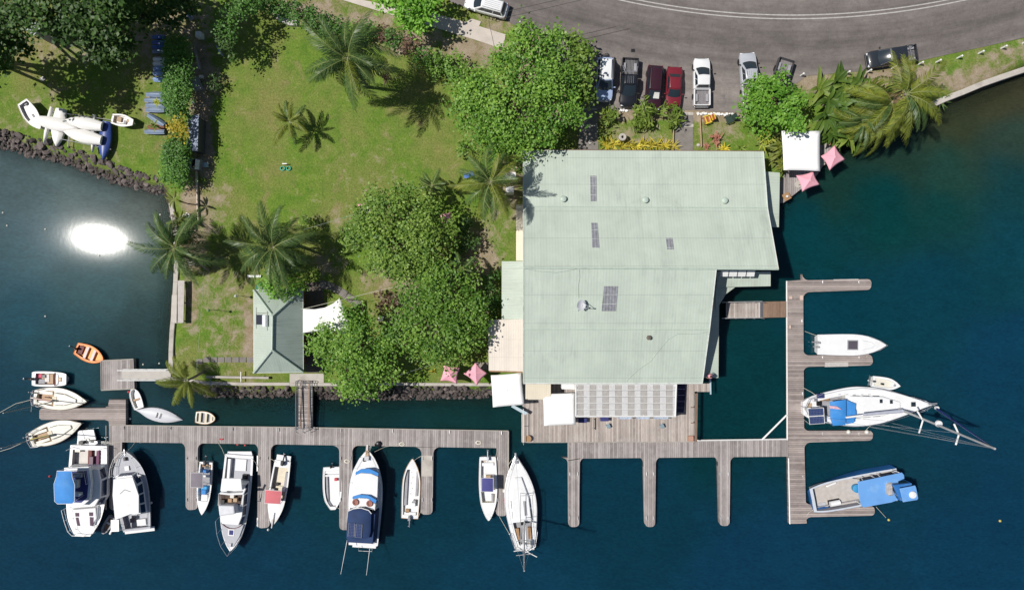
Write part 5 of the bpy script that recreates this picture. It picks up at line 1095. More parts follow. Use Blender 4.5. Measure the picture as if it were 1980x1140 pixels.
# dinghies by the platform
b = Boat('dinghy', 'narrow white dinghy moored under the square pontoon', (269, 789), (257, 751), 20, -.6, 'dinghy')
b.hull(PROF_BLUNT, .42, .5, M_WHITE, M_WHITE, (M_WHITE2, M_WHITE), [(.05, .95, .1, .1)], rail=M_WHITE); b.thwart(.45, .22, .3, M_TAN); b.box('buoy', M_RED, .42*b.L, .65, .1, .22, .22, .25, 0, .07)
b = Boat('upturned_canoe', 'upturned grey white double ended hull with two dark handles, floating by the long dock', (259, 792), (352, 812), 27, -.7, 'canoe')
b.ts = [0, .12, .3, .5, .7, .88, 1]; b.bs = [.02, .3, .8, 1, .85, .42, .02]; mb = MB(); V = []; n = 20
for i in range(n+1):
    t_ = i/n; hb = max(.01, cat1(t_, b.ts, b.bs))*b.B/2; zt = .1+.34*(hb/(b.B/2))**.5
    V += [((t_-.5)*b.L, y*hb, z) for y, z in ((-1, -.1), (-.95, zt*.55), (-.5, zt*.93), (0, zt), (.5, zt*.93), (.95, zt*.55), (1, -.1))]
mb.add(V, [(i*7+j, (i+1)*7+j, (i+1)*7+j+1, i*7+j+1) for i in range(n) for j in range(6)]); mb.build('hull', mat('chalky grey hull', (.55, .56, .6), .5, var=.06), b.t, smooth=40)
for x in (-.15, .25): MB().path([(x*1.0+.02, -.25, .44), (x+.1, -.22, .54), (x+.15, .2, .54), (x+.1, .28, .44)], .035, 5).build('handle', M_BLACK, b.t)
MB().path([(0, -b.B/2*.9, .28), (0, 0, .46), (0, b.B/2*.9, .28)], .012, 4).build('seam', M_LINER, b.t)
b = Boat('dinghy', 'tiny rounded white dinghy with cream seats just above the long dock', (378, 806), (416, 809), 24, -.6, 'dinghy')
b.hull([(0, .85), (.3, 1), (.6, .95), (.82, .7), (.94, .4), (1, .18)], .38, .45, M_WHITE2, M_WHITE2, (M_CREAM, M_LINER), [(.06, .92, .14, .08)], rail=M_TAN)
for t_ in (.2, .5, .78): b.thwart(t_, .26, .3, M_CREAM, inset=.16)
# east side
b = Boat('runabout', 'clean white runabout with one square dark hatch on the east dock', (1582, 666), (1712, 667), 41, -.1, 'motorboat')
b.hull([(0, .93), (.4, 1), (.6, .96), (.78, .74), (.9, .42), (.97, .16), (1, .03)], .8, 1.05, M_WHITE, M_WHITE, camber=.14, rail=M_STEEL)
h = b.box('deck_hatch', M_LINER, -.0*b.L+.05, 0, .98, 1.2, 1.1, .06); MB().box(.05, 0, 1.04, 1.0, .9, .02).build('hatch_glass', mat('smoky hatch', (.09, .08, .1), .25), h); b.outboard(.25, M_LINER, .9, tilt=False); b.outboard(-.25, M_LINER, .7, tilt=False)
b.block('low_cabin', M_WHITE, [(.12*b.L, -.62), (.3*b.L, -.4), (.36*b.L, 0), (.3*b.L, .4), (.12*b.L, .62)], .9, 1.12, inset=.15); b.rail([(.25*b.L, .85, 1), (.4*b.L, .5, 1.05), (.5*b.L, 0, 1.1), (.4*b.L, -.5, 1.05), (.25*b.L, -.85, 1)], .3, .018, 'bow_rail', mid=False)
b = Boat('dinghy', 'small white inflatable dinghy tied beside the big yacht', (1687, 737), (1740, 746), 24, -.55, 'dinghy')
b.hull([(0, .9), (.4, 1), (.65, .9), (.84, .56), (.95, .22), (1, .05)], .42, .55, M_WHITE, M_WHITE, (M_WHITE, M_WHITE2), [(.08, .8, .22, .14)]); b.outboard(.05, M_BLACK, .7); b.box('fuel_can', M_BLACK, -.1*b.L, -.1, .14, .3, .22, .25); b.box('bow_patch', M_LINER, .3*b.L, 0, .53, .3, .24, .01)
b = Boat('sailing_yacht', 'large white sailing yacht with blue cockpit canvas and solar panels at the east dock', (1554, 789), (1800, 781), 76, .25, 'sailboat')
b.hull([(0, .34), (.05, .55), (.15, .74), (.35, .98), (.45, 1), (.6, .88), (.75, .6), (.88, .3), (.97, .09), (1, .03)], 1.15, 1.45, M_WHITE, M_WHITE, (M_WHITE2, M_LINER), [(.13, .33, .75, .6)], rake=.07, rail=M_STEEL)
L, B = b.L, b.B
co_ = b.block('coachroof', M_WHITE, [(-.15*L, -.3*B), (.12*L, -.27*B), (.26*L, -.1*B), (.26*L, .1*B), (.12*L, .27*B), (-.15*L, .3*B)], 1.2, 1.62, inset=.2, wins=[(0, .1, .3, .3, .7), (0, .4, .6, .3, .7), (0, .7, .9, .3, .7), (4, .1, .3, .3, .7), (4, .4, .6, .3, .7), (4, .7, .9, .3, .7)], bevel=.08)
for p in ((810, 272), (907, 278)): x, y = b.px([f5(*p)], 1.62)[0]; b.box('deck_hatch', M_GLASS, x, y, 1.62, .32, .42, .05)
x, y = b.px([f5(1118, 302)], 1.45)[0]; b.box('deck_hatch', M_GLASS, x, y, 1.45, .5, .5, .07)
for i in range(5): x, y = b.px([f5(420+i*72, 213-abs(i-2))], 1.5)[0]; b.box('portlight', M_LINER, x, y, 1.28, .3, .06, .04)
dg = b.px(tr(f5, (480, 255), (555, 278), (597, 360), (595, 430), (555, 490), (470, 500)), 2.1)
b.block('dodger', M_BLUE, dg, 1.4, 2.15, inset=.28, bevel=.08)
b.canopy('bimini', b.px(tr(f5, (322, 278), (475, 258), (478, 350), (470, 500), (350, 508), (325, 440)), 2.9), 2.9, M_BLUE, crown=.08, leg0=1.2)
q = b.px(tr(f5, (475, 262), (485, 495), (560, 480), (575, 300)), 2.5); MB().prism(q, 2.3, 2.36).build('canvas_link', M_BLUE, b.t)
sq = b.px(tr(f5, (112, 345), (262, 338), (272, 485), (130, 495)), 3.0); s_ = MB().prism(sq, 2.9, 2.95).build('solar_panel', M_SOLAR, b.t); MB().path([(*p, 2.95) for p in sq], .04, 4, closed=True).build('panel_frame', M_WPAINT, s_)
mid = [((sq[0][0]+sq[3][0])/2, (sq[0][1]+sq[3][1])/2), ((sq[1][0]+sq[2][0])/2, (sq[1][1]+sq[2][1])/2)]; MB().path([(*p, 2.96) for p in mid], .05, 4).build('panel_bar', M_WPAINT, s_)
mb = MB()
for p in sq: mb.path([(*p, 2.9), (p[0]*1.0, p[1]*.8, 1.1)], .03, 5)
mb.build('stern_arch', M_STEEL, b.t)
b.box('helm_seat', M_BLACK, -.38*L, .5, .6, .5, .5, .7); b.box('wheel_pedestal', M_LINER, -.36*L, 0, .6, .3, .4, .9); b.box('cockpit_cushion', M_TAN, -.33*L, .9, .6, 1.2, .4, .4); b.box('liferaft', mat('navy raft bag', (.02, .03, .12), .6), -.37*L, 1.35, 1.2, .7, .5, .35); b.box('barbecue', M_STEEL, -.42*L, .95, 1.2, .35, .3, .5); b.box('aft_hatch', M_TEAK, -.45*L, .3, 1.17, .5, .5, .05)
mp = b.p3(*f5(975, 345), 1.6); tp = b.p3(*f5(1900, 728), 17.2)
ms = MB().path([mp, tp], .13, 12, .1).build('mast', M_ALU, b.t, smooth=60); md = (tp-mp)
for p0, p1, p2 in (((1155, 365), (1210, 455), (1172, 580)), ((1508, 490), (1555, 590), (1525, 690))):
    u = .30 if p0[0] < 1300 else .66; c_ = mp.lerp(tp, u); zz = c_.z; MB().path([b.p3(*f5(*p0), zz), b.p3(*f5(*p1), zz), b.p3(*f5(*p2), zz)], .085, 6).build('spreader', M_WPAINT, ms)
MB().lathe([(.3, 0), (.36, .12), (.3, .3), (0, .36)], b.p3(*f5(1352, 485), 8.6), 16).build('radome', M_WHITE, ms, smooth=50)
gm = MB().path([b.p3(*f5(1345, 345), 2.0), b.p3(*f5(1885, 722), 16.6)], .1, 8, .07).build('furled_genoa', M_BLUEROPE, b.t, smooth=60); MB().lathe([(.2, 0), (.2, .3)], b.p3(*f5(1335, 335), 1.6), 10).build('furler_drum', M_WHITE, gm)
mb = MB(); tops = tp
for e in ((810, 495), (900, 478), (700, 520)): mb.path([b.p3(*f5(*e), 1.2), tp], .012, 4)
mb.path([b.p3(*f5(1180, 255), 1.3), tp], .012, 4); mb.path([b.p3(*f5(760, 500), 1.2), mp.lerp(tp, .66)], .012, 4); mb.path([b.p3(*f5(80, 400), 1.2), tp], .012, 4)
mb.build('stays', M_STEEL, b.t)
bm = MB().path([mp+Vector((-.15, 0, 1.1)), b.p3(*f5(475, 428), 3.1)], .11, 8).build('boom', M_WPAINT, b.t, smooth=60); MB().path([mp+Vector((-.3, 0, 1.3)), b.p3(*f5(640, 400), 3.2)], .2, 8, .13).build('sail_bag', mat('sail bag', (.4, .42, .5), .7, var=.15), bm, smooth=60)
b.rail([(x*L, y*B, 1.4) for x, y in ((.34, .21), (.42, .13), (.5, 0), (.42, -.13), (.34, -.21))], .6, .025, 'pulpit'); b.box('anchor', M_STEEL, .5*L, .1, 1.48, 1.0, .2, .12)
b.rail([(x*L, y*B, 1.15) for x, y in ((-.36, .37), (-.46, .25), (-.5, 0), (-.46, -.25), (-.36, -.37))], .65, .028, 'pushpit')
for s_ in (-1, 1): MB().path([(x*L, s_*b.hb(x+.5)*.97, b.sheer(x+.5)+.6) for x in (-.36, -.2, -.05, .1, .24, .34)], .014, 4).build('lifeline', M_STEEL, b.t)
fl_ = b.px(tr(f5, (320, 318), (395, 325), (440, 355), (330, 345)), 3.4); MB().prism(fl_, 3.2, 3.23).build('ensign', mat('pink white flag', (.6, .38, .44), .8, var=.4, scale=6), b.t); MB().path([(*fl_[2], 3.2), (*fl_[2], 1.2)], .02, 5).build('flag_staff', M_STEEL, b.t)
# blue work boat
b = Boat('work_boat', 'blue steel work boat with sandy grey deck, blue roofs and a white dome', (1739, 933), (1568, 966), 60, .4, 'work boat')
b.hull([(0, .96), (.3, 1), (.55, 1), (.8, .96), (.93, .86), (1, .76)], 1.35, 1.6, M_BLUEBOAT, mat('pale bulwark', (.5, .55, .62), .6), (mat('grey bulwark', (.28, .28, .31), .7), mat('sandy grey deck', (.46, .425, .4), .85, var=.1, dirt=((.27, .24, .22), .5))), [(.03, .965, .17, .62)], rake=.05, flare=1.06, wlflare=1.05)
L, B = b.L, b.B
cv = b.px(tr(f6, (905, 388), (1225, 320), (1555, 250), (1585, 285), (1592, 340), (1500, 380), (1540, 640), (1400, 690), (985, 765), (950, 720), (915, 560)), 2.7)
MB().prism(cv, 2.6, 2.7).build('canopy_roof', M_LBLUE, b.t, bevel=.04)
mb = MB()
for p in ((940, 400), (1190, 345), (1500, 280), (990, 740), (1480, 660)): x, y = b.px([f6(*p)], 2.6)[0]; mb.path([(x, y, 2.6), (x, max(-B*.46, min(B*.46, y)), .8)], .045, 6)
for p, q in (((935, 305), (985, 375)), ((1165, 250), (1240, 320)), ((1390, 205), (1510, 250))): mb.path([b.p3(*f6(*p), 1.25), b.p3(*f6(*q), 2.6)], .045, 5)
mb.build('canopy_posts', M_WPAINT, b.t)
wr = b.px(tr(f6, (1410, 430), (1690, 395), (1740, 620), (1520, 670)), 3.2)
wh_ = b.block('wheelhouse', M_BLUEBOAT, wr, .62, 3.35, inset=.05, wins=[(i, .1, .9, .62, .9) for i in range(4)])
MB().prism(b.px(tr(f6, (1520, 485), (1750, 440), (1765, 470), (1797, 630), (1780, 655), (1570, 688)), 4.0), 3.9, 4.0).build('wheelhouse_roof', M_LBLUE, wh_, bevel=.08)
MB().lathe([(.34, 0), (.4, .1), (.34, .2), (0, .24)], b.p3(*f6(1705, 575), 4.0), 18).build('dome', M_WHITE, wh_, smooth=50)
MB().loft2(b.px(tr(f6, (1310, 440), (1345, 395), (1415, 395), (1425, 590), (1365, 600), (1320, 560)), 2.75), b.px(tr(f6, (1330, 460), (1350, 420), (1410, 420), (1415, 570), (1365, 580), (1335, 550)), 2.95), 2.7, 2.95).build('fibre_hatch', mat('mottled hatch', (.42, .4, .39), .5, var=.35, scale=4), b.t)
for p, q in (((1440, 500), (1560, 480)), ((1445, 550), (1560, 660))): MB().path([b.p3(*f6(*p), 2.9), b.p3(*f6(*q), 3.5)], .04, 5).build('mast_stay', M_STEEL, b.t)
x, y = b.px([f6(570, 705)], 1.0)[0]; MB().path([(x-.55, y, .95), (x+.55, y, .95)], .3, 14).build('drum', M_WHITE, b.t, smooth=50); b.box('drum_cradle', M_BLACK, x, y, .62, 1.3, .75, .12)
x, y = b.px([f6(880, 480)], .9)[0]; MB().lathe([(.42, 0), (.46, .5), (.3, .56), (0, .58)], (x, y, .62), 18).build('barrel', mat('turquoise barrel', (.03, .25, .5), .5), b.t, smooth=50)
x, y = b.px([f6(510, 425)], .7)[0]; b.box('fender', M_WHITE, x, y, .62, 1.2, .22, .2, .2, .08); x, y = b.px([f6(385, 725)], .8)[0]; b.box('hatch', M_GREYDECK, x, y, .62, .8, .4, .08, .0)
MB().path([(-.05*L, B*.36, .8), (.44*L, B*.33, .8)], .06, 5).build('pipe', M_LINER, b.t)
# mooring lines, floats
for lab, pts in (('mooring line running west off the bow of the northern cream yacht', [(62, 772, .0), (30, 780, -.4), (-20, 808, -.9)]),
                 ('mooring line running west off the cream yacht with the yellow cover', [(55, 850, 0), (20, 866, -.5), (-20, 878, -.9)]),
                 ('pale mooring line from the flybridge cruiser to the dock', [(199, 858, .2), (240, 853, -.2), (272, 852, DZ+.05)]),
                 ('pale mooring line from the big blue trimmed cruiser to the dock', [(724, 873, .7), (745, 863, 0), (778, 857, DZ+.06)]),
                 ('mooring line from the white sloop to the easternmost finger pier', [(1002, 1064, 0), (984, 1030, -.3), (965, 997, DZ+.05)]),
                 ('mooring line from the large east yacht to the dock', [(1584, 768, .3), (1568, 757, -.1), (1553, 749, DZ+.06)]),
                 ('thin mooring line from the work boat towards a yellow float', [(1694, 979, DZ), (1704, 990, -.7), (1713, 1000, -.95)])): rope('mooring_line', lab, pts)
for lab, (px_, py_), m_ in (('small yellow white float just south of the work boat', (1718, 1004), M_YEL), ('small yellow float alone in the far south east', (1933, 1006), M_YEL), ('small red float beside the flybridge cruiser', (97, 920), M_RED),
                           ('small white float below the red canopied boat', (519, 1023), M_WHITE), ('white float between the short dock and the upturned canoe', (252, 809), M_WHITE), ('white fender lying by the hardtop cruiser', (293, 971), M_WHITE)):
    p = W(px_, py_, WL); tag(MB().lathe([(0, -.1), (.1, -.07), (.14, 0), (.12, .08), (.05, .12), (.04, .18), (0, .18)], (p.x, p.y, WL+.03), 12).build('float', m_, smooth=60), lab, 'float')

for lab, a, b_, za, zb in (('slack stern line of the grey canopied boat to the second finger pier', (386, 896), (380, 888), -.2, DZ+.05), ('stern line of the grey decked cruiser to the long dock', (436, 884), (420, 852), .2, DZ+.05), ('second stern line of the grey decked cruiser', (486, 884), (500, 905), .2, DZ+.05),
        ('bow line of the red canopied boat to the third finger pier', (530, 1008), (519, 1005), .2, DZ+.05), ('stern line of the red canopied boat', (532, 893), (522, 886), 0, DZ+.05), ('bow line of the small skiff', (648, 980), (659, 985), -.3, DZ+.05), ('stern line of the long narrow boat', (808, 1000), (815, 985), -.3, DZ+.05), ('bow line of the long narrow boat', (800, 890), (816, 880), -.2, DZ+.05),
        ('bow line of the violet canopied boat', (948, 1000), (960, 985), 0, DZ+.05), ('stern line of the violet canopied boat', (957, 885), (962, 872), 0, DZ+.05), ('bow line of the white sloop to the dock corner', (997, 881), (981, 900), .4, DZ+.05), ('stern line of the hatch topped runabout', (1584, 650), (1556, 640), 0, DZ+.05), ('line from the hatch topped runabout to its finger pier', (1680, 684), (1676, 690), 0, DZ+.05),
        ('bow line of the hardtop cruiser to the dock', (246, 872), (262, 853), .6, DZ+.05), ('bow line of the work boat to the east dock', (1572, 985), (1560, 996), .3, DZ+.05), ('spring line of the large east yacht', (1690, 818), (1672, 834), .2, DZ+.05)):
    p, q = W(*a, za), W(*b_, zb); m_ = p.lerp(q, .5)-Vector((0, 0, .18)); tag(MB().path([p, m_, q], .02, 4).build('mooring_line', M_ROPE), lab, 'rope', 'mooring lines')
# ---------------------------------------------------------------- vehicles
M_CHROME = mat('bright trim', (.6, .6, .62), .2, .7, var=.03); M_LAMP = mat('lamp lens', (.7, .72, .75), .1, var=.05); M_TAIL = mat('tail lamp', (.12, .01, .01), .3, var=.05)
M_TRIM = mat('black trim', (.018, .018, .02), .6, var=.1)
def paint(name, c, rough=.28): return mat(name, c, rough, 0, var=.06, scale=.8, coat=.6, dirt=(tuple(.8*q+.03 for q in c), .3))
def tub(sts, name, m, par, zb=.3, hw=None):
    V = []; F = []
    for x, w_, ze, zc in sts:
        ring = [(w_*.86, zb), (w_*.98, zb+.1), (w_, .55*ze+.45*zb), (w_*.985, ze-.1), (w_*.93, ze-.02), (w_*.6, ze+(zc-ze)*.75)]
        ring = [(y, z) for y, z in ring]+[(0, zc)]+[(-y, z) for y, z in ring[::-1]]
        V += [(x, y, z) for y, z in ring]
    k = 13; N = len(sts)
    F = [(i*k+j, i*k+j+1, (i+1)*k+j+1, (i+1)*k+j) for i in range(N-1) for j in range(k-1)]+[((i+1)*k, i*k, i*k+k-1, (i+1)*k+k-1)[::-1] for i in range(N-1)]
    F += [tuple(range(k-1, -1, -1)), tuple((N-1)*k+j for j in range(k))]
    return MB().add(V, F).build(name, m, par, smooth=35)
def wheel(par, x, y, r=.34, w_=.22):
    mb = MB().lathe([(r*.62, -w_/2), (r*.95, -w_/2), (r, -w_/2+.03), (r, w_/2-.03), (r*.95, w_/2), (r*.62, w_/2)], n=20)
    mb.v = [(x+a, y+c, r+b) for a, b, c in mb.v]; o = mb.build('wheel', M_RUBBER, par, smooth=40)
    mb = MB().lathe([(r*.62, -w_/2+.02), (r*.62, w_/2-.02)], n=14); mb.v = [(x+a, y+c, r+b) for a, b, c in mb.v]; mb.build('rim', M_CHROME, o)
def car(name, label, front, rear, z, Wd, kind, pm, H=1.5, cat='car', roofm=None, roofrack=False, spare=False, sunshade=False, rollbar=False, bullbar=False, cab=3.35, glass=None):
    a, b = W(*front, .8), W(*rear, .8); d = a-b; L = d.to_2d().length; c = (a+b)/2; g = glass or M_GLASS
    t = thing(name, label, cat, (c.x, c.y, .05), math.atan2(d.y, d.x), 'parked vehicles'); w_ = Wd/2; h = L/2
    belt = .98 if kind != 'sedan' else .9; rear_tub = -h
    nose = [(h, w_*.74, .62, .64), (h-.05, w_*.84, .72, .76), (h-.18, w_*.94, .8, .87), (h-.5, w_, belt-.1, belt-.02), (h-1.0, w_, belt-.02, belt+.04)]
    if kind == 'pickup':
        cabr = h-cab; x0 = -h
        sts = nose+[(h-1.5, w_, belt, belt+.04), (cabr+.02, w_, belt, belt+.02), (cabr, w_*.98, belt, belt)]
        tub(sts[::-1], 'body', pm, t)
        bl = cabr-.04-x0
        MB().box(x0+bl/2, 0, .4, bl, Wd*.97, .18).build('bed_floor', mat('dark bed liner', (.07, .066, .07), .75, var=.2, scale=5) if pm.name.startswith('black') else mat('grey bed liner', (.17, .155, .16), .75, var=.2, scale=5), t)
        for s_ in (-1, 1):
            MB().prism([(x0+.05, s_*(w_-.13)), (cabr-.05, s_*(w_-.13)), (cabr-.05, s_*w_*.985), (x0+.05, s_*w_*.985)], .4, 1.02).build('bed_side', pm, t, bevel=.03)
            MB().box(x0+bl/2, s_*(w_-.33), .58, .85, .3, .22).build('wheel_arch', M_LINER, t, bevel=.04)
        MB().box(x0+.06, 0, .42, .09, Wd*.94, .6).build('tailgate', pm, t, bevel=.02); MB().box(cabr-.09, 0, .4, .06, Wd*.9, .6).build('bed_front', pm, t)
        for k in range(7): MB().box(x0+bl/2, (-.45+.15*k), .58, bl*.9, .03, .015).build('bed_rib', M_LINER, t)
        xr, ws, rf, rb = cabr+.05, h-1.12, h-2.12, cabr+.2
    else:
        tl = [(-h+.5, w_, belt, belt+.02), (-h+.15, w_*.96, belt-.06, belt), (-h+.04, w_*.9, belt-.14, belt-.08), (-h, w_*.84, .66, .68)]
        sts = nose+[(h-1.5, w_, belt, belt+.04), (0, w_, belt, belt+.03)]+tl; tub(sts[::-1], 'body', pm, t)
        if kind == 'suv': xr, ws, rf, rb = -h+.22, h-1.1, h-1.95, -h+.5
        else: xr, ws, rf, rb = -h+.75, h-1.2, h-1.95, -h+1.3
    bw, tw = w_*.93, w_*.74
    bot = [(xr, -bw*.94), (ws-.1, -bw), (ws+.1, 0), (ws-.1, bw), (xr, bw*.94)]; top = [(rb, -tw*.95), (rf-.05, -tw), (rf+.03, 0), (rf-.05, tw), (rb, tw*.95)]
    gh = MB().loft2(bot, top, belt-.02, H-.05).build('greenhouse', pm, t, bevel=.04); n = 5
    def pl(i, u0, u1, v0, v1, nm, j=None):
        A, B_ = Vector((*bot[i], belt-.02)), Vector((*bot[(i+1) % n], belt-.02)); D, E = Vector((*top[i], H-.05)), Vector((*top[(i+1) % n], H-.05))
        f = lambda u, v: A.lerp(B_, u).lerp(D.lerp(E, u), v); q = [f(u0, v0), f(u1, v0), f(u1, v1), f(u0, v1)]
        nn = (q[1]-q[0]).cross(q[3]-q[0]).normalized()
        if nn.z < 0: q = q[::-1]; nn = -nn
        MB().slab([p+nn*.006 for p in q], .014).build(nm, g, gh)
    V = []; cu = lambda a, b_, c_, u: a*(1-u)**2+(2*b_-.5*(a+c_))*2*u*(1-u)+c_*u*u
    for j in range(5):
        for i in range(9):
            u = .07+.86*i/8; v = .05+.9*j/4; lo_ = [Vector((*bot[k], belt-.02)) for k in (1, 2, 3)]; hi_ = [Vector((*top[k], H-.05)) for k in (1, 2, 3)]
            V.append(cu(*lo_, u).lerp(cu(*hi_, u), v)+Vector((.035, 0, .035+.03*math.sin(PI*v))))
    MB().add(V, [(j*9+i, j*9+i+1, j*9+i+10, j*9+i+9) for j in range(4) for i in range(8)]).build('windscreen', g, gh, smooth=60)
    pl(4, .08, .92, .12, .9, 'rear_window')
    for i in (0, 3):
        for u0, u1 in (((.05, .36), (.4, .68), (.71, .93)) if kind == 'suv' else ((.1, .5), (.54, .9))): pl(i, *((u0, u1) if i == 0 else (1-u1, 1-u0)), .15, .88, 'side_window')
    rm = roofm or pm; MB().loft2([(x*1.0+(x-(rf+rb)/2)*.015, y*1.03) for x, y in top], [((x-(rf+rb)/2)*.92+(rf+rb)/2, y*.86) for x, y in top], H-.055, H+.02).build('roof', rm, t, bevel=.03, smooth=40)
    if kind == 'suv' or roofrack:
        for s_ in (-1, 1): MB().path([(rb+.1, s_*tw*.82, H+.06), (rf-.15, s_*tw*.82, H+.06)], .022, 5).build('roof_rail', M_TRIM, t)
    if roofrack:
        for k in range(4): MB().box((rb+rf)/2, -.3+.2*k, H+.02, (rf-rb)*.75, .03, .02).build('roof_rib', M_CHROME, t)
    for sx in (h-.85, -h+.85 if kind != 'pickup' else -h+1.1):
        for s_ in (-1, 1): wheel(t, sx, s_*(w_-.1))
    for s_ in (-1, 1):
        m_ = MB().box(ws-.25, s_*(w_+.12), belt, .12, .22, .15).build('wing_mirror', pm if kind != 'pickup' else M_TRIM, t, bevel=.03)
        MB().box(h-.14, s_*w_*.66, .62, .22, .36, .14, s_*-.25).build('headlight', M_LAMP, t, bevel=.03)
        MB().box(-h+.03, s_*w_*.8, .62, .08, .18, .25).build('tail_light', M_TAIL, t, bevel=.02)
    MB().box(h-.02, 0, .32, .16, Wd*.82, .22).build('front_bumper', M_TRIM if bullbar else pm, t, bevel=.05); MB().box(-h-.03, 0, .36, .16, Wd*.86, .18).build('rear_bumper', M_CHROME if kind == 'pickup' else pm, t, bevel=.04)
    MB().box(h-.02, 0, .56, .05, Wd*.4, .12).build('grille', M_TRIM, t)
    mb = MB()
    for s_ in (-.35, .3): mb.path([(ws+.04, s_, belt+.04), (ws-.3, s_+.45, belt+.25)], .012, 4)
    mb.build('wiper', M_TRIM, t)
    if bullbar: mb = MB(); mb.path([(h+.1, -w_*.7, .9), (h+.16, 0, .95), (h+.1, w_*.7, .9)], .035, 6); mb.path([(h+.1, -w_*.7, .6), (h+.16, 0, .62), (h+.1, w_*.7, .6)], .035, 6); mb.build('bull_bar', M_CHROME, t)
    if spare:
        mb = MB().lathe([(.05, -.11), (.32, -.11), (.35, -.06), (.35, .06), (.32, .11), (.05, .11)], n=20); mb.v = [(-h-.12+c_, .05+a_, .95+b_) for a_, b_, c_ in mb.v]; mb.build('spare_wheel', mat('tyre cover', (.07, .06, .06), .8), t, smooth=40)
        MB().path([(rb, tw+.12, H-.02), (rf, tw+.12, H-.02)], .07, 8).build('side_awning', M_TRIM, t)
    if sunshade: q = [(ws-.1, -.1, belt+.12), (ws-.1, .55, belt+.1), (rf+.18, .5, H-.14), (rf+.2, -.05, H-.12)]; MB().slab([Vector(p)+Vector((.08, 0, .06)) for p in q][::1], .01).build('sun_shade', mat('sun shade', (.66, .66, .63), .6), t)
    if rollbar:
        x = h-cab-.25; mb = MB()
        mb.path([(x, -w_*.85, 1.0), (x, -w_*.72, 1.42), (x, w_*.72, 1.42), (x, w_*.85, 1.0)], .04, 6)
        for s_ in (-1, 1): mb.path([(x, s_*w_*.7, 1.42), (x-.75, s_*w_*.88, 1.02)], .035, 6)
        mb.build('sports_bar', M_CHROME, t)
    return t
P_WHITE = paint('white car paint', (.74, .75, .76)); P_BLACK = paint('black car paint', (.012, .013, .018)); P_MAROON = paint('dark maroon paint', (.035, .009, .016)); P_RED = paint('red car paint', (.17, .016, .026)); P_SILVER = paint('silver car paint', (.42, .44, .48), .25); P_DARK = paint('charcoal car paint', (.035, .035, .042)); P_DARK2 = paint('black blue car paint', (.022, .027, .035)); P_SHADEBLUE = paint('silver paint tinted shade blue', (.36, .45, .66), .25)
car('offroad_car', 'pale offroad car with rear spare wheel, dappled by the shade of the big tree', (1168, 194), (1171, 111), 0, 1.85, 'suv', P_SHADEBLUE, 1.85, 'car', roofm=P_WHITE, spare=True, bullbar=True)  # body blue is tree shade tint put into silver white paint
car('pickup_truck', 'black pickup with chrome sports bar and empty grey tray, parked facing the garden', (1214, 206), (1219, 113), 0, 1.85, 'pickup', P_BLACK, 1.75, 'pickup truck', roofrack=True, rollbar=True)
car('parked_car', 'dark maroon family car with a pale sun shade in its windscreen', (1261, 212), (1268, 127), 0, 1.78, 'suv', P_MAROON, 1.6, sunshade=True)
car('parked_car', 'red sedan parked at the end of the row nearest the path', (1301, 209), (1305, 130), 0, 1.7, 'sedan', P_RED, 1.38)
car('pickup_truck', 'white pickup reversed in with its empty tray towards the garden path', (1357, 113), (1357, 205), 0, 1.82, 'pickup', P_WHITE, 1.7, 'pickup truck')
car('pickup_truck', 'silver pickup half covered by the bright green round tree', (1445, 102), (1452, 196), 0, 1.82, 'pickup', P_SILVER, 1.7, 'pickup truck', roofrack=True)
car('pickup_truck', 'dark pickup almost hidden under the round tree, only its empty tray showing', (1494, 204), (1521, 115), 0, 1.78, 'pickup', P_DARK, 1.7, 'pickup truck')
car('pickup_truck', 'black pickup parked along the curved road with sun glinting on its windscreen', (1677, 117), (1772, 102), 0, 1.85, 'pickup', P_DARK2, 1.75, 'pickup truck', rollbar=True, cab=4.15)
car('parked_car', 'white car with roof rails on the verge at the top edge of the picture', (900, -1), (980, 22), 0, 1.8, 'suv', P_WHITE, 1.62, roofrack=True)
# ---------------------------------------------------------------- boats stored ashore
def landhull(label, stern, bow, beam, z, m, upright=False, group='boats stored ashore', name='stored_dinghy', tr_=.7, depth=.42, cat='boat'):
    b = Boat(name, label, stern, bow, beam, z+.0, cat, group, wl=z-depth)
    ts = [0, .3, .55, .78, .92, 1]; bs = [tr_, .97, 1, .7, .34, .03]; b.ts, b.bs = ts, bs; V = []; n = 20
    for i in range(n+1):
        t = i/n; hb = max(.015, cat1(t, ts, bs))*b.B/2; zt = depth*(.3+.7*(hb/(b.B/2))**.6); x = (t-.5)*b.L
        V += [(x, y*hb, zz) for y, zz in ((-1, 0), (-.97, zt*.5), (-.72, zt*.82), (-.2, zt*.97), (0, zt), (.2, zt*.97), (.72, zt*.82), (.97, zt*.5), (1, 0))]
    k = 9; F = [(i*k+j, (i+1)*k+j, (i+1)*k+j+1, i*k+j+1) for i in range(n) for j in range(k-1)]+[tuple(range(k)), tuple(n*k+j for j in range(k-1, -1, -1))]
    MB().add(V, F).build('hull', m, b.t, smooth=38); MB().path([V[i*k] for i in range(n+1)], .03, 5).build('gunwale', m, b.t); MB().path([V[i*k+k-1] for i in range(n+1)], .03, 5).build('gunwale', m, b.t)
    return b
M_HULLW = mat('chalky white hull', (.76, .75, .72), .45, var=.06, scale=1.2, dirt=((.5, .45, .4), .3)); M_HULLB = mat('navy blue hull', (.028, .06, .24), .4, var=.15)
landhull('white upturned hull at the bottom of the pile, bow towards the boulders', (114, 209), (105, 282), 27, .75, M_HULLW)
b = landhull('dark blue upturned hull under two white hulls at the pile end', (203, 234), (196, 308), 24, .9, M_HULLB)
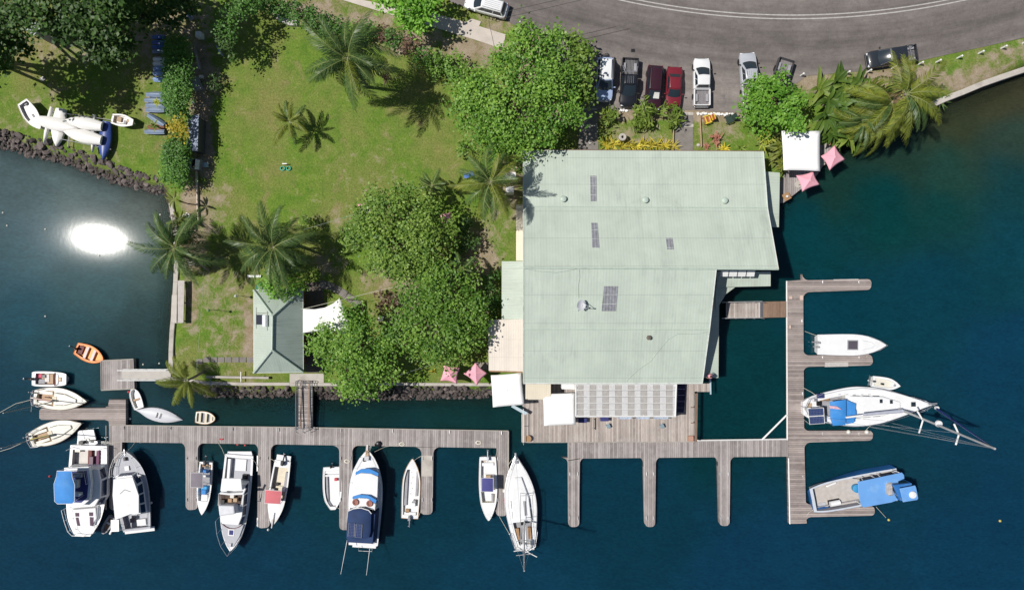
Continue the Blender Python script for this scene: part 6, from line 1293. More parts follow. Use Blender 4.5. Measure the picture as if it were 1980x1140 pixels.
for lab, a, c in (('long thin white outrigger float under the west end of the pile', (97, 206), (82, 277)), ('long thin white outrigger float under the east end of the pile', (180, 221), (176, 294))): landhull(lab, a, c, 8, .85, M_HULLW, name='outrigger_float', tr_=.6, depth=.3, cat='float')
landhull('white upturned hull with a brownish mark, next to the open dinghy', (72, 231), (147, 248), 25, 1.5, M_HULLW)
landhull('white upturned hull, upper of the two lying across the dark blue one', (194, 243), (122, 230), 23, 1.55, M_HULLW)
landhull('white upturned hull, lower of the two lying across the dark blue one', (193, 270), (119, 253), 24, 1.5, M_HULLW)
b = Boat('stored_dinghy', 'open white dinghy right way up at the west end of the boat pile', (43, 197), (78, 249), 28, 1.1, 'boat', 'boats stored ashore', wl=.62)
b.hull([(0, .72), (.3, .97), (.5, 1), (.75, .76), (.9, .4), (1, .05)], .5, .55, M_HULLW, M_HULLW, (M_LINER, M_HULLW), [(.05, .62, .1, .12)], rail=M_HULLW); b.box('fitting', M_LINER, 0, .0, .14, .5, .2, .05); b.box('fitting', M_LINER, -.42*b.L, .1, .14, .2, .3, .2)
b = Boat('stored_dinghy', 'small white dinghy with oars and gear inside, alone beside the boat pile', (216, 229), (257, 237), 22, 1.0, 'boat', 'boats stored ashore', wl=.55)
b.hull([(0, .8), (.35, 1), (.6, .97), (.85, .68), (1, .48)], .42, .48, M_HULLW, M_HULLW, (M_CREAM, M_HULLW), [(.08, .82, .12, .1)], rail=M_HULLW)
b.box('gear_bag', M_TEAK, -.2*b.L, .1, .1, .5, .55, .2); b.box('gear_bag', M_LINER, .08*b.L, -.1, .1, .3, .4, .15); b.box('anchor_bag', M_TAN, .22*b.L, .1, .1, .35, .3, .15)
for y in (-.45, .4): MB().path([(-.62*b.L, y*.9, .5), (.1*b.L, y*.7, .42)], .022, 5).build('oar', M_TIMBER, b.t)
rk = thing('boat_rack', 'grey metal pipe rack carrying the upturned boats', 'rack', tuple(W(140, 260, 0))); mb = MB()
for p, q in (((85, 262), (215, 289)), ((95, 215), (215, 232))): mb.path([W(*p, .55), W(*q, .55)], .035, 5)
for p in ((85, 262), (132, 283), (215, 289), (95, 215), (215, 232)): mb.path([W(*p, 0), W(*p, .55)], .035, 5)
mb.path([W(136, 220, .5), W(131, 284, .5)], .05, 5); mb.build('frame', M_ALU, rk, world=True)
# prams standing on edge by the hedge
def pram(label, px_, py_, L, m, ang, grp, roll=68, wd=.95, gm=None):
    p = W(px_, py_, .4); t = thing('stored_pram', label, 'dinghy', (p.x, p.y, 0), R(ang), grp); V = []; n = 10
    for i in range(n+1):
        u = i/n; hb = wd/2*(.75+.25*math.sin(PI*min(1, u*1.15+.1)) if u < .8 else .75+.25*math.sin(PI*min(1, u*1.15+.1))-(u-.8)*.9); dp = .38*(.8+.2*math.sin(PI*u)); x = (u-.5)*L
        V += [(x, y*hb, z*dp) for y, z in ((-1, 0), (-.96, .6), (-.7, .95), (0, 1), (.7, .95), (.96, .6), (1, 0))]
    k = 7; cr, sr = math.cos(R(roll)), math.sin(R(roll)); F = [(i*k+j, (i+1)*k+j, (i+1)*k+j+1, i*k+j+1) for i in range(n) for j in range(k-1)]+[tuple(range(k)), tuple(n*k+j for j in range(k-1, -1, -1))]
    V = [(x, y*cr-z*sr, y*sr+z*cr+wd/2*sr) for x, y, z in V]
    o = MB().add(V, F).build('hull', m, t, smooth=40); MB().path([V[i*k+k-1] for i in range(n+1)], .028, 5).build('gunwale', gm or M_WPAINT, t); MB().path([V[i*k] for i in range(n+1)], .02, 5).build('gunwale', gm or M_WPAINT, t)
    return t
MPB = mat('pram blue', (.05, .12, .36), .4, var=.12); MPP = mat('pram pale blue', (.25, .36, .62), .4, var=.1); MPP2 = mat('pram edge', (.3, .36, .46), .5); MPG = mat('pram slate blue', (.17, .23, .33), .45, var=.15); MPW = mat('pram white', (.72, .72, .74), .4)
for i, (y, m_, nm) in enumerate(((74, MPB, 'shaded mid blue pram, first from the top of the row beside the hedge'), (84, MPB, 'shaded mid blue pram, second from the top of the row beside the hedge'), (93, MPB, 'mid blue pram with a light patch, third from the top of the hedge row'), (102, MPG, 'slate blue pram, fourth from the top of the hedge row'),
                          (115, MPW, 'greyish white pram just above the pure white one in the hedge row'), (124, MPW, 'sunlit white pram between blue ones in the hedge row'), (133, MPP, 'pale blue pram directly below the white pram'), (142, MPP, 'pale blue pram, second below the white pram'), (154, MPP, 'pale blue pram at the bottom end of the upper hedge row'))):
    pram(nm, 307, y, 1.35, m_, 180, 'prams in the upper hedge row', 62 if i < 4 else 30, .75 if i < 4 else .5, m_)
for (x, y, L, m_, a, nm) in ((300, 184, 2.0, MPG, 180, 'slate pram, uppermost of the lower group by the hedge'), (298, 195, 2.1, MPG, 180, 'slate pram, second of the lower group by the hedge'), (300, 205, 2.1, MPG, 180, 'slate pram, third of the lower group by the hedge'), (300, 214, 2.1, MPG, 180, 'slate pram, fourth of the lower group by the hedge'),
                              (301, 233, 2.2, MPG, 148, 'slate pram lying slantwise below the lower group'), (302, 248, 1.9, mat('rust hull', (.22, .08, .04), .7), 180, 'rust brown pram near the yellow shrub'), (299, 256, 2.2, MPG, 180, 'slate pram lowest of all, beside the yellow shrub')): pram(nm, x, y, L, m_, a, 'prams in the lower hedge group', 50, .62, MPP2)
# ---------------------------------------------------------------- vegetation
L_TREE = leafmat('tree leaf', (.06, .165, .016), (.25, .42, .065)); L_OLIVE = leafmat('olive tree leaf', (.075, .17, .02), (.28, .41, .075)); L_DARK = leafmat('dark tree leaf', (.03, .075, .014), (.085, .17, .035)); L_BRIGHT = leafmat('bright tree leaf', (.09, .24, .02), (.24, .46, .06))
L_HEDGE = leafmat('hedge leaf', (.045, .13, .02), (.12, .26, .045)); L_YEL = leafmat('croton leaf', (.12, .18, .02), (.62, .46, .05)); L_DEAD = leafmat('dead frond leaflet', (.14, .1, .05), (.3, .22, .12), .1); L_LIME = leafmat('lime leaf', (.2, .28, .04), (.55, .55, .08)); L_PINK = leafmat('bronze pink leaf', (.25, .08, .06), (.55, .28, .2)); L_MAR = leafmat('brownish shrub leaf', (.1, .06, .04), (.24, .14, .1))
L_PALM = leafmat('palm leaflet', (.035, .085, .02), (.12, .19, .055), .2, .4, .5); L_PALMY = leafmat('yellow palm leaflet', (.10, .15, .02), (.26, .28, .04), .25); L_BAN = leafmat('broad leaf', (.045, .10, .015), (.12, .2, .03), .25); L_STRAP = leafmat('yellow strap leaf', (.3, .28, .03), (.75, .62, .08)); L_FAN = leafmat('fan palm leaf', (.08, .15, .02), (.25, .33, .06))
M_RACHIS = mat('frond rib', (.17, .2, .06), .6, var=.15)
def leafcloud(par, lobes, m, size=.42, dens=7.0, per=14, clr=.5, seed=1, name='crown', up=1.15, asp=.62, under=.25, lump=False):
    r = np.random.default_rng(seed); P = []; N = []; TT = []
    cs = [(np.array(W(a, b, z)), q*(HC-z)/FC, fl) for a, b, q, z, fl in [(l+(.75,))[:5] if len(l) == 4 else l for l in lobes]]
    sub = []
    if lump:
        for c, rad, fl in cs:
            sub.append((c, rad*.74, fl, -.35))  # inner leaves tinted darker, painting shade into the crown gaps
            for _ in range(int(4+rad*2.2)):
                d = r.normal(size=3); d /= np.linalg.norm(d); d[2] = abs(d[2])*.8-.1; q = r.uniform(.2, .42)*min(rad, 2.6)
                sub.append((c+d*np.array([rad, rad, rad*fl])*r.uniform(.55, .95), q, .8, r.uniform(-.3, .3)))
    else: sub = [(c, rad, fl, 0.) for c, rad, fl in cs]
    for i, (c, rad, fl, tof) in enumerate(sub):
        nc = max(3, int(2*PI*rad*rad*dens/per*(2.1 if not lump else (.75 if tof == -.35 else 2.2)))); d = r.normal(size=(nc, 3)); d /= np.linalg.norm(d, axis=1)[:, None]
        fz = r.random(nc) > under; d[:, 2] = np.where(fz, np.abs(d[:, 2]), d[:, 2])
        q = 1-.42*r.random(nc)**1.6; cc = c+d*np.array([rad, rad, rad*fl])*q[:, None]
        cc += r.normal(size=(nc, 3))*rad*.06
        keep = np.ones(nc, bool)
        for j, (c2, r2, f2_) in enumerate(cs):
            if not (j == i and not lump) and not np.allclose(c, c2): keep &= np.linalg.norm((cc-c2)/np.array([r2, r2, r2*f2_]), axis=1) > .55
        cc, d = cc[keep], d[keep]; nc = len(cc)
        ct = r.random(nc)
        p = (cc[:, None, :]+r.normal(size=(nc, per, 3))*np.array([clr, clr, clr*.55])).reshape(-1, 3); nn = (np.repeat(d, per, 0)*.45+np.array([0, 0, up])+r.normal(size=(nc*per, 3))*.5)
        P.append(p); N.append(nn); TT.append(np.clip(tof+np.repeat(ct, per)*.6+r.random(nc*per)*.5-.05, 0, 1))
    P = np.concatenate(P); N = np.concatenate(N); TT = np.concatenate(TT); N /= np.linalg.norm(N, axis=1)[:, None]
    ok = P[:, 2] > .15; P, N, TT = P[ok], N[ok], TT[ok]
    M = len(P); u = r.normal(size=(M, 3)); u -= N*(u*N).sum(1)[:, None]; u /= np.linalg.norm(u, axis=1)[:, None]; v = np.cross(N, u); s = size*(.65+.7*r.random(M))[:, None]
    dz = np.array([0, 0, -.12])
    V = np.stack([P-u*s*.5, P-v*s*.5*asp+dz*s*.3, P+u*s*.5+dz*s, P+v*s*.5*asp+dz*s*.3], 1).reshape(-1, 3)
    loc = np.array(par.location); return fastmesh(name, V-loc, np.arange(M*4).reshape(-1, 4), m, TT, par)
def tree(name, label, base, lobes, m, size=.42, seed=1, dens=7, cat='tree', trunk=.3, group=None, **k):
    b = W(*base, 0); t = thing(name, label, cat, tuple(b), 0, group); mb = MB(); r = random.Random(seed); fork = b+Vector((0, 0, max(.6, min(l[3] for l in lobes)*.45)))
    mb.path([b-Vector((0, 0, .3)), b.lerp(fork, .5)+Vector((r.uniform(-.1, .1), r.uniform(-.1, .1), 0)), fork], trunk*1.2, 9, trunk*.85)
    for l in lobes:
        c = W(l[0], l[1], l[3]); md = fork.lerp(c, .55)+Vector((r.uniform(-.4, .4), r.uniform(-.4, .4), .3)); mb.path([fork, md, c], trunk*.55, 6, trunk*.14)
        for q in range(3):
            a = r.uniform(0, 2*PI); rr = l[2]*(HC-l[3])/FC*.75; mb.path([md, c.lerp(md, .3)+Vector((math.cos(a)*rr*.5, math.sin(a)*rr*.5, .2)), c+Vector((math.cos(a)*rr, math.sin(a)*rr, r.uniform(0, .5)*rr))], trunk*.22, 5, trunk*.06)
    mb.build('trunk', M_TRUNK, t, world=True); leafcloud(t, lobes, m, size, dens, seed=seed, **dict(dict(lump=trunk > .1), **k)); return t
def shrub(name, label, lobes, m, size=.26, seed=1, dens=16, cat='shrub', group='garden shrubs', clr=.28, **k):
    return tree(name, label, lobes[0][:2], lobes, m, size, seed, dens, cat, .07, group, clr=clr, **k)
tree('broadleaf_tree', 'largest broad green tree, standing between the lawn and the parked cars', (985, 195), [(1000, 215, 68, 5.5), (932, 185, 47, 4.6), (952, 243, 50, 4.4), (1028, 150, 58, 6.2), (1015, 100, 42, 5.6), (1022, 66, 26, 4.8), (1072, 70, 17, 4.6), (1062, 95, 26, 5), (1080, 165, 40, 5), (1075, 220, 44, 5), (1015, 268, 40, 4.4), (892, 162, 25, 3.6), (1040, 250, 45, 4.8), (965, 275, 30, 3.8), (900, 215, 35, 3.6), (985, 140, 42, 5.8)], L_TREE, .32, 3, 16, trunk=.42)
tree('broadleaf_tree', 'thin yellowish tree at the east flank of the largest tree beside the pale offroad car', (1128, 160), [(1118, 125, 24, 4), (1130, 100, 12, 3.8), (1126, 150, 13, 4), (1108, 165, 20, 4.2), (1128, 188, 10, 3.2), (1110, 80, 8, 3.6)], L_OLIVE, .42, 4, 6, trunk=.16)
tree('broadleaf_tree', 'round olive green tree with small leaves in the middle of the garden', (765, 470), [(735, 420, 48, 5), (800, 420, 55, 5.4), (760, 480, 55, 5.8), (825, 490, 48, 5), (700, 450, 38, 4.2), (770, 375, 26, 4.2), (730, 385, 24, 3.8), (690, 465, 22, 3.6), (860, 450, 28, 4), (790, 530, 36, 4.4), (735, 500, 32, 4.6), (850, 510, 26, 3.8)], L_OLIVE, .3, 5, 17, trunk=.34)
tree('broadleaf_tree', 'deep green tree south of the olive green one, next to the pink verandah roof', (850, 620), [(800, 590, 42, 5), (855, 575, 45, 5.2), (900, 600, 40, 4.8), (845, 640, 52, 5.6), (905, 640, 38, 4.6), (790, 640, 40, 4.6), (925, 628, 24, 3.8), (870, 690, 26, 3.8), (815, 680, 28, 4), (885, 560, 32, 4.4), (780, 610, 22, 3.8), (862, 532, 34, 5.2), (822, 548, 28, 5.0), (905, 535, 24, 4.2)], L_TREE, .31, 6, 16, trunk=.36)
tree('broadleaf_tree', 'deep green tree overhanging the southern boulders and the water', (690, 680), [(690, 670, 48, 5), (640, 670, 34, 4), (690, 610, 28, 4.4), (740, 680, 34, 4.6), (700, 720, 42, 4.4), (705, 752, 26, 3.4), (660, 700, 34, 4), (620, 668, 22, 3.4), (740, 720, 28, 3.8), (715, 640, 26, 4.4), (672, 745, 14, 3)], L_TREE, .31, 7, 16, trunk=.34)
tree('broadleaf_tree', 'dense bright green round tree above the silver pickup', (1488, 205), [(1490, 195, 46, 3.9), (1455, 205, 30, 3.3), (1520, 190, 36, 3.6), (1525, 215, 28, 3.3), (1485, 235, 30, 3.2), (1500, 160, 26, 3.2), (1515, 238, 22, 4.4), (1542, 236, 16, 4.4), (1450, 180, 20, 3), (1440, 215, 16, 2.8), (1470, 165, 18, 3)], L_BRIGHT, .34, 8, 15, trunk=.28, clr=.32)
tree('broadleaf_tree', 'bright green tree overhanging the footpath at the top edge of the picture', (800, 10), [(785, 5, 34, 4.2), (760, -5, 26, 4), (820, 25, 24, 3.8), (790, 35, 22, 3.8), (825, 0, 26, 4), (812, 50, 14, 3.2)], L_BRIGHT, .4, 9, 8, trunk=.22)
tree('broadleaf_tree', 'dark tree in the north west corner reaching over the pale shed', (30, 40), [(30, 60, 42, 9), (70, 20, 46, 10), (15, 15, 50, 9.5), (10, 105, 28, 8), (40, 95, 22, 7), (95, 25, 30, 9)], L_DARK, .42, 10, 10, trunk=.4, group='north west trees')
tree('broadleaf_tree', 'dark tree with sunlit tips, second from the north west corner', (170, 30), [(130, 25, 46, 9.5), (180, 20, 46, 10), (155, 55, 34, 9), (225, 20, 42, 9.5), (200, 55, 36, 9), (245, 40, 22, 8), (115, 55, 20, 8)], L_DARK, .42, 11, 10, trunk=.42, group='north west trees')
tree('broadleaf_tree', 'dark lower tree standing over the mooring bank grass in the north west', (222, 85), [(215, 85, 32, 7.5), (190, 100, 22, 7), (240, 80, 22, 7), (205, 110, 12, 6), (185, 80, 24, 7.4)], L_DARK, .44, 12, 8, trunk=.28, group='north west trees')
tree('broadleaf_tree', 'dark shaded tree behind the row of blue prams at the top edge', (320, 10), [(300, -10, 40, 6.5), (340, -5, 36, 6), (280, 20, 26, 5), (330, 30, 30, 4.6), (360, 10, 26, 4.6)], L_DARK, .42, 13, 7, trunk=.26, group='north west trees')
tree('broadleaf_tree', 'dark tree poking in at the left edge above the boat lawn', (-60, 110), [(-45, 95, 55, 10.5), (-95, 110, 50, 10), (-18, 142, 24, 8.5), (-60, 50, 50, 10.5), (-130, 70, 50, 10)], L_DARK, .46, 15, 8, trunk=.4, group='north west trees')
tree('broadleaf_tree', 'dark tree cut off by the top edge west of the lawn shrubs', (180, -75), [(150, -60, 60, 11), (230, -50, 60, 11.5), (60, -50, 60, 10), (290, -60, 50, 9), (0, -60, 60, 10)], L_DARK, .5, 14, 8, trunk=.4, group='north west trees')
# hedges and shrubs
def chain(pts, r, z, fl=1.0): return [(a, b, r, z, fl) for a, b in pts]
shrub('hedge', 'long clipped dark green hedge between the boat lawn and the shaded alley', chain([(340, 85+i*13) for i in range(10)], 20, 3.0)+chain([(329, 92+i*16) for i in range(7)], 10, 2.8)+chain([(354, 92+i*16) for i in range(7)], 16, 2.9), L_HEDGE, .22, 20, 34, 'hedge', None)
shrub('shrub', 'large rounded green bush at the lower end of the hedge above the shore', [(338, 330, 26, 2.0, .9), (330, 345, 17, 1.7), (350, 345, 18, 1.7), (330, 312, 16, 1.8)], L_BRIGHT, .2, 21, 26)
shrub('hedge', 'lower green stretch of the hedge behind the golden croton and the bushes', chain([(346, 275+i*12) for i in range(6)], 18, 2.3)+chain([(330, 280+i*12) for i in range(6)], 13, 2.2), L_HEDGE, .22, 27, 34, 'hedge', None)
shrub('shrub', 'loose green bush between the yellow shrub and the rounded bush', [(332, 295, 17, 2.8), (350, 290, 16, 3.0), (340, 280, 14, 2.9), (352, 308, 13, 2.6)], L_HEDGE, .24, 22, 20)
shrub('croton_shrub', 'golden yellow croton shrub in the middle of the hedge', [(341, 250, 13, 3.2), (350, 238, 13, 3.3), (337, 262, 10, 3.0), (352, 258, 12, 3.3), (329, 241, 7, 2.8), (348, 268, 9, 3.1)], L_YEL, .3, 23, 12)
shrub('shrub', 'mixed green shrub above the golden croton in the hedge', [(350, 222, 16, 2.7), (336, 215, 12, 2.6), (358, 205, 14, 2.7)], L_HEDGE, .26, 24, 18)
shrub('tall_shrub', 'tall dark shrub with yellow tips, upper one west of the lawn', [(450, 30, 22, 4.4), (440, 60, 22, 4.2), (462, 10, 20, 4), (470, -8, 22, 4)], L_HEDGE, .3, 25, 12)
shrub('tall_shrub', 'tall dark shrub with a few yellow leaves, lower one west of the lawn', [(440, 85, 18, 3.8), (447, 102, 12, 3), (432, 70, 14, 3.6)], L_DARK, .3, 26, 12)
for i, (a, b, r_, m_, lab) in enumerate(((500, 5, 22, L_HEDGE, 'green boundary shrub at the top edge above the stone wall'), (540, 12, 22, L_HEDGE, 'green boundary shrub behind the short stone wall'), (585, 28, 24, L_HEDGE, 'green boundary shrub east of the short stone wall'), (620, 48, 24, L_HEDGE, 'broad green boundary shrub left of the tall palm'),
      (655, 52, 18, L_HEDGE, 'green boundary shrub under the northern fronds of the tall palm'), (690, 62, 20, L_OLIVE, 'yellow flecked boundary shrub right behind the tall palm'), (715, 58, 16, L_HEDGE, 'green boundary shrub east of the yellow flecked one'), (738, 66, 13, L_MAR, 'reddish brown bare shrub on the boundary'), (762, 74, 19, L_HEDGE, 'small rounded green shrub between two brownish shrubs'),
      (795, 90, 17, L_MAR, 'brownish dry shrub near the palm shadow'), (818, 112, 20, L_HEDGE, 'green shrub with yellow tips where the palm shadow ends'), (845, 128, 26, L_TREE, 'broad leafy shrub at the tip of the palm shadow'), (880, 128, 24, L_TREE, 'broad leafy shrub just west of the largest tree'), (897, 284, 14, L_TREE, 'small round bush alone on the lawn below the largest tree'),
      (412, 160, 13, L_DARK, 'small dark shrub at the shaded west edge of the lawn'), (500, 45, 0, L_HEDGE, '')), 30):
    if r_: shrub('shrub', lab, [(a, b, r_, 1.3 if r_ > 15 else .9, .9), (a+r_*.5, b+r_*.3, r_*.6, 1.1), (a-r_*.5, b-r_*.2, r_*.6, 1.1)], m_, .26, i, 15)
shrub('shrub', 'bright green feathery shrub on the north side of the hipped roof', [(545, 546, 27, 4.0, .8), (520, 545, 19, 3.6), (572, 545, 21, 3.6), (552, 560, 17, 4.0), (535, 558, 15, 3.8)], L_BRIGHT, .26, 51, 16)
shrub('shrub', 'yellow flowered shrub beside the palm above the hipped roof', [(598, 430, 13, 1.3), (590, 420, 9, 1.2)], L_OLIVE, .24, 52, 16)
shrub('shrub', 'dark leafy shrub along the west wall of the side roof', [(955, 575, 20, 1.6), (950, 545, 18, 1.5), (958, 600, 16, 1.5)], L_HEDGE, .3, 53, 12)
shrub('shrub', 'green shrub at the corner by the white air conditioning boxes', [(985, 290, 18, 1.6), (960, 300, 16, 1.4), (1000, 310, 14, 1.6)], L_HEDGE, .3, 54, 12)
shrub('shrub', 'dark reddish plant clump in the garden bed between the trees', [(745, 575, 18, 1.2), (770, 585, 14, 1.1)], L_MAR, .34, 55, 9)
shrub('shrub', 'shaded green shrub near the second pink parasol in the garden', [(895, 440, 22, 1.5), (910, 470, 18, 1.4), (880, 480, 16, 1.4)], L_DARK, .34, 56, 10)
# palms
def frondmesh(name, L, n, seed, m, curl=1.0, ll=1.0):
    r = random.Random(seed); V = []; F = []; T = []; MI = []; bend = r.uniform(-.34, .34)
    def rach(s): return Vector((L*(s-.16*s**2.4*curl), L*bend*s*s, L*(.14*s-.5*curl*s**2.2)))
    ns = 12; R_ = []
    for i in range(ns+1):
        s = i/ns; p = rach(s); w_ = .038*(1-s)+.008; R_.append(len(V)); V += [p+Vector((0, w_, .01)), p+Vector((0, 0, .03)), p+Vector((0, -w_, .01))]
    for i in range(ns):
        a, b = R_[i], R_[i+1]; F += [(a, b, b+1, a+1), (a+1, b+1, b+2, a+2)]; T += [.5, .5]; MI += [1, 1]
    for side in (-1, 1):
        lean = 0
        for i in range(n):
            s = .08+.92*(i+r.uniform(.2, .8))/n; p = rach(min(1, s)); d = (rach(min(1, s+.02))-rach(s-.02)).normalized(); l = ll*L*.27*(math.sin(PI*(.16+.74*s))**.8)*r.uniform(.75, 1.12)
            lean = lean*.6+r.uniform(-.22, .22); sd = Vector((0, 0, 1)).cross(d).normalized()*side; fw = .5+.8*s+lean
            dr = (d*fw+sd+Vector((0, 0, -.18-.4*r.random()))).normalized(); mid = p+dr*l*.5; tip = mid+(dr*.75+Vector((0, 0, -.75-.3*r.random()))+d*.2).normalized()*l*.5
            w_ = d*(.034+L*.0042)*r.uniform(.7, 1.2); o = len(V); V += [p-w_*.5, p+w_*.5, mid+w_, mid-w_, tip+w_*.2, tip-w_*.2]; F += [(o, o+1, o+2, o+3), (o+3, o+2, o+4, o+5)]
            tt = min(1, max(0, .42+lean*.9+r.uniform(-.4, .4)+s*.15)); T += [tt, tt]; MI += [0, 0]
    o = fastmesh(name, [tuple(v) for v in V], F, [m, M_RACHIS], T, None, midx=MI); me = o.data; bpy.data.objects.remove(o); return me
FR = {}
def frond(L, m, k, curl):
    key = (round(L*2)/2, m.name, k, curl)
    if key not in FR: FR[key] = frondmesh('frond', key[0], int(16+key[0]*5), k*7+3, m, curl)
    return FR[key]
def palm(name, label, px_, py_, z, L, n, seed, m=None, tr_=.16, lean=(0, 0), wind=None, my=None, lo_=-35, hi=68, curl=1.0, ymix=.15, group='coconut palms'):
    r = random.Random(seed); c = W(px_, py_, z); g = Vector((c.x+lean[0], c.y+lean[1], 0)); gz = 0
    t = thing(name, label, 'palm tree', (g.x, g.y, gz), 0, group); m = m or L_PALM
    md = g.lerp(c, .5)+Vector((lean[0]*-.12, lean[1]*-.12, 0)); MB().path([g-Vector((0, 0, .3)), g.lerp(md, .5)+Vector((0, 0, 0)), md, md.lerp(c, .6), c], tr_*1.25, 9, tr_*.75).build('trunk', M_PTRUNK, t, world=True)
    for i in range(n):
        f = i/(n-1); az = i*2.39996+r.uniform(-.4, .4); pit = hi+(lo_-hi)*f**.75+r.uniform(-8, 8)
        if wind is not None:
            wa_, k = wind; dlt = math.atan2(math.sin(wa_-az), math.cos(wa_-az)); az += dlt*k
        o = bpy.data.objects.new('frond', frond(L*(.82+.25*f if f < .5 else 1.0)*r.uniform(.82, 1.14), (my or L_PALMY) if r.random() < ymix else m, i % 5, curl)); COL.objects.link(o); o.parent = t
        o.location = Vector((c.x-g.x, c.y-g.y, z))+Vector((math.cos(az)*.1, math.sin(az)*.1, .05*f))
        o.rotation_mode = 'XYZ'; o.rotation_euler = (Matrix.Rotation(az, 3, 'Z') @ Matrix.Rotation(-R(pit), 3, 'Y') @ Matrix.Rotation(r.uniform(-.4, .4), 3, 'X')).to_euler()
    if z > 4:
        for k in range(4):
            az = r.uniform(0, 6.28); o = bpy.data.objects.new('dead_frond', frond(L*.8, L_DEAD, k % 3, curl)); COL.objects.link(o); o.parent = t; o.location = Vector((c.x-g.x, c.y-g.y, z-.25))
            o.rotation_euler = (Matrix.Rotation(az, 3, 'Z') @ Matrix.Rotation(R(r.uniform(35, 60)), 3, 'Y') @ Matrix.Rotation(r.uniform(-.6, .6), 3, 'X')).to_euler()
    if z > 3.5:
        for k in range(5): a = k*1.3+seed; MB().lathe([(0, -.13), (.1, -.08), (.13, 0), (.1, .1), (0, .14)], (c.x+math.cos(a)*.28, c.y+math.sin(a)*.28, z-.3), 8).build('coconut', mat('green coconut', (.22, .2, .05), .6, var=.2), t, world=True, smooth=60)
    return t
palm('coconut_palm', 'tall palm in the upper lawn throwing a long star shaped shadow', 672, 112, 9.2, 5.2, 30, 1, curl=1.25, ymix=.08)
palm('coconut_palm', 'small young palm alone on the middle of the lawn', 560, 236, 2.9, 2.6, 15, 2, L_PALM, .11, hi=60, lo_=-12, ymix=.75)
palm('coconut_palm', 'palm leaning over the western sea wall near the bench', 338, 478, 5.2, 4.7, 26, 3, curl=1.2, lean=(1.2, -2.2), ymix=.08)
palm('coconut_palm', 'broad dark palm just above the hipped roof house', 528, 478, 6.6, 5.2, 30, 4, lean=(.8, .6), ymix=.04, curl=1.25)
palm('coconut_palm', 'palm casting its shadow on the north west corner of the big roof', 948, 352, 8.6, 4.2, 24, 5, ymix=.35, hi=62)
palm('coconut_palm', 'low yellowish palm by the shore next to the floating platform gangway', 362, 735, 3.3, 3.2, 15, 6, L_PALMY, .13, lean=(.3, .6), wind=(R(215), .35), ymix=.6)
palm('coconut_palm', 'large windswept yellow green palm over the east water', 1752, 182, 5.8, 5.0, 21, 7, L_PALM, .17, wind=(R(25), .3), ymix=.75, hi=60, lo_=-30, curl=1.3)
palm('coconut_palm', 'yellow green palm between the windswept palm and the banana clump', 1725, 198, 4.6, 4.8, 16, 8, L_PALM, .16, wind=(R(220), .5), ymix=.75, hi=50, lo_=-25, curl=1.25)
palm('coconut_palm', 'lower palm leaning over the water beside the pink parasol', 1668, 232, 3.6, 3.0, 14, 9, L_PALM, .13, wind=(R(250), .35), ymix=.3, curl=1.2)
palm('coconut_palm', 'yellow green palm drooping over the water between the bananas and the windswept palm', 1700, 228, 3.8, 4.2, 14, 19, L_PALM, .14, wind=(R(285), .4), ymix=.75, curl=1.35, hi=45)
palm('young_palm', 'dark bronze palm at the north edge of the olive green tree', 835, 358, 3.2, 2.2, 13, 10, L_PALM, .1, ymix=0)
palm('young_palm', 'small dark palm at the east edge of the garden trees', 893, 520, 4.8, 1.9, 13, 11, L_PALM, .1, ymix=.1)
palm('young_palm', 'tiny palm beside the sea wall whose shadow falls on the bare path', 336, 386, 3.2, 1.1, 8, 12, L_PALMY, .06, hi=50, lo_=-5, group=None)
palm('young_palm', 'small palm with tangled fronds above the leaning palm', 346, 424, 1.6, 1.3, 9, 13, L_PALMY, .08, hi=50, lo_=-10, group=None)
# strap leaved and broad leaved plants
def rosette(name, label, px_, py_, z0, n, L, wd, m, seed, lo_=5, hi=75, curl=.9, cat='plant', group=None, stem=0, spread=0, wind=None):
    r = np.random.default_rng(seed); p = W(px_, py_, z0); t = thing(name, label, cat, tuple(p), 0, group); V = []; F = []; T = []
    for i in range(n):
        az = i*2.4+r.uniform(-.4, .4)
        if wind: az += math.atan2(math.sin(wind[0]-az), math.cos(wind[0]-az))*wind[1]
        pit = R(lo_+(hi-lo_)*r.random()); l = L*r.uniform(.7, 1.1); o = len(V); k = 6; a = r.uniform(0, 2*PI); off = np.array([math.cos(a), math.sin(a)])*spread*r.random()**.5; tw = r.uniform(-.5, .5)
        for j in range(k+1):
            s = j/k; x = l*s*math.cos(pit)*(1+.15*s); z = stem*r.uniform(.96, 1.0)+l*s*math.sin(pit)-curl*l*s*s*.55; w_ = wd*.5*(math.sin(PI*(.12+.86*s))**.8)
            ca, sa = math.cos(az), math.sin(az); cx_, cy_ = off[0]+x*ca, off[1]+x*sa; V += [(cx_-sa*w_, cy_+ca*w_, max(.03, z+tw*w_*.5)), (cx_, cy_, max(.03, z-w_*.3)), (cx_+sa*w_, cy_-ca*w_, max(.03, z-tw*w_*.5))]
        tt = r.random()
        for j in range(k): q = o+j*3; F += [(q, q+3, q+4, q+1), (q+1, q+4, q+5, q+2)]; T += [tt*.8, min(1, tt*.8+.2)]
    fastmesh('leaves', V, F, m, T, t)
    if stem: MB().path([(0, 0, -.2), (.03, .02, stem*.5), (0, 0, stem)], .1, 7, .06).build('stem', M_PTRUNK, t)
    return t
for i, (x, y) in enumerate(((1172, 282), (1186, 280), (1201, 284), (1216, 282), (1230, 284), (1243, 281), (1258, 283), (1270, 281), (1285, 283), (1299, 285))):
    rosette('strap_plant', 'yellow strap leaved plant in the row along the north wall of the green roof', x, y, 0, 17, 1.25, .12, L_STRAP, 60+i, 15, 75, .55, group='yellow strap plants along the wall')
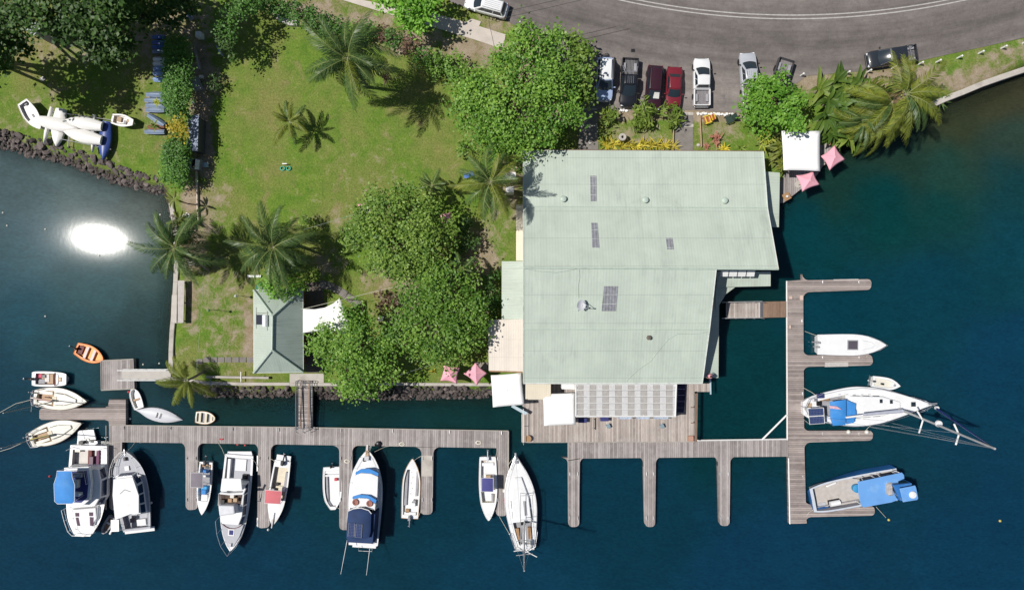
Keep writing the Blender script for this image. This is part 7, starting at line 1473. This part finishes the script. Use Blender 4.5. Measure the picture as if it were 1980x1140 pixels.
for lab, lb, sd in (('large bushy yellow green plant in front of the maroon car', [(1240, 218, 22, 1.3), (1228, 228, 16, 1.1), (1252, 228, 17, 1.1), (1240, 238, 14, .9), (1240, 205, 12, 1.2)], 80), ('bushy yellow green plant in front of the red sedan', [(1298, 224, 17, 1.2), (1307, 232, 12, 1), (1290, 218, 11, 1)], 81), ('bushy yellow green plant at the corner of the shaded path', [(1182, 220, 14, 1.1), (1178, 232, 11, .9)], 82)):
    shrub('bushy_plant', lab, lb, L_FAN, .85, sd, 7, 'plant', 'bushy plants in front of the cars', clr=.3, asp=.24, up=.55)
rosette('bromeliad', 'coppery pink leaved plant on the small lawn by the roof edge', 1381, 270, 0, 34, .75, .14, L_PINK, 83, 10, 80, .7, stem=.5, spread=.45); rosette('bromeliad', 'small coppery plant beside the yellow one at the roof edge', 1366, 284, 0, 16, .6, .12, L_PINK, 84, 10, 70, .7)
rosette('strap_plant', 'single yellow strap leaved plant beside the coppery plants', 1400, 288, 0, 22, .9, .14, L_STRAP, 85, 15, 80, .6); rosette('strap_plant', 'small green yellow strap plant left of the lime green shrub', 1432, 286, 0, 18, .8, .13, L_FAN, 86, 15, 75, .6)
rosette('lime_shrub', 'lime yellow rosette shrub at the north east corner of the roof', 1468, 278, 0, 60, .75, .16, L_LIME, 87, 0, 80, .7, stem=1.8, spread=.8)
rosette('fan_palm', 'drooping green palm like plant between the big roof and the white shade umbrella', 1498, 296, 0, 60, 1.6, .17, L_PALMY, 88, -10, 75, 1.2, stem=2.2, spread=.6); rosette('fan_palm', 'second drooping palm like plant just south of the lime shrub', 1500, 322, 0, 40, 1.2, .14, L_PALMY, 89, -10, 70, 1.2, stem=1.6, spread=.4)
rosette('bright_rosette', 'bright lime rosette plant at the top of the golden croton', 326, 209, 0, 16, .6, .13, L_LIME, 90, 10, 70, .5, stem=2.3); rosette('bright_rosette', 'green rosette plant left of the golden croton', 316, 251, 0, 16, .65, .14, L_FAN, 91, 10, 70, .5, stem=1.9)
BP = [(1575, 180), (1590, 205), (1580, 235), (1605, 165), (1612, 190), (1608, 222), (1604, 250), (1632, 178), (1640, 205), (1634, 236), (1660, 185), (1664, 212), (1628, 262), (1655, 255), (1688, 200), (1590, 262), (1700, 225), (1720, 238)]
for i, (x, y) in enumerate(BP):
    rosette('banana_plant', 'broad leaved banana like plant in the dense clump west of the windswept palms', x, y, 0, 15, 2.7, .44, L_BAN if i % 4 else L_FAN, 100+i, 10, 70, .95, group='banana clump by the east shore', stem=1.4+.6*(i % 3)/2, spread=.4, wind=(R(-35), .3))
rosette('garden_plant', 'yellow green rosette plant on the boundary bed near the broad leafy shrub', 836, 106, 0, 18, .5, .1, L_LIME, 130, 15, 80, .6, stem=.9); rosette('garden_plant', 'small yellow plant at the lawn edge near the two pink parasols', 838, 718, 0, 14, .6, .09, L_STRAP, 131, 30, 85, .5)
rosette('garden_plant', 'lone agave like plant at the foot of the boundary by the bare shrub', 745, 150, 0, 14, .8, .1, L_MAR, 132, 10, 70, .6); rosette('agave', 'spiky agave at the start of the east sea wall', 1818, 196, 0, 18, 1.1, .1, L_PALM, 133, -10, 60, .5)
# ---------------------------------------------------------------- boulders
import mathutils
def bouldermesh(seed):
    r = np.random.default_rng(seed); import bmesh
    bm = bmesh.new(); bmesh.ops.create_icosphere(bm, subdivisions=2, radius=.5); pl_ = [(mathutils.Vector(r.normal(size=3)).normalized(), r.uniform(.22, .4)) for _ in range(8)]
    for v in bm.verts:
        for n_, d_ in pl_:
            e = v.co.dot(n_)-d_
            if e > 0: v.co -= n_*e
        v.co += mathutils.Vector(r.normal(size=3))*.015
    me = bpy.data.meshes.new('boulder'); bm.to_mesh(me); bm.free(); me.materials.append(M_STONE); return me
BMS = [bouldermesh(i) for i in range(8)]
bb = MB(); r = random.Random(5)
def boulder(p, s, lab, grp):
    o = bpy.data.objects.new('boulder', BMS[r.randrange(8)]); COL.objects.link(o); o.location = p; o.rotation_euler = (r.uniform(-.5, .5), r.uniform(-.5, .5), r.uniform(0, 6.3)); o.scale = (s*r.uniform(.8, 1.25), s*r.uniform(.8, 1.2), s*r.uniform(.55, .85))
    tag(o, lab, 'boulder', grp)
def band(top, wd, n, lab, grp, smin, smax):
    q = [Vector((a, b)) for a, b in top]; cum = [0]
    for i in range(len(q)-1): cum.append(cum[-1]+(q[i+1]-q[i]).length)
    done = []
    tries = 0
    while len(done) < n and tries < 6000:
        tries += 1; s = r.random()*cum[-1]; i = next(k for k in range(len(q)-1) if cum[k+1] >= s); d = (q[i+1]-q[i]).normalized(); p = q[i]+d*(s-cum[i]); nn = Vector((-d.y, d.x)); nn = nn if nn.y > 0 else -nn
        v = r.random()**.8; p = p+nn*v*wd; sz = r.uniform(smin, smax)*(1.15-.3*v)
        w_ = W(p.x, p.y, -.5)
        if any((w_.xy-a.xy).length < (sz+b_)*.29 for a, b_ in done): continue
        z = .05-1.15*v; w_ = W(p.x, p.y, z); w_.z = z; done.append((w_, sz)); boulder(w_, sz, lab, grp)
band([(-6, 250), (40, 262), (90, 274), (140, 286), (190, 306), (240, 324), (290, 336), (322, 346)], 34, 152, 'dark basalt boulder in the sloping bank along the western cove', 'western shore boulders', .4, 1.05)
band([(400, 749), (470, 748), (560, 748)], 18, 30, 'dark basalt boulder on the bank below the low wall west of the gangway', 'boulders west of the gangway', .38, .9)
band([(612, 746), (700, 748), (800, 748), (880, 747), (950, 748)], 22, 104, 'dark basalt boulder on the bank below the low wall east of the gangway', 'boulders east of the gangway', .38, .9)
band([(330, 395), (336, 430), (334, 452)], 8, 6, 'pale rough stone under the leaning palm by the west sea wall', 'stones under the leaning palm', .4, .7)
# small rubble that fills the gaps between the boulders: nobody could count it
RV = []; RF = []; rr_ = np.random.default_rng(9); bm_ = np.array([v.co[:] for v in BMS[0].vertices]); fm_ = np.array([p.vertices[:] for p in BMS[0].polygons])
for top, wd, n in (([(-6, 248), (60, 264), (130, 282), (200, 308), (260, 330), (324, 346)], 36, 800), ([(395, 748), (565, 748)], 20, 200), ([(612, 746), (780, 748), (952, 743)], 25, 520)):
    for _ in range(n):
        k_ = rr_.integers(len(top)-1); u = rr_.random(); a, b = np.array(top[k_]), np.array(top[k_+1]); p = a+(b-a)*u+np.array([0, rr_.random()*wd]); v = (p[1]-(a+(b-a)*u)[1])/wd; s_ = rr_.uniform(.16, .45)
        q = np.array(W(p[0], p[1], .02-1.1*v)); th = rr_.random()*6.28; m_ = np.array([[math.cos(th), -math.sin(th), 0], [math.sin(th), math.cos(th), 0], [0, 0, .8]]); RF.append(fm_+len(RV)*len(bm_)); RV.append(bm_@m_.T*s_+q)
tag(fastmesh('rubble', np.concatenate(RV), np.concatenate(RF), M_STONE), 'small dark rubble between the shore boulders', kind='stuff')
# ---------------------------------------------------------------- small things
for i, (x, y) in enumerate(((1548, 147), (1636, 143), (1677, 140), (1724, 133), (1776, 125), (1810, 121), (1851, 113), (1892, 104), (1936, 94), (1978, 84))):
    p = W(x, y, 0); t = thing('bollard', 'short white roadside post on the verge between the road and the sea wall', 'bollard', tuple(p), 0, 'white roadside posts')
    MB().box(0, 0, -.1, .16, .16, .95).build('post', M_WPAINT, t, bevel=.02); MB().lathe([(.12, 0), (.12, .03), (0, .08)], (0, 0, .85), 4).build('cap', M_WPAINT, t)
k = 0
for x0, x1, y, st in ((1201, 1216, 214, 6), (1350, 1420, 220, 5.2)):
    x = x0
    while x < x1:
        p = W(x, y+r.uniform(-1.2, 1.2)+(x-x0)*.03, .1); o = bpy.data.objects.new('edging_stone', BMS[k % 8]); k += 1; COL.objects.link(o); o.location = p; o.scale = (r.uniform(.3, .5), r.uniform(.26, .4), .28); o.rotation_euler = (0, 0, r.uniform(0, 6)); x += st*r.uniform(.8, 1.2)
        o.data = bpy.data.meshes.get('white boulder') or o.data
        tag(o, 'white painted edging stone between the parking bay and the garden', 'edging stone', 'white edging stones')
        if 'white boulder' not in bpy.data.meshes: m2 = o.data.copy(); m2.name = 'white boulder'; m2.materials.clear(); m2.materials.append(M_WPAINT); o.data = m2
for (x, y, s, lab) in ((84, 153, .8, 'pale rock alone on the boat lawn'), (1351, 281, .5, 'pale stone beside the timber edging near the roof'), (1142, 276, .5, 'pale stone in the shade at the end of the dark path')):
    p = W(x, y, .1); me = BMS[2].copy(); me.materials.clear(); me.materials.append(M_STONEL); o = bpy.data.objects.new('rock', me); COL.objects.link(o); o.location = p; o.scale = (s, s*.8, s*.6); tag(o, lab, 'rock')
# planter, chairs, hose
p = W(1201, 269, 0); t = thing('planter', 'round grey stone planter with a dark hollow on the garden lawn', 'planter', tuple(p)); MB().lathe([(.34, 0), (.4, .5), (.42, 1.05), (.36, 1.1), (.16, 1.08), (.15, .7), (0, .68)], n=22).build('bowl', M_CONC, t, smooth=40); MB().lathe([(.14, .7), (0, .74)], n=12).build('soil', M_BLACK, t)
def deckchair(label, px_, py_, a, cols):
    p = W(px_, py_, 0); t = thing('garden_chair', label, 'chair', tuple(p), R(a), 'slatted garden chairs')
    mb = MB()
    for i in range(5): MB().box(-.28+.16*i, 0, .36+.03*i, .14, .66, .03).build('seat', cols[i % len(cols)], t)
    for i in range(5): MB().slab([(-.36-.1*i*.6, -.32, .42+.14*i), (-.42-.1*i*.6, -.32, .54+.14*i), (-.42-.1*i*.6, .32, .54+.14*i), (-.36-.1*i*.6, .32, .42+.14*i)], .03).build('backrest', cols[(i+2) % len(cols)], t)
    for s_ in (-1, 1):
        MB().box(.05, s_*.4, .56, .75, .12, .03).build('armrest', cols[0], t)
        for x in (-.3, .38): MB().box(x, s_*.36, 0, .07, .05, .56).build('leg', cols[-1], t)
    return t
CY, CR_, CO = mat('yellow chair paint', (.62, .45, .03), .6), mat('red chair paint', (.4, .05, .04), .6), mat('orange chair paint', (.3, .12, .05), .6)
deckchair('red and yellow slatted garden chair on the small front lawn', 1366, 233, 200, [CY, CO, CR_]); deckchair('dark green slatted garden chair beside the red and yellow one', 1408, 232, 200, [mat('dark green paint', (.02, .045, .035), .6)])
p = W(553, 326, 0); t = thing('garden_hose', 'turquoise garden hose coiled in two loops on the lawn', 'hose', tuple(p)); M_TQ = mat('turquoise hose', (.03, .5, .36), .5)
for k_, x in enumerate((-.32, .33)): MB().path([(x+(.3-.015*i/8)*math.cos(i*.5), (.24-.01*i/8)*math.sin(i*.5), .04+.004*i) for i in range(40)], .035, 6).build('coil', M_TQ, t)
sp = thing('sprinkler_post', 'short dark post just above the coiled hose', 'post', tuple(W(551, 318, 0))); MB().box(0, 0, 0, .1, .1, .45).build('post', M_TIMBER, sp); MB().box(.1, 0, .42, .5, .1, .05).build('arm', M_WPAINT, sp)
# benches on the west wall
bn = thing('jetty_bench', 'pale grey timber bench boxes along the west sea wall', 'bench', tuple(W(346, 585, 0)))
MB().slab([W(344, 542, .75), W(357, 542, .75), W(355, 624, .75), W(344, 624, .75)][::-1], .05).build('top', mat('bleached timber', (.46, .43, .4), .8, var=.12, scale=3), bn, world=True)
MB().slab([W(333, 570, .45), W(343, 570, .7), W(342, 625, .7), W(331, 621, .45)][::-1], .05).build('slope', M_CONC, bn, world=True)
mb = MB()
for y in (546, 585, 620): mb.box(*W(350, y, .4)[:2], 0, .5, .1, .72)
mb.build('legs', M_TIMBER, bn, world=True); MB().path([W(349.5, 543, .76), W(348.5, 623, .76)], .02, 4).build('seam', M_TIMBER, bn, world=True)
pt = thing('picnic_table', 'small weathered table beneath the leaning palm', 'table', tuple(W(378, 508, 0))); MB().prism(P2([(362, 501), (392, 499), (393, 513), (364, 514)], .75), .7, .75).build('top', M_CONC, pt, world=True)
for x, y in ((366, 503), (390, 503), (366, 511), (390, 511)): MB().box(*W(x, y, .3)[:2], 0, .07, .07, .72).build('leg', M_TIMBER, pt, world=True)
bq = thing('barbecue', 'black barbecue beside the weathered table on the west lawn', 'barbecue', tuple(W(403, 505, 0))); MB().prism(P2([(395, 497), (409, 497), (409, 514), (396, 512)], .8), .55, .8).build('firebox', M_BLACK, bq, world=True, bevel=.04); mb = MB()
for x, y in ((397, 499), (407, 499), (397, 511), (407, 511)): mb.path([W(x, y, 0), W(x, y, .6)], .03, 5)
mb.build('stand', M_BLACK, bq, world=True)
def chair(label, px_, py_, a, m):
    p = W(px_, py_, 0); t = thing('plastic_chair', label, 'chair', tuple(p), R(a)); MB().box(0, 0, .42, .46, .46, .04).build('seat', m, t, bevel=.015); MB().slab([(-.22, -.23, .46), (-.3, -.2, .85), (-.3, .2, .85), (-.22, .23, .46)], .03).build('backrest', m, t)
    for x in (-.2, .2):
        for y in (-.2, .2): MB().box(x, y, 0, .04, .04, .43).build('leg', m, t)
    for s_ in (-1, 1): MB().box(0, s_*.25, .62, .45, .05, .03).build('armrest', m, t)
chair('pale blue plastic chair near the open hutch at the lawn edge', 402, 320, 90, mat('pale blue plastic', (.4, .55, .62), .5)); chair('white plastic chair below the timber fence rail', 366, 418, 30, M_WPAINT); chair('blue plastic chair at the palm beside the roof corner', 912, 338, 30, mat('blue plastic', (.06, .16, .5), .5)); chair('second blue plastic chair near the palm by the roof corner', 902, 342, 200, mat('blue plastic', (.06, .16, .5), .5)); chair('grey white plastic chair in the gap between the garden trees', 738, 615, 80, M_WPAINT)
for lab, x, y, m_ in (('square wooden table with a pale cap next to the shade umbrella on the east terrace', 1606, 272, M_TAN), ('square wooden table at the southern tip of the east terrace', 1521, 380, M_TAN)):
    z = -.2; p = W(x, y, .5); t = thing('cafe_table', lab, 'table', (p.x, p.y, z), .5); MB().box(0, 0, .7, .8, .8, .05).build('top', m_, t, bevel=.01); MB().path([(0, 0, 0), (0, 0, .7)], .06, 8).build('pedestal', M_TIMBER, t); MB().lathe([(.12, .75), (.14, .85), (.1, .95), (0, .96)], n=12).build('lamp', M_WHITE, t)
for lab, x, y in (('western grey metal stool on the timber deck', 1176, 823), ('eastern grey metal stool on the timber deck', 1280, 823)):
    p = W(x, y, .3); t = thing('deck_stool', lab, 'stool', (p.x, p.y, 0), .4); mm = mat('grey blue metal', (.2, .28, .33), .5); MB().box(0, 0, .42, .42, .42, .05).build('seat', mm, t, bevel=.01)
    for a in (-.17, .17):
        for b_ in (-.17, .17): MB().box(a, b_, 0, .05, .05, .43).build('leg', mm, t)
t = thing('timber_bench', 'narrow dark bench standing on the deck below the pergola', 'bench', tuple(W(1147, 818, 0))); MB().box(0, 0, .4, .1, 1.3, .05).build('seat', M_TIMBER, t); MB().box(0, -.5, 0, .1, .08, .4).build('leg', M_TIMBER, t); MB().box(0, .5, 0, .1, .08, .4).build('leg', M_TIMBER, t)
p = W(1021, 846, 0); t = thing('cable_reel', 'small brown round table at the south west deck corner', 'table', tuple(p)); MB().lathe([(.36, .4), (.36, .46), (0, .46)], n=16).build('top', M_TAN, t); MB().lathe([(.1, 0), (.1, .4)], n=10).build('pedestal', M_TIMBER, t)
t = thing('crate', 'small reddish crate in the south east deck corner', 'crate', tuple(W(1334, 846, 0))); MB().box(0, 0, 0, .5, .55, .4).build('box', M_TAN, t, bevel=.02); MB().box(0, 0, .4, .55, .6, .04).build('lid', mat('crate lid', (.42, .24, .18), .7), t)
for lab, x, y in (('dark table at the shaded south edge of the pergola', 1125, 810), ('second dark table just east along the pergola edge', 1167, 807)):
    t = thing('dark_table', lab, 'table', tuple(W(x, y, 0))); MB().box(0, 0, .7, .9, .5, .05).build('top', M_NAVY, t); 
    for a in (-.4, .4): MB().box(a, 0, 0, .06, .4, .7).build('leg', M_TIMBER, t)
t = thing('garden_table', 'pale timber table beside the pink diamond parasol', 'table', tuple(W(932, 706, 0))); MB().box(0, 0, .7, 1.3, .8, .05).build('top', M_TIMBER, t, bevel=.01)
for a in (-.5, .5): MB().box(a, 0, 0, .08, .7, .7).build('leg', M_TIMBER, t)
t = thing('lawn_table', 'grey slatted bench in the shade east of the olive green tree', 'bench', tuple(W(881, 505, 0)), R(75)); MB().box(0, 0, .42, 1.6, .5, .05).build('seat', mat('slate bench', (.2, .23, .28), .7), t)
for a in (-.7, .7): MB().box(a, 0, 0, .08, .45, .42).build('leg', M_TIMBER, t)
t = thing('paddle_board', 'narrow white board lying on the grass above the hipped roof', 'board', tuple(W(492, 534, .1))); MB().box(0, 0, .04, 1.5, .28, .09).build('board', M_WPAINT, t, bevel=.03); MB().box(-.5, 0, 0, .1, .25, .04).build('block', M_TIMBER, t); MB().box(.5, 0, 0, .1, .25, .04).build('block', M_TIMBER, t)
t = thing('pipe_rail', 'long grey pipe rail lying along the lawn edge west of the hipped roof', 'pipe', tuple(W(460, 730, 0))); MB().path([W(398, 728, .35), W(520, 730, .35)], .14, 8).build('pipe', M_CONC, t, world=True); mb = MB()
for x in (408, 470, 510): mb.box(*W(x, 729, .1)[:2], 0, .12, .3, .3)
mb.build('blocks', M_TIMBER, t, world=True); MB().path([W(466, 718, .5), W(466, 738, .5)], .06, 6).build('cross_bar', M_WPAINT, t, world=True); MB().path([W(406, 728, .3), W(406, 750, .3)], .05, 6).build('standpipe', mat('blue pipe', (.1, .25, .4), .5), t, world=True)
t = thing('lamp_post', 'thin dark lamp post on the west lawn with a long shadow', 'lamp post', tuple(W(421, 599, 0))); MB().path([(0, 0, 0), (0, 0, 2.2)], .03, 6).build('post', M_BLACK, t); MB().lathe([(.1, 2.2), (.16, 2.3), (.1, 2.45), (0, 2.48)], n=10).build('lamp', mat('lamp glass green', (.15, .25, .12), .4), t)
t = thing('lamp_post', 'short white globe lamp beside the hipped roof corner', 'lamp post', tuple(W(468, 572, 0))); MB().path([(0, 0, 0), (0, 0, 1.6)], .03, 6).build('post', M_WPAINT, t); MB().lathe([(0, 1.55), (.14, 1.65), (.15, 1.75), (0, 1.88)], n=12).build('globe', M_WHITE, t, smooth=60)
t = thing('green_tank', 'dark green tank half hidden by the feathery shrub at the hipped roof', 'tank', tuple(W(517, 556, 0))); MB().lathe([(.55, 0), (.55, 1.9), (.45, 2.0), (0, 2.05)], n=20).build('tank', mat('green tank', (.02, .14, .09), .5), t, smooth=40); MB().lathe([(.2, 2.03), (.2, 2.1), (0, 2.1)], n=12).build('lid', M_BLACK, t)
t = thing('gate_post', 'pale gate post at the end of the footpath by the largest tree', 'post', tuple(W(968, 94, 0))); MB().box(0, 0, 0, .35, .35, .8).build('post', M_CONC, t, bevel=.02); MB().box(0, 0, .8, .42, .42, .08).build('cap', M_CONC, t, bevel=.02)
t = thing('marker_post', 'white marker post on the verge corner left of the largest tree top', 'post', tuple(W(1004, 48, 0))); MB().box(0, 0, 0, .14, .14, .9).build('post', M_WPAINT, t); MB().box(0, 0, .9, .2, .2, .05).build('cap', M_WPAINT, t)
t = thing('bike_rack', 'dark metal hoop rack on the verge beside the white car', 'rack', tuple(W(950, 35, 0)), R(-18)); mb = MB()
for i in range(4): mb.path([(i*.4-.6, -.2, 0), (i*.4-.6, -.2, .7), (i*.4-.6, .2, .7), (i*.4-.6, .2, 0)], .03, 5)
mb.build('hoops', M_BLACK, t)
tag(MB().box(*W(1224, 98, .05)[:2], .045, .42, .36, .02).build('manhole_cover', M_BLACK), 'small dark square drain cover in the asphalt', 'drain cover')
t = thing('signboard', 'pale blue board standing in the shade at the west edge of the lawn', 'board', tuple(W(430, 103, 0)), R(-65)); MB().box(0, 0, .2, 1.0, .06, .9).build('panel', mat('pale blue board', (.3, .4, .6), .6), t); MB().box(-.4, 0, 0, .06, .06, .2).build('leg', M_TIMBER, t); MB().box(.4, 0, 0, .06, .06, .2).build('leg', M_TIMBER, t)
# clutter in the shaded alley
for nm, lab, x, y, sx_, sy_, h_, m_, a in (('white_drum', 'pale drum in the shaded alley behind the hedge', 390, 72, .6, .6, .9, M_WPAINT, 0), ('plank_stack', 'dark planks leaning in the shaded alley', 383, 112, .25, 2.6, .4, M_TIMBER, 15), ('plank_stack', 'pale plank lying beside the dark ones in the alley', 386, 122, .12, 1.6, .5, mat('bleached plank', (.4, .4, .44), .8), 12), ('scrap_pile', 'heap of grey sheets in the shaded alley', 383, 165, .9, 1.3, .5, M_LINER, 20), ('crate', 'pale crate near the heap of grey sheets', 391, 150, .4, .3, .4, M_WPAINT, 0), ('crate', 'small pale box in the alley above the blue grey shed', 376, 200, .25, .25, .4, M_WPAINT, 0), ('crate', 'pale box in deep shade near the top of the alley', 369, 34, .5, .7, .6, mat('dim blue box', (.3, .33, .45), .6), 30)):
    p = W(x, y, 0); t = thing(nm, lab, nm.replace('_', ' '), tuple(p), R(a)); MB().box(0, 0, 0, sx_, sy_, h_).build('body', m_, t, bevel=.03); MB().box(0, 0, h_, sx_*.7, sy_*.8, .06).build('top', m_, t, bevel=.02)
# overhead wires
for lab, a, b in (('thin overhead wire crossing the garden from the palm to the olive tree', (560, 452, 5), (700, 410, 6)), ('thin overhead wire over the west lawn', (396, 500, 4), (380, 720, 3)), ('overhead wire hanging across the road verge, northern strand', (945, 40, 5), (960, 110, 5)), ('overhead wire crossing the road at the top, upper strand', (960, 27, 7), (1130, -12, 7)), ('overhead wire crossing the road at the top, lower strand', (962, 38, 7), (1160, -8, 7)), ('thin overhead wire from the trees to the pink parasols', (740, 735, 4), (880, 690, 3))): tag(MB().path([W(*a), W(*b)], .022 if 'road' in lab else .011, 4).build('overhead_wire', M_WIRE if 'road' in lab else M_WIREL), lab, 'wire', 'overhead wires')
tag(MB().path([W(1098, 890, DZ+.05), W(1121, 886, DZ+.05)], .04, 5).build('dock_rope', M_BLACK), 'dark rope lying over the first eastern finger pier', 'rope')
tag(MB().lathe([(.3, 0), (.32, .2), (.22, .28), (0, .3)], tuple(W(732, 857, DZ)), 14).build('black_buoy', M_BLACK, smooth=50), 'round black buoy on the dock beside the big blue trimmed cruiser', 'buoy')
for lab, x, y in (('round white fender on the easternmost finger pier', 976, 947), ('round white fender on the pier beside the large yacht, western', 1639, 834), ('round white fender on the pier beside the large yacht, eastern', 1674, 834)): tag(MB().lathe([(0, 0), (.2, .05), (.26, .2), (.2, .36), (0, .42)], tuple(W(x, y, DZ)), 14).build('fender', M_WHITE2, smooth=60), lab, 'fender')
for lab, pts in (('coil of white rope on the long dock beside the big cruiser bow', (777, 858)), ('coil of pale rope on the long dock near the navy canopy boat', (925, 855)), ('coil of white rope on the fourth finger pier', (671, 891))): tag(MB().path([W(pts[0]+6*math.cos(i*.9)*(1-.01*i), pts[1]+4*math.sin(i*.9)*(1-.01*i), DZ+.03+.001*i) for i in range(40)], .03, 5).build('rope_coil', M_ROPE), lab, 'rope')
tag(MB().path([W(x, y, DZ+.06) for x, y in ((975, 962), (974, 967), (977, 969), (975, 972))], .07, 5).build('red_rag', M_RED), 'small red cloth on the easternmost finger pier', 'cloth'); tag(MB().path([W(x, y, DZ+.06) for x, y in ((424, 848), (428, 849), (431, 848))], .08, 5).build('red_rag', M_RED), 'small red cloth on the long dock above the second cruiser', 'cloth')
for i, (x, y) in enumerate(((6, 411), (14, 436), (88, 443), (192, 494), (88, 611), (308, 702), (277, 704), (310, 415))):
    p = W(x, y, WL); tag(MB().lathe([(0, -.03), (.1, 0), (.07, .05), (0, .07)], (p.x, p.y, WL+.03), 8).build('floating_leaf', M_WHITE2), 'tiny pale fleck floating on the western cove', 'debris', 'pale flecks on the cove')
# a person on the balcony edge
def person():
    p = W(1366, 724, 2.0); t = thing('person', 'person in a pink top and dark shorts at the south east corner of the roof', 'person', (p.x, p.y, 2.05), R(160))
    me = bpy.data.meshes.new('body'); P = [(0, 0, .95), (0, 0, 1.2), (0, 0, 1.42), (.02, 0, 1.55), (.03, 0, 1.64), (0, .19, 1.4), (.08, .27, 1.15), (.25, .24, 1.0), (0, -.19, 1.4), (.02, -.27, 1.14), (.1, -.28, .9), (0, .1, .88), (.03, .11, .48), (0, .12, .06), (.16, .13, .03), (0, -.1, .88), (-.04, -.11, .48), (-.06, -.12, .06), (.1, -.13, .03)]
    E_ = [(0, 1), (1, 2), (2, 3), (3, 4), (2, 5), (5, 6), (6, 7), (2, 8), (8, 9), (9, 10), (0, 11), (11, 12), (12, 13), (13, 14), (0, 15), (15, 16), (16, 17), (17, 18)]; RR = [.15, .14, .15, .06, .1, .065, .05, .035, .065, .05, .035, .1, .07, .045, .04, .1, .07, .045, .04]
    me.from_pydata(P, E_, []); import bmesh; bm = bmesh.new(); bm.from_mesh(me); bm.verts.ensure_lookup_table(); sl = bm.verts.layers.skin.verify()
    for v, q in zip(bm.verts, RR): v[sl].radius = (q, q)
    bm.verts[0][sl].use_root = True; bm.to_mesh(me); bm.free()
    o = bpy.data.objects.new('body', me); COL.objects.link(o); o.parent = t; sm = o.modifiers.new('k', 'SKIN'); 
    su = o.modifiers.new('s', 'SUBSURF'); su.levels = su.render_levels = 1; me.materials.append(mat('skin', (.32, .19, .13), .6))
    MB().lathe([(0, -.02), (.08, .0), (.105, .09), (.1, .16), (.06, .2), (0, .21)], (.02, 0, 1.62), 14).build('hair', mat('dark hair', (.03, .02, .015), .7), t, smooth=60)
    MB().lathe([(.17, .0), (.185, .2), (.2, .38), (.23, .46), (.12, .54), (.07, .56)], (0, 0, .95), 16).build('top', mat('pink shirt', (.7, .3, .36), .8), t, smooth=60); MB().lathe([(.19, 0), (.19, .2), (.17, .28)], (0, 0, .72), 14).build('shorts', M_NAVY, t, smooth=60)
person()
